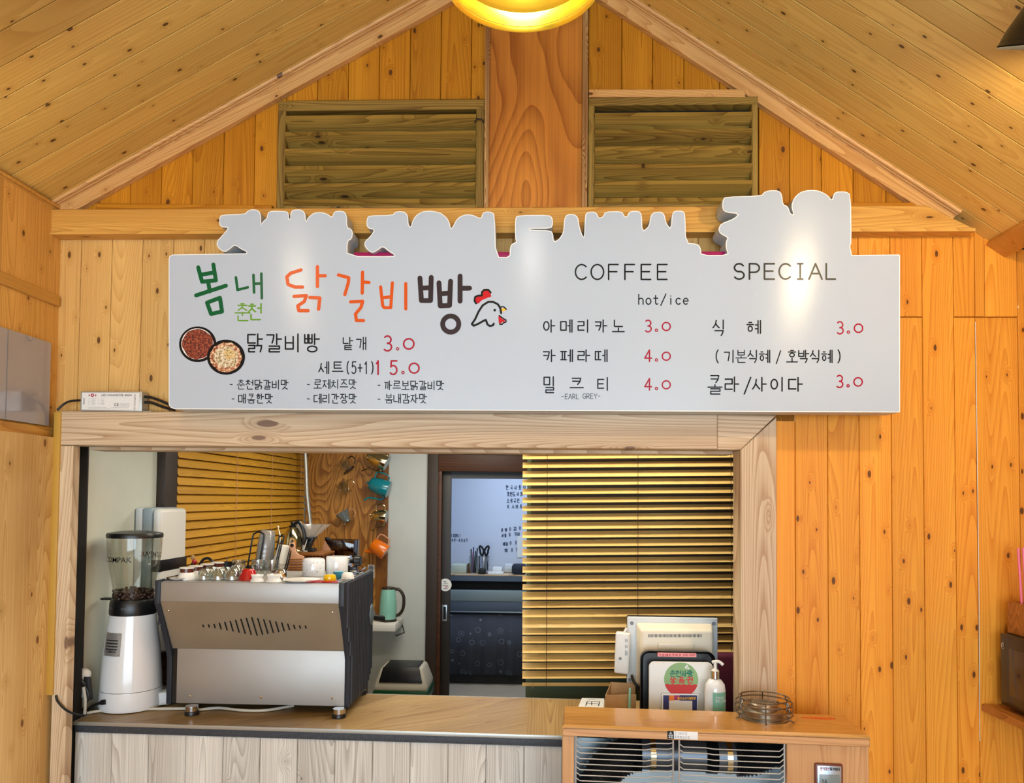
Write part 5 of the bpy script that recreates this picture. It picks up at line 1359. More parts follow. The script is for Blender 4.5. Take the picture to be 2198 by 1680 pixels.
# printed curtain below, folds and pattern
mt, N, L, B = newmat('curtain_print')
tc = N.new('ShaderNodeTexCoord'); mp = N.new('ShaderNodeVectorMath'); mp.operation = 'MULTIPLY'; mp.inputs[1].default_value = (10.5, 0, 10.5)
L.new(tc.outputs['Object'], mp.inputs[0])
vo = N.new('ShaderNodeTexVoronoi'); vo.inputs['Scale'].default_value = 1.0; vo.inputs['Randomness'].default_value = .55
L.new(mp.outputs[0], vo.inputs['Vector'])
r1 = N.new('ShaderNodeMath'); r1.operation = 'SUBTRACT'; r1.inputs[1].default_value = .27; L.new(vo.outputs['Distance'], r1.inputs[0])
r2 = N.new('ShaderNodeMath'); r2.operation = 'ABSOLUTE'; L.new(r1.outputs[0], r2.inputs[0])
r3 = N.new('ShaderNodeMapRange'); r3.inputs['From Min'].default_value = .035; r3.inputs['From Max'].default_value = .0; L.new(r2.outputs[0], r3.inputs['Value'])
r4 = N.new('ShaderNodeMapRange'); r4.inputs['From Min'].default_value = .09; r4.inputs['From Max'].default_value = .06; L.new(vo.outputs['Distance'], r4.inputs['Value'])
r5 = N.new('ShaderNodeMath'); r5.operation = 'MAXIMUM'; L.new(r3.outputs[0], r5.inputs[0]); L.new(r4.outputs[0], r5.inputs[1])
mx = N.new('ShaderNodeMixRGB'); mx.inputs[1].default_value = rgb(58,62,74); mx.inputs[2].default_value = rgb(120,128,142)
L.new(r5.outputs[0], mx.inputs[0]); L.new(mx.outputs[0], B.inputs['Base Color']); B.inputs['Roughness'].default_value = .8
ycu = ysf - .06
mb = MB(); vs = []; fs = []
zc0, zc1 = .1, P(1040, 1319, ycu).z
nx = 60
for i in range(nx + 1):
    x = -.9 + 1.7 * i / nx
    yy = ycu - .012 * math.sin(i * .9) - .006 * math.sin(i * 2.3)
    vs += [(x, yy, zc0), (x, ycu - .002 * math.sin(i * .9), zc1)]
for i in range(nx): fs.append((2*i, 2*i+2, 2*i+3, 2*i+1))
cu_ = single('shelf_curtain', mb.add(vs, fs), mt, 'dark blue grey curtain printed with pale circles below the shelf', 'curtain', (-.1, ycu, zc0))
so_ = cu_.modifiers.new('thick', 'SOLIDIFY'); so_.thickness = .002
# things on the store shelf
def bx_(name, lab, cat, x0, y0, x1, y1, Y, d, mat, bev=.004, group=None):
    a, b = P(x0, y1, Y), P(x1, y0, Y)
    zz = zs_ + .0005
    return single(name, MB().box((a.x, Y, zz), (b.x, Y + d, b.z)), mat, lab, cat, ((a.x + b.x)/2, Y + d/2, zz), bevel=bev, group=group)
bx_('folded_towel', 'folded pale towel with green edge on the store shelf', 'towel', 968, 1212, 1001, 1231, ysf + .08, .18, pm('towel_green_white', (196,206,190), .9, bump=.5, nscale=80), .012)
bx_('brown_jar', 'small brown jar beside the towel', 'jar', 1003, 1209, 1011, 1232, ysf + .1, .04, pm('brown_glass', (92,58,30), .2), .006)
def cupthing(name, lab, cat, pxc, pytop, Y, r, mat, items):
    z0 = zs_ + .0005; zt_ = P(pxc, pytop, Y).z; x = P(pxc, pytop, Y).x
    t = thing(name, lab, cat, (x, Y, z0))
    MB().lathe([(r, 0), (r, zt_ - z0), (r - .003, zt_ - z0), (r - .003, .004)], (x, Y, z0), n=20, cap1=False).build('cup', mat, t)
    return t, x, z0, zt_
t, x, z0, z1_ = cupthing('pen_cup', 'clear cup crowded with pens on the store shelf', 'cup', 1017, 1193, ysf + .12, .045, M['glass'], 0)
for i, (dx, tl, hh_, mm) in enumerate(((-.02, -.02, .24, 'black'), (-.008, .01, .26, 'stnavy'), (.004, .03, .22, 'black'), (.015, .05, .25, 'ink'), (-.015, .02, .21, 'stpurple'))):
    q = single('pen', MB().tube([(x + dx, ysf + .12, z0 + .006), (x + dx + tl * .4, ysf + .12, z0 + hh_)], .006, 8), M[mm], ['black pen leaning left in the clear cup', 'navy pen standing tallest in the clear cup', 'short black pen in the middle of the clear cup', 'dark pen leaning right in the clear cup', 'purple pen in the clear cup'][i], 'pen', (x + dx, ysf + .12, z0 + .006), group='pens in the clear cup')
t, x, z0, z1_ = cupthing('tool_cup', 'steel cup holding scissors on the store shelf', 'cup', 1039, 1193, ysf + .12, .055, M['chrome'], 0)
sc_ = thing('scissors', 'black handled scissors standing in the steel cup', 'scissors', (x, ysf + .12, z0 + .01))
MB().tube([(x - .01, ysf + .12, z0 + .01), (x - .01, ysf + .12, z1_ + .02)], .006, 6).build('blade', M['chrome'], sc_)
for s_ in (-1, 1):
    ring = [(x + s_*.022 + .018*math.cos(a*.5236) + .03*max(0, math.sin(a*.5236))*s_*.6, ysf + .12, z1_ + .055 + .045*math.sin(a*.5236)) for a in range(12)]
    MB().tube(ring, .010, 8, closed=True).build('handle', M['black'], sc_)
bx_('small_black_pouch', 'small black pouch before the steel cup', 'pouch', 1026, 1220, 1043, 1233, ysf + .03, .05, M['blackm'], .012)
bx_('note_pad', 'white note pad lying on the store shelf', 'notepad', 1047, 1229, 1080, 1234, ysf + .05, .15, M['label'], .002)
bx_('white_cloth_bundle', 'crumpled white cloth bundle on the store shelf', 'cloth', 1056, 1217, 1078, 1229, ysf + .2, .12, M['label'], .016)
bx_('white_plastic_bag', 'rumpled white plastic bag on the store shelf', 'bag', 1081, 1211, 1104, 1232, ysf + .15, .15, M['plas2'], .03)
bx_('navy_pouch', 'dark navy pouch beside the blind on the store shelf', 'pouch', 1098, 1211, 1130, 1234, ysf + .02, .12, pm('navy_cloth', (30,38,56), .7), .03)
# ------------------------------------------------------------------ things on the espresso machine
zTop = zT + .0028
def on_top(px, Y, z=zTop, py=1245):
    return Vector((P(px, py, Y).x, Y, z))
def cup_thing(name, lab, cat, c, parts, group=None, n=22, handle=None):
    if len(parts) == 1 and not handle:
        return single(name, MB().lathe(parts[0][1], c, n=n, cap1=parts[0][3] if len(parts[0]) > 3 else True), parts[0][2], lab, cat, c, group)
    t = thing(name, lab, cat, c, group=group)
    for p in parts:
        MB().lathe(p[1], c, n=n, cap1=p[3] if len(p) > 3 else True).build(p[0], p[2], t)
    if handle:
        r, z, mat, d = handle
        d = Vector(d).normalized()
        rope('x', [c + d*r*.95 + Vector((0,0,z*1.5)), c + d*(r + .02) + Vector((0,0,z*1.45)), c + d*(r + .022) + Vector((0,0,z*.8)), c + d*r*.98 + Vector((0,0,z*.5))], .0035, None, None, None).build('handle', mat, t)
    return t
ords = ['first', 'second', 'third', 'fourth']
for i, (px_, Y) in enumerate(((401, .16), (420, .24), (444, .33), (466, .42))):
    c = on_top(px_, Y); s_ = 1.0
    cup_thing('teacup', '%s brown banded white teacup from the grinder, turned upside down' % ords[i], 'cup', c,
              [('bowl', [(.037, 0), (.036, .012), (.027, .03)], M['porc']), ('brown_band', [(.027, .03), (.0275, .046)], M['brownrim']), ('foot', [(.029, .046), (.0295, .050), (.02, .052)], M['porc'])], 'brown banded teacups on the machine')
c = on_top(382, .13)
cup_thing('saucer', 'small white saucer at the left end of the machine top', 'saucer', c, [('dish', [(.02, 0), (.034, .008), (.036, .010), (.02, .004)], M['porc'])])
gl = [(439, .155, .028), (453, .25, .028), (469, .155, .029), (483, .25, .028), (499, .155, .029), (506, .32, .028)]
for i, (px_, Y, r) in enumerate(gl):
    c = on_top(px_, Y)
    cup_thing('glass_cup', 'small rounded clear glass cup %s' % ['nearest the brown teacups', 'behind the leftmost glass cups', 'in the middle of the front glass row', 'behind the middle glass cups', 'beside the red cup', 'rearmost of the glass cups'][i], 'glass', c,
              [('bowl', [(r, 0), (r * 1.02, .01), (r * .9, .035), (r * .55, .046), (r*.5, .046), (r*.82, .034), (r*.94, .01), (r*.92, 0)], M['glass'])], 'clear glass cups on the machine', handle=(r, .022, M['glass'], (random.uniform(-1, 1), -.6, 0)))
for i, (px_, Y, r, h) in enumerate(((512, .44, .03, .06), (554, .40, .03, .065), (584, .40, .03, .065))):
    c = on_top(px_, Y)
    cup_thing('tumbler_glass', 'straight clear glass tumbler %s' % ['left of the plastic cup holder', 'below the plastic cups', 'beside the paper cups'][i], 'glass', c, [('wall', [(r, 0), (r, h), (r*.9, h), (r*.9, .006)], M['glass'], False)], 'straight tumblers on the machine')
c = on_top(533, .17); cup_thing('red_cup', 'glossy red cup turned upside down', 'cup', c, [('bowl', [(.040, 0), (.036, .016), (.026, .042), (.024, .043), (.022, .046)], M['red'])])
c = on_top(552, .125); cup_thing('white_cup', 'white flared cup right of the red cup', 'cup', c, [('bowl', [(.030, 0), (.021, .014), (.026, .026), (.024, .028)], M['porc'])])
c = on_top(588, .125); cup_thing('white_cup', 'white flared cup left of the steel cup', 'cup', c, [('bowl', [(.033, 0), (.024, .014), (.030, .028), (.028, .030)], M['porc'])])
c = on_top(604, .20); cup_thing('steel_cup', 'small round steel cup by the cutting board', 'cup', c, [('bowl', [(.018, 0), (.026, .012), (.025, .03), (.017, .042), (.015, .042)], M['chrome'])])
c = on_top(594, .33); cup_thing('steel_bowl', 'low upturned steel bowl behind the small steel cup', 'bowl', c, [('dome', [(.026, 0), (.026, .02), (.014, .03), (.004, .032)], M['chrome'])])
c = on_top(648, .14); cup_thing('white_plate', 'flat white plate before the speckled tumbler', 'plate', c, [('dish', [(.04, 0), (.075, .007), (.077, .009), (.04, .004)], M['porc'])])
# speckled and plain tumblers
c = on_top(673, .37)
t = cup_thing('speckled_tumbler', 'white tumbler with small black speckles', 'tumbler', c, [('body', [(.048, 0), (.0495, .006), (.0485, .066), (.044, .076), (.03, .079)], M['white'])])
mb = MB(); random.seed(3)
for k in range(22):
    a = random.uniform(-1.4, 1.4); z = random.uniform(.01, .065); r = .0497
    p0 = Vector((c.x + r*math.sin(a), c.y - r*math.cos(a), c.z + z))
    strokes_to(mb, [[(0, 0), (random.uniform(-.002, .002), .0025)]], lambda p, p0=p0: p0 + Vector((p[0], 0, p[1])), .0016, (math.sin(a), -math.cos(a), 0), .0004)
speck = mb.build('speckles', M['ink'], None, smooth=0, kind='stuff')
bpy.data.objects.remove(speck)
off = Vector(c)
mb.v = [v - off for v in mb.v]; sp_ = mb.build('speckles', M['ink'], t, local=True, smooth=0, kind='stuff')
c = on_top(723, .43)
cup_thing('plain_tumbler', 'plain glossy white tumbler right of the speckled one', 'tumbler', c, [('body', [(.048, 0), (.049, .004), (.0485, .078), (.046, .083), (.03, .084)], M['white'])])
c = on_top(708, .17); cup_thing('yellow_cup', 'small yellow glazed cup', 'cup', c, [('bowl', [(.024, 0), (.027, .012), (.022, .026), (.018, .027)], M['yellow'])])
c = on_top(727, .27); cup_thing('blue_cup', 'small blue glazed cup behind the yellow cup', 'cup', c, [('bowl', [(.018, 0), (.023, .022), (.024, .030), (.02, .031)], M['blue'])])
c = on_top(746, .24); cup_thing('cream_cup', 'cream coloured cup right of the blue cup', 'cup', c, [('bowl', [(.028, 0), (.026, .018), (.02, .029), (.016, .03)], M['porc'])])
for px_, lab in ((676, 'red lacquer tray left of the yellow cup'), (711, 'red lacquer tray below the yellow cup')):
    c = on_top(px_, .115)
    t = single('red_tray', MB().prism([(c.x - .034, c.y - .02, c.z), (c.x + .034, c.y - .02, c.z), (c.x + .026, c.y + .03, c.z), (c.x - .026, c.y + .03, c.z)], (0, 0, .007)), M['red'], lab, 'tray', c, bevel=.002)
c = on_top(764, .48); cup_thing('steel_strainer', 'round steel strainer at the right end of the machine', 'strainer', c, [('bowl', [(.012, 0), (.028, .012), (.03, .018), (.026, .018)], M['chrome'])])
c = on_top(757, .52)
t = thing('tamper', 'black handled steel tamper lying at the right end of the machine', 'tamper', c)
MB().lathe([(.028, 0), (.028, .01)], c + Vector((-.02, 0, .055)), (1, 0, 0), 20).build('disc', M['chrome'], t)
MB().lathe([(.010, .01), (.012, .02), (.024, .03), (.024, .055), (.02, .058)], c + Vector((-.02, 0, .055)), (1, 0, 0), 16).build('handle', M['black'], t)
MB().box(c + Vector((-.03, -.02, 0)), c + Vector((.02, .02, .03))).build('rest', M['black'], t, bevel=.004)

# ------------------------------------------------------------------ side cabinet behind the machine and what stands on it
zS = 1.34
cb = thing('side_cabinet', 'dark side cabinet along the kitchen wall behind the machine', 'cabinet', (-1.5, 1.1, 0))
MB().box((KX + .06, .72, .0), (-1.02, 1.62, zS - .03)).build('body', M['dkwood'], cb, bevel=.004)
MB().box((KX + .055, .71, zS - .03), (-1.0, 1.63, zS)).build('top', M['woodbox'], cb, bevel=.003)
def on_cab(px, Y): return Vector((P(px, 1240, Y).x, Y, zS + .0005))
# plastic cups in a black wire rack
Yc = .86
c = on_cab(563, Yc); zt_ = P(563, 1137, Yc).z
s_ = ppm(Yc)
rk = thing('cup_rack', 'leaning black wire rack for clear plastic cups', 'rack', c)
lean = Vector((.10, 0, 1)).normalized()
MB().lathe([(.06, 0), (.06, .10)], c, n=4).build('base_block', M['blackm'], rk)
MB().lathe([(.085, .10), (.085, .108)], c, n=24).build('base_plate', M['blackm'], rk)
def loop(cx, cy, w, z0, z1, lx):
    return [(cx - w, cy, z0), (cx - w + lx*.9, cy, z1 - w), (cx - w*.7 + lx, cy, z1 - w*.3), (cx + lx, cy, z1), (cx + w*.7 + lx, cy, z1 - w*.3), (cx + w + lx*.9, cy, z1 - w), (cx + w, cy, z0)]
rope('x', loop(c.x - .028, Yc - .055, .028, zS + .105, P(552, 1140, Yc).z, .026), .0042, None, None, None).build('wire_loop', M['black'], rk)
rope('x', loop(c.x + .062, Yc + .02, .012, zS + .105, P(590, 1150, Yc).z, .028), .0042, None, None, None).build('wire_loop', M['black'], rk)
b0 = c + Vector((.006, 0, .109))
hst = (zt_ - b0.z)
pc = thing('plastic_cup_stack', 'stack of clear plastic cups in the black wire rack', 'cups', b0)
for k in range(5):
    f_ = hst * (.48 + .52 * k / 4)
    o_ = b0 + lean * (f_ - hst * .48)
    MB().lathe([(.046 - .0004*k, 0), (.036, hst * .46), (.034, hst * .475)], o_, lean, 24, cap0=False).build('cup', M['pcup'], pc)
# paper cups in rack
c = on_cab(603, Yc - .02); zt_ = P(603, 1166, Yc).z
rk2 = thing('cup_rack', 'leaning black wire rack for white paper cups', 'rack', c)
MB().lathe([(.05, 0), (.05, .025)], c, n=20).build('base_plate', M['blackm'], rk2)
for dx in (-.006, .048):
    rope('x', [c + Vector((dx - .035, -.052, .02)), c + Vector((dx - .004, -.05, (zt_ - zS) * .6)), c + Vector((dx + .012, -.03, zt_ - zS + .01)), c + Vector((dx + .018, -.028, zt_ - zS + .008)), c + Vector((dx + .005, -.05, (zt_ - zS) * .6)), c + Vector((dx - .024, -.052, .02))], .003, None, None, None).build('wire_loop', M['black'], rk2)
b0 = c + Vector((-.014, 0, .026)); ps = thing('paper_cup_stack', 'stack of white paper cups in the leaning rack', 'cups', b0)
nst = 15; hh_ = zt_ - b0.z
lean2 = Vector((.16, 0, 1)).normalized()
for k in range(nst):
    o_ = b0 + lean2 * (hh_ * .55 * k / nst)
    MB().lathe([(.045, 0), (.046, .004), (.044, .006), (.0435, hh_ * .57 / nst * .9)] if k < nst - 1 else [(.045, 0), (.046, .004), (.044, .006), (.030, hh_ * .45), (.027, hh_ * .455)], o_, lean2, 22).build('cup', M['paper'], ps)
# wooden cutting board with grooves
c = on_cab(635, Yc - .06)
Yk = Yc - .06
def kp(px, py): return P(px, py, Yk)
ol = [(616,1240),(620,1200),(620,1172),(622,1165),(628,1164),(632,1170),(634,1183),(640,1190),(652,1194),(650,1240)]
wb = thing('grooved_board', 'small peach wooden board with grooves and a hanging hole', 'board', (kp(634, 1240).x, Yk, zS + .0005))
zoff = zS + .0005
pts_ = [kp(*p) for p in ol]
for p in pts_: p.z = max(p.z, zoff) if p.z > zoff + .02 else zoff
MB().prism(pts_, (0, .014, 0)).build('board', M['peach'], wb, bevel=.002)
for k in range(7):
    y_ = 1199 + 5.6 * k
    MB().tube([kp(621, y_) + Vector((0, -.002, 0)), kp(649, y_) + Vector((0, -.002, 0))], .0028, 6).build('ridge', M['crate'], wb)
MB().lathe([(.009, 0), (.009, .002)], kp(627, 1170), (0, -1, 0), 16).build('hanging_hole', M['dark'], wb)
# wooden stand with gooseneck kettle and pour-over
Ys = 1.15
a_, b_ = P(625, 1186, Ys), P(698, 1186, Ys)
zst = a_.z
ws = thing('wooden_stand', 'ribbed wooden stand carrying the steel kettle and the dripper', 'stand', ((a_.x + b_.x)/2, Ys + .08, zS + .0005))
MB().box((a_.x, Ys - .02, zst - .014), (b_.x, Ys + .2, zst)).build('top', M['woodbox'], ws, bevel=.002)
MB().box((a_.x + .01, Ys + .01, zS + .0005), (b_.x - .006, Ys + .18, zst - .014)).build('box', M['dkwood'], ws)
for k in range(9):
    x = a_.x + .018 + (b_.x - a_.x - .03) * k / 8
    MB().tube([(x, Ys + .01, zS + .002), (x, Ys + .01, zst - .015)], .006, 6).build('rib', M['woodbox'], ws)
kc = Vector((P(628, 1168, Ys + .05).x, Ys + .05, zst + .0005))
k2 = thing('gooseneck_kettle', 'shiny steel gooseneck kettle with black handle on the wooden stand', 'kettle', kc)
hk = P(628, 1132, Ys).z - kc.z
MB().lathe([(.058, 0), (.060, .008), (.052, .016), (.056, hk * .3), (.050, hk * .65), (.034, hk * .9), (.026, hk)], kc, n=28).build('body', M['brass'], k2)
MB().lathe([(.026, hk), (.02, hk + .008), (.010, hk + .012), (.014, hk + .024), (.012, hk + .03)], kc, n=16).build('lid_knob', M['black'], k2)
rope('x', [kc + Vector((-.05, 0, hk * .15)), kc + Vector((-.068, 0, hk * .3)), kc + Vector((-.072, 0, hk * .7)), kc + Vector((-.082, 0, hk * .95)), kc + Vector((-.088, 0, hk * 1.02))], .006, None, None, None).build('spout', M['brass'], k2)
rope('x', [kc + Vector((.012, 0, hk + .02)), kc + Vector((.035, 0, hk + .028)), kc + Vector((.058, 0, hk * .9)), kc + Vector((.066, 0, hk * .55)), kc + Vector((.058, 0, hk * .3))], .010, None, None, None).build('handle', M['black'], k2)
# pour-over dripper stand
Yd = Ys + .12
def dp(px, py): return P(px, py, Yd)
dq = thing('pour_over_stand', 'white and black pour over stand holding a bagged filter', 'dripper stand', (dp(664, 1186).x, Yd, zst + .0005))
zf = zst + .0005
w3 = [dp(647, 1157), dp(664, 1156), dp(656, 1182), dp(639, 1182)]
MB().prism([p + Vector((0, -.03, 0)) for p in w3], (0, .06, 0)).build('side_plate', M['porc'], dq, bevel=.002)
w3 = [dp(664, 1156), dp(676, 1154), dp(664, 1181), dp(656, 1181)]
MB().prism([p + Vector((0, -.028, 0)) for p in w3], (0, .055, 0)).build('leg_plate', M['black'], dq, bevel=.002)
MB().box((dp(640, 1180).x, Yd - .04, zf), (dp(664, 1180).x, Yd + .04, zf + .006)).build('foot', M['porc'], dq, bevel=.002)
MB().box((dp(662, 1176).x, Yd - .035, zf), (dp(677, 1176).x, Yd + .035, dp(670, 1176).z)).build('foot', M['black'], dq, bevel=.002)
MB().box((dp(648, 1155).x, Yd - .045, dp(660, 1156).z), (dp(677, 1155).x, Yd + .045, dp(660, 1152).z)).build('top_plate', M['black'], dq, bevel=.001)
cc = dp(664, 1152)
vs = []; fs = []; nn_ = 26
for j, (r, z) in enumerate(((.034, 0), (.055, .025), (.072, .055), (.080, .07))):
    for i in range(nn_):
        a = 2*math.pi*i/nn_; rr = r * (1 + .09 * math.sin(i * 2.6 + j))
        vs.append((cc.x + rr*math.cos(a) + (.012*j if math.cos(a) > .5 else 0), Yd + rr*math.sin(a)*.8, cc.z + z + .006*math.sin(i * 3.1)))
for j in range(3):
    for i in range(nn_): fs.append((j*nn_+i, j*nn_+(i+1) % nn_, (j+1)*nn_+(i+1) % nn_, (j+1)*nn_+i))
MB().add(vs, fs).build('bagged_filter', M['bag'], dq)
# filter box with amber acrylic front
Yf = 1.37
def fp(px, py): return P(px, py, Yf)
zfb = zS + .0005
fb = thing('filter_box', 'brown box with slanted dark acrylic lid for filters', 'box', (fp(722, 1200).x, Yf + .05, zfb))
pl = [fp(688, 1185), fp(697, 1158), fp(722, 1196), fp(745, 1197), fp(745, 1208)]
pl += [Vector((fp(745, 1208).x, Yf, zfb)), Vector((fp(688, 1200).x, Yf, zfb))]
MB().prism(pl, (0, .14, 0)).build('box', M['peach'], fb, bevel=.002)
MB().prism([fp(697, 1158) + Vector((0, -.004, 0)), fp(760, 1160) + Vector((0, -.004, 0)), fp(759, 1196) + Vector((0, -.004, 0)), fp(722, 1196) + Vector((0, -.004, 0))], (0, .14, 0)).build('acrylic_lid', M['amber'], fb, bevel=.002)
MB().box(fp(698, 1158) + Vector((0, -.006, 0)), fp(706, 1153) + Vector((0, .02, 0))).build('hinge', M['black'], fb, bevel=.001)
# odds and ends at the left of the cabinet
Ye = .80
c = on_cab(414, Ye); t = thing('cocktail_picks', 'dark holder with a red ball pick behind the teacups', 'picks', c)
zz = P(414, 1208, Ye).z
MB().lathe([(.02, 0), (.012, .06), (.010, zz - zS)], c, n=14).build('holder', M['blackm'], t)
MB().ball((c.x + .006, Ye, zz + .006), .013, 10).build('red_ball', M['red'], t)
MB().ball((c.x - .002, Ye, zz + .028), .011, 8, (1, 1, 1.2)).build('straw_tuft', M['kraft'], t)
c = on_cab(442, Ye); zz = P(442, 1198, Ye).z
t = thing('curved_handle_tool', 'black tool with a curved handle behind the teacups', 'tool', c)
MB().lathe([(.024, 0), (.02, .05), (.014, zz - zS - .06)], c + Vector((-.02, 0, 0)), n=14).build('stem', M['black'], t)
rope('x', [Vector((c.x - .036, Ye, zz - .05)), Vector((c.x - .02, Ye, zz - .01)), Vector((c.x + .01, Ye, zz)), Vector((c.x + .034, Ye, zz - .02)), Vector((c.x + .03, Ye, zz - .05))], .007, None, None, None).build('handle', M['black'], t)
c = on_cab(487, Ye); zz = P(487, 1206, Ye).z
t = thing('black_mug', 'black mug with a thin metal straw', 'mug', c)
MB().lathe([(.036, 0), (.036, zz - zS), (.032, zz - zS), (.032, .01)], c, n=22, cap1=False).build('body', M['black'], t)
MB().tube([c + Vector((-.035, 0, .03)), Vector((P(489, 1195, Ye).x, Ye, P(489, 1195, Ye).z))], .0022, 6).build('straw', M['chrome'], t)
# maroon chair back behind the counter on the right
Yq = .70
c0, c1 = P(1500, 1495, Yq), P(1598, 1404, Yq)
ch = thing('maroon_chair', 'maroon upholstered chair behind the counter', 'chair', ((c0.x + c1.x)/2, Yq + .04, 0))
MB().box((c0.x, Yq, c0.z - .15), (c1.x, Yq + .06, c1.z)).build('backrest', M['maroon'], ch, bevel=.02, seg=3)
for x in (c0.x + .03, c1.x - .03):
    MB().tube([(x, Yq + .05, 0), (x, Yq + .05, c0.z - .1)], .014, 8).build('leg', M['blackm'], ch)
MB().box((c0.x, Yq - .05, .40), (c1.x, Yq + .06, .46)).build('seat', M['maroon'], ch, bevel=.015)
# ------------------------------------------------------------------ tube heater in front of the counter
zH = 1.04
hA = PZ(1207, 1555, zH); hB = PZ(1868, 1578, zH)
HW = (Vector((hB.x, hB.y, 0)) - Vector((hA.x, hA.y, 0))).length
hrz = math.atan2(hB.y - hA.y, hB.x - hA.x)
HD = .235
ht = thing('tube_heater', 'wood veneered tube heater with wire grille and black ducts', 'heater', (hA.x, hA.y, 0), rz=hrz)
OFF[ht.name] = Vector((0, 0, 0))
def hb(a, b, name, mat, bevel=0.0, parent=None, seg=2):
    return MB().box(a, b).build(name, mat, parent or ht, local=True, bevel=bevel, seg=seg)
zs1 = zH - .038
o = board('top_slab', ht, M['heattop'], (0, 0, zH), (1, 0, 0), (0, 1, 0), [(0, 0), (HW, 0), (HW, HD), (0, HD)], .014, .006)
o = board('top_front_edge', ht, M['heat'], (0, 0, zs1), (1, 0, 0), ZU, [(0, 0), (HW, 0), (HW, .031), (0, .031)], .03, .003)
# in local space the front is -y: panels
fL = .04; fR = HW - .262
yf = .012
o = board('side_panel', ht, M['heat'], (0.0, yf, .05), ZU, (-1, 0, 0), [(0, 0), (zs1 - .052, 0), (zs1 - .052, -fL), (0, -fL)], .02, .002)
o = board('control_panel', ht, M['heat'], (fR, yf, .05), ZU, (-1, 0, 0), [(0, 0), (zs1 - .052, 0), (zs1 - .052, -(HW - fR)), (0, -(HW - fR))], .02, .002)
hb((0.0, yf + .021, .05), (.012, HD - .01, zs1 - .001), 'cabinet_side', M['heat'])
hb((HW - .012, yf + .021, .05), (HW, HD - .01, zs1 - .001), 'cabinet_side', M['heat'])
hb((.012, HD - .02, .05), (HW - .012, HD - .012, zs1 - .001), 'reflector_back', M['galv'])
hb((fL, yf + .02, .05), (fL + .004, HD - .02, zs1 - .001), 'reflector_side', M['galv'])
hb((fR - .004, yf + .02, .05), (fR, HD - .02, zs1 - .001), 'reflector_side', M['galv'])
hb((0, .01, 0), (HW, HD - .01, .05), 'plinth', M['blackm'], .004)
xm = fL + (fR - fL) * .487
for x in (fL + .006, xm - .010, xm + .010, fR - .006):
    MB().tube([(x, yf + .006, .10), (x, yf + .006, zs1 - .001)], .0032, 8).build('grille_post', M['wire'], ht, local=True)
zg = P(1400, 1595, hA.y).z
for s_, (xa_, xb_) in enumerate(((fL + .008, xm - .012), (xm + .012, fR - .008))):
    k = 0; z = zg - .004 - .004 * s_
    while z > .18:
        bnd = .33 if s_ == 0 else .26
        w_ = xb_ - xa_
        pts_ = [(xa_, yf + .006, z + .008), (xa_ + .012, yf + .004, z), (xa_ + w_ * (.72 if s_ == 0 else .25), yf + .003, z), (xa_ + w_ * (.80 if s_ == 0 else .33), yf + .003, z + (.005 if s_ == 0 else -.003)), (xb_ - .014, yf + .004, z + (.005 if s_ == 0 else -.003)), (xb_, yf + .006, z + .008)]
        MB().tube(pts_, .0021, 6).build('grille_wire', M['wire'], ht, local=True)
        z -= .0185; k += 1
# corrugated ducts
def duct(pts_, r, nm):
    pts_ = [Vector(p) for p in pts_]; fine = []
    ext = [pts_[0]*2 - pts_[1]] + pts_ + [pts_[-1]*2 - pts_[-2]]
    for i in range(1, len(ext) - 2):
        for k in range(14):
            t = k / 14; a, b, c, d = ext[i-1], ext[i], ext[i+1], ext[i+2]
            fine.append(.5 * ((2*b) + (c - a)*t + (2*a - 5*b + 4*c - d)*t*t + (3*b - a - 3*c + d)*t**3))
    rr = [r * (1.0 if k % 2 else .88) for k in range(len(fine))]
    return MB().tube(fine, rr, 20).build(nm, M['duct'], ht, local=True)
yd_ = .115
duct([(fL + .05, yd_, .59), (fL + .07, yd_, .76), (fL + .11, yd_, .86), (fL + .19, yd_, .915), (fL + .235, yd_, .92)], .068, 'corrugated_duct')
duct([(xm + .11, yd_, .92), (xm + .15, yd_, .92)], .062, 'corrugated_duct')
duct([(xm + .21, yd_, .92), (xm + .27, yd_, .925), (xm + .33, yd_, .955), (xm + .36, yd_, .985)], .068, 'corrugated_duct')
steelb = pm('heater_tube_steel', (92,100,110), .35, metal=.8)
MB().tube([(fL + .23, yd_, .92), (xm + .11, yd_, .92)], .056, 24).build('heat_tube', steelb, ht, local=True)
MB().tube([(xm + .15, yd_, .92), (xm + .21, yd_, .92)], .058, 24).build('heat_tube', steelb, ht, local=True)
for x in (fL + .262, xm + .178):
    MB().tube([(x, yd_, .92), (x + .018, yd_, .92)], .0605, 24).build('clamp_band', M['brass'], ht, local=True)
for x in (fL + .245, fL + .285, xm + .17, xm + .21):
    MB().tube([(x, yd_ + .02, .97), (x, yd_ + .02, zs1 - .002)], .002, 6).build('hanger_rod', M['wire'], ht, local=True)
MB().tube([(fL + .01, yd_ + .09, .945), (fL + .12, yd_ + .09, .945)], .009, 8).build('gas_pipe', M['brass'], ht, local=True)
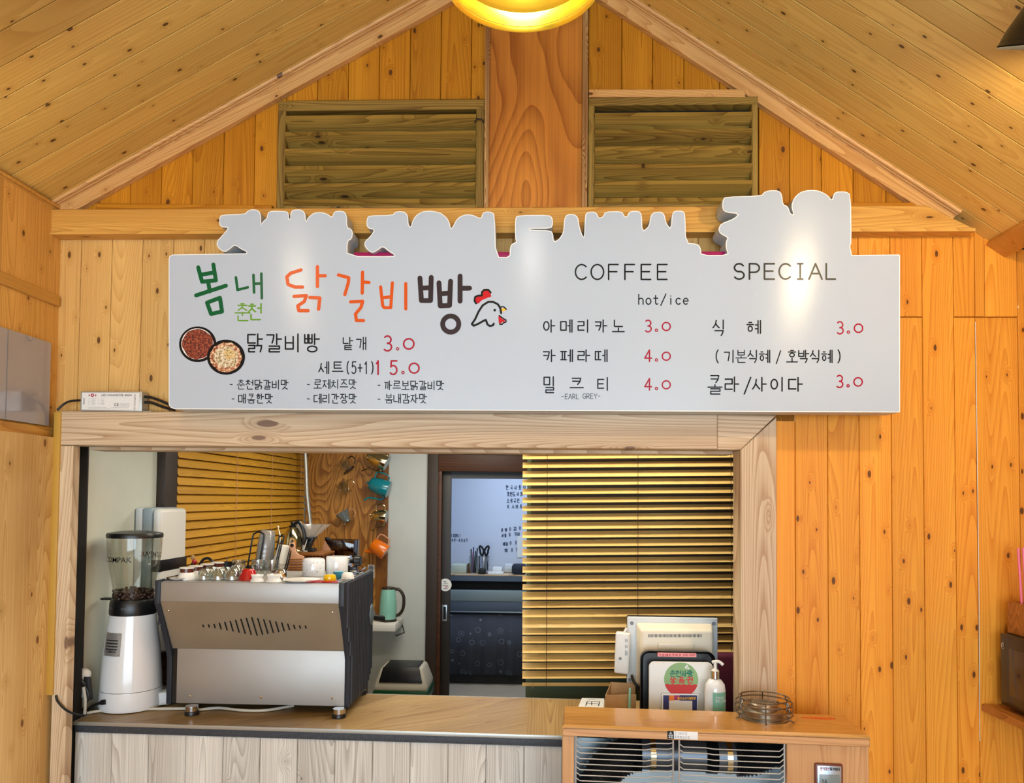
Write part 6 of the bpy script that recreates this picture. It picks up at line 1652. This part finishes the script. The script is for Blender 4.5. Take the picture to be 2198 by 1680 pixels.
# controller
lx0, lx1 = HW - .175, HW - .085
zl1 = P(1790, 1641, hB.y).z
hb((lx0, yf - .012, zl1 - .15), (lx1, yf - .0005, zl1), 'controller_frame', M['redt'], .008)
hb((lx0 + .007, yf - .0135, zl1 - .145), (lx1 - .007, yf - .012, zl1 - .006), 'controller_face', M['galv'], .001)
hb((lx0 + .013, yf - .0145, zl1 - .10), (lx1 - .013, yf - .0135, zl1 - .034), 'lcd_screen', M['lcd'], .001)
def htext(s, x, z, h, mat, gw=None, w=.0011):
    mb = MB(); gw = gw or h * .8
    for i, ch_ in enumerate(s):
        strokes_to(mb, glyph(ch_), lambda p, i=i: (x + gw * (i + p[0] * .82), yf - .0150, z + h * p[1]), w, NF, .0002)
    mb.build('panel_print', mat, ht, local=True, smooth=0)
htext('원적외선', lx0 + .016, zl1 - .020, .010, M['inkred'], .0078); htext('튜브히터', lx0 + .047, zl1 - .020, .010, M['ink'], .0078, .0013)
htext('14', lx0 + .02, zl1 - .062, .013, M['ink'], .009, .0013)
# warning sticker on the front edge and oval sticker on the top
sxm = (1435 - 1207) / (1868 - 1207) * HW + .004; sw = .100
hb((sxm, -.0012, zs1 + .004), (sxm + sw, -.0004, zs1 + .030), 'warning_sticker', M['label'], .0003)
hb((sxm, -.0018, zs1 + .004), (sxm + .021, -.0011, zs1 + .030), 'sticker_black_end', M['ink'])
mb = MB(); strokes_to(mb, [[(.004, .012), (.0105, .024), (.017, .012), (.004, .012)], [(.0105, .015), (.0105, .019)]], lambda p: (sxm + p[0], -.0019, zs1 + .003 + p[1]), .0012, NF, .0002)
for i, ch_ in enumerate('주의'):
    strokes_to(mb, glyph(ch_), lambda p, i=i: (sxm + .004 + .0075 * i + p[0] * .006, -.0019, zs1 + .006 + p[1] * .007), .0010, NF, .0002)
mb.build('sticker_symbol', M['label'], ht, local=True, smooth=0)
mb = MB()
for r_, tx in ((.019, '뜨거우므로'), (.007, '주의하십시오')):
    for i, ch_ in enumerate(tx):
        strokes_to(mb, glyph(ch_), lambda p, i=i: (sxm + .024 + .0085 * i + p[0] * .0068, -.0014, zs1 + r_ + p[1] * .0085), .0008, NF, .0002)
mb.build('sticker_print', M['inkgrey'], ht, local=True, smooth=0)
oc = PZ(1757, 1541, zH)
Rz = Matrix.Rotation(-hrz, 3, 'Z')
ol_ = Rz @ (oc - Vector((hA.x, hA.y, 0)))
mb = MB().lathe([(.038, 0), (.038, .0006)], (ol_.x, ol_.y, zH + .0002), n=28, sq=.34)
mb.v = [Vector((ol_.x + (v.x - ol_.x) * 1.55, v.y, v.z)) for v in mb.v]
mb.build('oval_sticker', pm('sticker_orange_red', (226,92,48), .4), ht, local=True)
mb = MB(); strokes_to(mb, [[(ol_.x - .035 + .005 * k, ol_.y + .004 * math.sin(k * 1.9)) for k in range(15)], [(ol_.x - .045, ol_.y - .008), (ol_.x - .03, ol_.y - .004)]], lambda p: (p[0], p[1], zH + .001), .0025, (0, 0, 1), .0004)
mb.build('oval_print', M['inkyellow'], ht, local=True, smooth=0)
# wire guard over the burner cap
gc = PZ(1640, 1538, zH + .001)
wg = thing('wire_guard', 'round steel wire guard over the heater exhaust cap', 'guard', gc)
MB().lathe([(.085, 0), (.085, .002)], gc, n=30).build('base_plate', M['burn'], wg)
for r_, z_ in ((.096, .016), (.098, .034), (.096, .052), (.086, .068)):
    MB().tube([(gc.x + r_*math.cos(a*.2094), gc.y + r_*math.sin(a*.2094), gc.z + z_) for a in range(30)], .0026, 6, closed=True).build('wire_ring', M['wired'], wg)
for k in range(6):
    a = .3 + k * math.pi / 3
    d = Vector((math.cos(a), math.sin(a), 0))
    rope('x', [gc + d*.110 + Vector((0, 0, .003)), gc + d*.092 + Vector((0, 0, .010)), gc + d*.092 + Vector((0, 0, .045)), gc + d*.084 + Vector((0, 0, .068))], .0026, None, None, None).build('wire_post', M['wired'], wg)
cp = thing('exhaust_cap', 'stepped steel exhaust cap inside the wire guard', 'exhaust cap', gc + Vector((0, 0, .0022)))
c = gc + Vector((0, 0, .0022))
MB().lathe([(.064, 0), (.064, .022), (.058, .026)], c, n=28).build('lower_drum', M['burn'], cp)
MB().lathe([(.048, .026), (.048, .044), (.044, .048)], c, n=28).build('upper_drum', M['burn'], cp)
mb = MB()
for i in range(-4, 5):
    for j in range(-4, 5):
        if i*i + j*j <= 17: mb.lathe([(.0032, 0), (.0026, .002)], (c.x + i*.0088, c.y + j*.0088, c.z + .048), n=6)
mb.build('mesh_top', M['wired'], cp, kind='stuff')

# ------------------------------------------------------------------ till corner
Ym = .30
tilt_ = Vector((0, .16, 1)).normalized()
ms = thing('pos_monitor', 'cream backed till monitor turned away on the counter', 'monitor', (P(1440, 1500, Ym).x, Ym + .02, zC))
def mp_(px, py, dy=0.0): 
    q = P(px, py, Ym + dy); return q
nM = NF
a_, b_ = mp_(1346, 1462), mp_(1541, 1326)
MB().box((a_.x, Ym + .012, a_.z - .02), (b_.x, Ym + .03, b_.z + .004)).build('screen_bezel', M['black'], ms, bevel=.006)
MB().box((a_.x, Ym, a_.z - .02), (b_.x, Ym + .012, b_.z)).build('rear_plate', M['plas2'], ms, bevel=.005, seg=3)
x0_, x1_, z1_, z0_ = mp_(1364, 1400).x, mp_(1530, 1400).x, mp_(1440, 1335).z, a_.z - .01
vs = []
yb = Ym - .075
zi = mp_(1440, 1352, -.07).z
MB().add([(x0_, Ym, z0_), (x1_, Ym, z0_), (x1_, Ym, z1_), (x0_, Ym, z1_), (x0_ + .014, yb, z0_ + .01), (x1_ - .016, yb, z0_ + .01), (x1_ - .016, yb, zi), (x0_ + .014, yb, zi)],
         [(0, 3, 2, 1), (4, 5, 6, 7), (0, 1, 5, 4), (1, 2, 6, 5), (2, 3, 7, 6), (3, 0, 4, 7)]).build('rear_housing', M['cream'], ms, bevel=.012, seg=3)
for i in range(40):
    q = P(1392 + 2.9 * i, 1364, yb)
    MB().box((q.x - .0013, yb - .0006, q.z - .0065), (q.x + .0013, yb + .001, q.z + .0065)).build('vent_slit', M['ink'], ms)
q = P(1451, 1385, yb); MB().box((q.x - .075, yb - .006, q.z - .02), (q.x + .075, yb + .002, q.z + .014)).build('handle_boss', M['cream'], ms, bevel=.006, seg=2)
q = P(1448, 1396, yb - .006); MB().box((q.x - .042, yb - .008, q.z - .008), (q.x + .042, yb - .005, q.z + .003)).build('port_grille', M['ink'], ms)
for px_, py_ in ((1356, 1337), (1532, 1338), (1352, 1458)):
    q = mp_(px_, py_); MB().lathe([(.008, 0), (.008, .003)], q, (0, -1, 0), 14).build('screw_cap', M['inkgrey'], ms)
MB().tube([((a_.x + b_.x)/2, Ym + .04, zC + .015), ((a_.x + b_.x)/2, Ym + .03, a_.z)], .035, 16).build('stand_neck', M['plas2'], ms)
MB().box(((a_.x + b_.x)/2 - .11, Ym - .04, zC + .0005), ((a_.x + b_.x)/2 + .11, Ym + .14, zC + .016)).build('stand_foot', M['plas2'], ms, bevel=.006)
# power brick hanging at its left edge
q = P(1336, 1400, Ym - .04)
pb = thing('power_brick', 'white power adapter hanging at the monitor edge', 'adapter', q)
MB().obox((0, 0, 0), (.030, -.004, -.002), (.004, .022, 0), (.003, 0, .085)).build('case', M['plasw'], pb, local=True, bevel=.008, seg=3)
MB().lathe([(.006, 0), (.006, .0008)], (-.012, -.027, -.02), (0, -1, 0), 14).build('round_mark', M['inkgrey'], pb, local=True)
mb = MB()
for k, (z_, h_) in enumerate(((.05, .012), (.025, .012), (-.005, .02))):
    strokes_to(mb, [[(.010, z_), (.010, z_ + h_)], [(.016, z_), (.016, z_ + h_ * .8)]], lambda p: (p[0], -.0285, p[1]), .0022, NF, .0002)
mb.build('case_print', M['inkgrey'], pb, local=True, smooth=0)
rope('x', [Vector((.008, 0, .085)), Vector((.016, 0, .10)), Vector((.02, .01, .09))], .005, None, None, None).build('lead', M['plasw'], pb, local=True)
rope('monitor_cable', [P(1356, 1450, Ym - .03), P(1362, 1465, Ym - .06), P(1372, 1478, Ym - .06), P(1378, 1500, Ym - .05)], .006, M['rubber'], 'black cable dropping from the monitor edge', 'cable')
# black tray leaning before the monitor
Yt = .13
def rounded(px0, py0, px1, py1, Y, rad, zbot):
    a, b = P(px0, py1, Y), P(px1, py0, Y)
    pl = []
    for cx_, cz_, a0 in ((b.x - rad, b.z - rad, 0), (a.x + rad, b.z - rad, 90)):
        pl += [Vector((cx_ + rad*math.cos(math.radians(a0 + 15*k)), Y, cz_ + rad*math.sin(math.radians(a0 + 15*k)))) for k in range(7)]
    pl += [Vector((a.x, Y, zbot)), Vector((b.x, Y, zbot))]
    return pl
tr = thing('black_tray', 'black serving tray standing upright before the monitor', 'tray', (P(1455, 1500, Yt).x, Yt + .03, zC + .0005))
po = rounded(1375, 1399, 1536, 1520, Yt, .035, zC + .0005)
MB().prism([p + Vector((0, .02, 0)) for p in po], (0, .006, 0)).build('tray_base', M['black'], tr)
pi_ = inset(po, .012 * (1 if sum(po[i].x*po[(i+1)%len(po)].z - po[(i+1)%len(po)].x*po[i].z for i in range(len(po))) > 0 else -1))
n_ = len(po)
MB().add(po + [p + Vector((0, .02, 0)) for p in pi_] + [p + Vector((0, .02, 0)) for p in po], [(i, (i+1) % n_, n_ + (i+1) % n_, n_ + i) for i in range(n_)] + [(i, (i+1) % n_, 2*n_ + (i+1) % n_, 2*n_ + i) for i in range(n_)]).build('tray_rim', M['black'], tr)
q0, q1 = P(1412, 1409, Yt - .004), P(1495, 1402, Yt - .004)
MB().box((q0.x, Yt - .001, q0.z), (q1.x, Yt + .021, q1.z)).build('pink_tape', M['pinkt'], tr)
mb = MB(); textpx(mb, '기본테이크아웃', 1414, 1462, 1405.5, 5, .7, lambda a, b: P(a, b, Yt - .002), NF, .0003, 1/ppm(Yt), gw=5)
textpx(mb, '010-2251', 1466, 1493, 1405.5, 4, .7, lambda a, b: P(a, b, Yt - .002), NF, .0003, 1/ppm(Yt), gw=3.2); mb.build('tape_writing', M['inkred'], tr, smooth=0)
# white board with stickers
Yw = .10
wb2 = thing('white_board', 'white rounded board with a round green and red sticker', 'board', (P(1460, 1500, Yw).x, Yw + .008, zC + .0005))
MB().prism(rounded(1393, 1422, 1531, 1520, Yw, .022, zC + .0005), (0, .012, 0)).build('panel', M['plasw'], wb2, bevel=.002)
def wp(px, py): return P(px, py, Yw)
cR = wp(1462, 1458); rS = 36 / ppm(Yw)
MB().lathe([(rS, 0), (rS, .0008)], (cR.x, Yw, cR.z), (0, -1, 0), 36).build('round_sticker', M['stgreen'], wb2)
seg_ = [(cR.x + rS*math.cos(math.radians(a)), Yw - .0011, cR.z + rS*math.sin(math.radians(a))) for a in range(198, 343, 6)]
top_ = []
x_a, x_b = seg_[-1][0], seg_[0][0]
for k in range(13):
    t = k / 12; top_.append((x_a + (x_b - x_a) * t, Yw - .0011, seg_[0][2] + (.004 if k % 2 else 0)))
MB().add(seg_ + top_[1:-1], [tuple(range(len(seg_) + 11))]).build('sticker_red_field', M['stred'], wb2, smooth=0)
mb = MB(); textpx(mb, '춘천사랑', 1438, 1487, 1445, 12.5, 2.2, wp, NF, .0016, 1/ppm(Yw), gw=11.5); mb.build('sticker_print', pm('print_dark_green', (20,110,84), .4), wb2, smooth=0)
mb = MB(); textpx(mb, '상품권', 1438, 1487, 1459, 12, 2.2, wp, NF, .0016, 1/ppm(Yw), gw=12.5); mb.build('sticker_print', M['stred'], wb2, smooth=0)
mb = MB(); strokes_to(mb, [[(1451.5, 1464), (1455.5, 1454)], [(1469, 1464), (1473, 1454)]], lambda p: wp(*p), .8/ppm(Yw), NF, .0016); mb.build('sticker_print', M['stred'], wb2, smooth=0)
mb = MB()
for dx, dy in ((0, 0), (5, 2), (2.5, -3.5)):
    strokes_to(mb, [circ(1472 + dx, 1432 + dy, 1.4, n=8)], lambda p: wp(*p), 2.0/ppm(Yw), NF, .0016)
mb.build('sticker_flowers', M['label'], wb2, smooth=0)
# payment card standee in front of the board
Yq2 = .085
q0, q1 = P(1421, 1520, Yq2), P(1498, 1489, Yq2)
cd2 = thing('payment_card', 'colourful payment card standing before the white board', 'card', ((q0.x + q1.x)/2, Yq2, zC + .0005))
MB().box((q0.x, Yq2, zC + .0005), (q1.x, Yq2 + .003, q1.z)).build('card', M['label'], cd2)
def cpan(px0, px1, py0, py1, mat, nm, l=.0005):
    a, b = P(px0, py1, Yq2), P(px1, py0, Yq2)
    MB().box((a.x, Yq2 - l, a.z), (b.x, Yq2 + .0005, b.z)).build(nm, mat, cd2)
cpan(1423.5, 1436, 1492, 1545, M['stnavy'], 'card_panel'); cpan(1436, 1447, 1492, 1503, M['storange'], 'card_panel'); cpan(1447, 1459, 1492, 1502, M['stpurple'], 'card_panel')
cpan(1459, 1496, 1492, 1503, M['stnavy'], 'card_panel'); cpan(1486, 1496, 1503, 1545, M['stnavy'], 'card_panel'); cpan(1436, 1486, 1503, 1545, M['label'], 'card_panel', .0004)
mb = MB(); textpx(mb, '할인금소지점환영', 1454, 1493, 1498, 5, .8, lambda a, b: P(a, b, Yq2), NF, .0012, 1/ppm(Yq2), gw=4.6); mb.build('card_print', M['inkyellow'], cd2, smooth=0)
# soap dispenser
Ysd = .035
sc2 = Vector((P(1535, 1500, Ysd).x, Ysd, zC + .0005))
sd_ = thing('soap_bottle', 'white pump soap bottle with pale green label', 'bottle', sc2)
sz_ = lambda py: P(1535, py, Ysd).z - sc2.z
MB().lathe([(.036, 0), (.040, .006), (.040, sz_(1480)), (.036, sz_(1467)), (.024, sz_(1458)), (.0135, sz_(1455))], sc2, n=28).build('body', M['white'], sd_)
MB().lathe([(.0175, sz_(1455)), (.0175, sz_(1439))], sc2, n=24).build('collar', M['chrome'], sd_)
pu = MB().lathe([(.0155, sz_(1439)), (.010, sz_(1436)), (.006, sz_(1434)), (.006, sz_(1422))], sc2, n=18).build('pump', M['plasw'], sd_)
rope('x', [sc2 + Vector((-.012, 0, sz_(1421))), sc2 + Vector((.0, 0, sz_(1419.5))), sc2 + Vector((.016, 0, sz_(1420))), sc2 + Vector((.030, -.004, sz_(1426)))], .006, None, None, None).build('nozzle', M['plasw'], pu)
vs = []; fs = []
for j, z_ in enumerate((.01, sz_(1481))):
    for i in range(9):
        a = -.45 + 1.45 * i / 8; vs.append((sc2.x + .0406*math.sin(a), sc2.y - .0406*math.cos(a), sc2.z + z_))
for i in range(8): fs.append((i, i + 1, 10 + i, 9 + i))
MB().add(vs, fs).build('label', M['soaplab'], sd_)
mb = MB()
for k, (tx, zz_) in enumerate((('크린아트', sz_(1492)), ('핸드크림솝', sz_(1499)))):
    for i, ch_ in enumerate(tx):
        def f(p, i=i):
            a = -.2 + (.0105 * (i + p[0] * .8)) / .041
            return (sc2.x + .0412*math.sin(a), sc2.y - .0412*math.cos(a), sc2.z + zz_ - .005 + .010 * p[1])
        strokes_to(mb, glyph(ch_), f, .0012, NF, .0003)
mb.build('label_print', M['label'], sd_, smooth=0)
# paper bag, pen, printed slip
Ybg = .17
a_, b_ = P(1297, 1515, Ybg), P(1370, 1476, Ybg)
zb0 = zC + .0005
zi_ = P(1335, 1492, Ybg).z
bg = thing('paper_bag', 'opened kraft paper bag beside the tray', 'bag', ((a_.x + b_.x)/2, Ybg + .05, zb0))
MB().prism([(a_.x, Ybg, zb0), (b_.x - .01, Ybg, zb0), (b_.x - .008, Ybg, zi_ + .004), (a_.x + .004, Ybg, zi_)], (0, .003, 0)).build('front_sheet', M['kraft'], bg)
MB().prism([(a_.x + .025, Ybg + .09, zb0), (b_.x, Ybg + .09, zb0), (b_.x, Ybg + .09, b_.z - .004), (a_.x + .035, Ybg + .09, b_.z)], (0, .003, 0)).build('back_sheet', M['kraft'], bg)
MB().prism([(a_.x + .001, Ybg + .003, zb0), (a_.x + .026, Ybg + .09, zb0), (a_.x + .036, Ybg + .09, b_.z), (a_.x + .005, Ybg + .003, zi_)], (.002, 0, 0)).build('side_sheet', M['kraft'], bg)
q = P(1352, 1476, Ybg - .01)
single('green_pen', MB().tube([(P(1351, 1515, Ybg - .02).x, Ybg - .02, zb0), (q.x, Ybg - .012, q.z)], [.006, .0045], 8), M['mint'], 'mint green pen upright by the paper bag', 'pen', (P(1351, 1515, Ybg - .02).x, Ybg - .02, zb0))
cs = [PZ(x, y, zC + .001) for x, y in ((1240, 1520), (1249, 1498), (1297, 1499), (1296, 1522))]
sl_ = thing('printed_slip', 'white printed slip lying on the counter', 'slip', cs[0])
MB().prism(cs, (0, 0, .0012)).build('sheet', M['label'], sl_)
mb = MB(); u_ = cs[2] - cs[1]; v_ = cs[0] - cs[1]
strokes_to(mb, [[(.3, .12), (.62, .12)], [(.3, .35), (.85, .35)], [(.3, .55), (.8, .55)], [(.3, .35), (.3, .75)], [(.85, .35), (.85, .75)], [(.5, .4), (.55, .7)]], lambda p: cs[1] + u_*p[0] + v_*p[1] + Vector((0, 0, .0013)), .004, (0, 0, 1), .0003)
mb.build('slip_print', M['ink'], sl_, smooth=0)

# ------------------------------------------------------------------ right end: shelf, microwave, wooden box, straws
xs_ = P(2110, 1510, -.012).x; zsh = P(2110, 1511, -.012).z
sh = thing('side_shelf', 'thick pine shelf under the microwave', 'shelf', (xs_ + .2, -.4, zsh - .03))
board('shelf_board', sh, M['crate'], (xs_, -.006, zsh), (0, -1, 0), (1, 0, 0), [(0, 0), (.85, 0), (.85, .42), (0, .42)], .026, .003)
for y in (-.1, -.7): MB().prism([(xs_ + .42, y, zsh - .027), (xs_ + .15, y, zsh - .027), (xs_ + .42, y, zsh - .25)], (0, .03, 0)).build('bracket', M['crate'], sh)
xmw = xs_ + .035
ym_ = PXp(2147, 1430, xmw).y
zmt = PXp(2147, 1356, xmw).z
mw = thing('microwave', 'black microwave oven on the pine shelf at the right edge', 'microwave', (xmw + .17, ym_ - .24, zsh + .0005))
MB().box((xmw + .012, ym_ - .47, zsh + .012), (xmw + .34, ym_ - .004, zmt)).build('body', M['black'], mw, bevel=.008)
dd = MB().box((xmw, ym_ - .37, zsh + .016), (xmw + .012, ym_, zmt - .003)).build('door', pm('microwave_door', (20,18,18), .18), mw, bevel=.008, seg=3)
MB().box((xmw - .0015, ym_ - .33, zsh + .06), (xmw + .001, ym_ - .055, zmt - .05)).build('door_window', pm('microwave_window', (48,34,26), .1), dd, bevel=.0005)
MB().box((xmw, ym_ - .47, zsh + .016), (xmw + .012, ym_ - .372, zmt - .003)).build('control_strip', M['black'], mw, bevel=.003)
mb = MB(); q = Vector((xmw - .001, ym_ - .02, zmt - .045))
strokes_to(mb, [circ(0, 0, .005, n=12), arc(0, -.002, .009, .011, 60, 300)], lambda p: q + Vector((0, -p[0], p[1])), .0015, (-1, 0, 0), .0004); mb.build('door_mark', M['label'], dd, smooth=0)
for y in (ym_ - .05, ym_ - .42):
    MB().lathe([(.012, 0), (.012, .012)], (xmw + .05, y, zsh + .0005), n=12).build('foot', M['blackm'], mw)
xbx = xmw + .02
yb0 = PXp(2162, 1320, xbx).y
zbt = PXp(2162, 1290, xbx).z; zbb = zmt + .0006
bxw = thing('wooden_crate', 'small open wooden crate on top of the microwave', 'crate', (xbx + .1, yb0 - .15, zbb))
for nm, a, b in (('side', (xbx, yb0 - .30, zbb), (xbx + .012, yb0, zbt)), ('side', (xbx + .2, yb0 - .30, zbb), (xbx + .212, yb0, zbt)), ('end', (xbx + .012, yb0 - .012, zbb), (xbx + .2, yb0, zbt)), ('end', (xbx + .012, yb0 - .30, zbb), (xbx + .2, yb0 - .288, zbt)), ('bottom', (xbx + .012, yb0 - .288, zbb), (xbx + .2, yb0 - .012, zbb + .01))):
    MB().box(a, b).build(nm, M['crate'], bxw, bevel=.0015)
q0 = Vector((xbx + .03, yb0 - .045, zbb + .0105))
tp = PXp(2186, 1180, xbx + .0)
labs = ['leftmost pink wrapped straw in the wooden crate', 'second pink wrapped straw from the left in the crate', 'middle pink wrapped straw in the wooden crate', 'fourth pink wrapped straw from the left in the crate', 'fifth pink wrapped straw from the left in the crate', 'rightmost pink wrapped straw in the wooden crate']
for i in range(6):
    b0 = q0 + Vector((.010 * i, -.012 * (i % 3), 0)); 
    single('wrapped_straw', MB().tube([b0, Vector((tp.x + .010 * i - .004, b0.y - .03, tp.z + random.uniform(-.01, .01)))], .0045, 6), M['pink'], labs[i], 'straw', b0, group='wrapped straws in the crate')

# acrylic document holder on the left wall
xa_ = xl + .037
yr = PXp(106, 820, xa_).y
zA0, zA1 = PXp(106, 914, xa_).z, PXp(106, 735, xa_).z
ah = thing('acrylic_holder', 'frosted acrylic document holder on the left wall', 'holder', (xa_, yr - .25, zA0))
MB().box((xa_, yr - .5, zA0), (xa_ + .003, yr, zA1)).build('front_sheet', M['acryl'], ah)
MB().box((xa_ - .0015, yr - .5, zA0), (xa_ - .0005, yr, zA1)).build('back_sheet', M['acryl'], ah)
ysm = PXp(12, 820, xa_).y
MB().box((xa_ + .003, ysm - .001, zA0), (xa_ + .0042, ysm + .001, zA1)).build('seam', M['inkgrey'], ah)
MB().tube([(xa_ + .003, yr - .125 + .018*math.cos(math.pi + a*math.pi/8), zA1 + .018*math.sin(math.pi + a*math.pi/8)) for a in range(9)], .0012, 5).build('thumb_notch', M['inkgrey'], ah)

# ------------------------------------------------------------------ pendant lamps
def pendant(lab, x, y, z, power, col, r=.185, h=.17, inner='gold', tilt=0.0, lz=.03):
    zc_ = zroof(x) - .004
    t = thing('pendant_lamp', lab, 'lamp', (x, y, z), rot=(tilt, 0, 0), group='dome pendant lamps')
    pr = [(r, 0), (r * .985, .004), (r * .93, .035), (r * .80, h * .5), (r * .55, h * .82), (.05, h), (.03, h + .03), (.012, h + .035)]
    MB().lathe(pr, n=48, cap0=False).build('shade', M['black'], t, local=True)
    inn_ = [(r * 1.0, -.003), (r * .985, -.001), (r * .965, .006), (r * .975, .010), (r * .91, .034), (r * .905, .038)]
    for k in range(1, 9):
        q = k / 9
        inn_ += [(r * (.905 - .37 * q), .038 + (h * .80 - .038) * q ** 1.3), (r * (.905 - .37 * q) * .985, .038 + (h * .80 - .038) * q ** 1.3 + .002)]
    inn_ += [(r * .50, h * .82), (.03, h * .96)]
    MB().lathe(inn_, n=48, cap0=False).build('reflector', M[inner], t, local=True)
    MB().ball((0, 0, h * .52), .042, 16, (1, 1, 1.15)).build('bulb', M['bulb'], t, local=True)
    R_ = Matrix.Rotation(tilt, 3, 'X'); top_w = R_ @ Vector((0, 0, h + .03)); Ri = R_.inverted()
    MB().tube([Ri @ top_w, Ri @ (top_w + Vector((0, 0, .02))), Ri @ Vector((top_w.x, top_w.y, zc_ - z))], .004, 6).build('cord', M['rubber'], t, local=True)
    l = bpy.data.lights.new('pendant_bulb_light', 'POINT'); l.energy = power; l.color = col; l.shadow_soft_size = .045
    o = bpy.data.objects.new('pendant_bulb_light', l); COL.objects.link(o); o.location = Vector((x, y, z)) + R_ @ Vector((0, 0, lz))
    return t
M['innerblack'] = pm('lamp_inside_black', (10, 10, 10), .8)
pendant('dome pendant lamp with gold inside, over the middle', -.045, -1.2, P(1113, 65, -1.02).z, 9, (1.0, .95, .85), lz=.045)
pendant('black dome pendant lamp at the upper right edge', 1.29, -1.15, P(2152, 97, -1.15).z, 30, (1.0, .76, .44), inner='innerblack', tilt=.5, lz=.035)
pendant('black dome pendant lamp hung left of the menu sign', -1.33, -1.45, 2.95, 20, (1.0, .82, .55), inner='innerblack', tilt=.4, lz=.05)
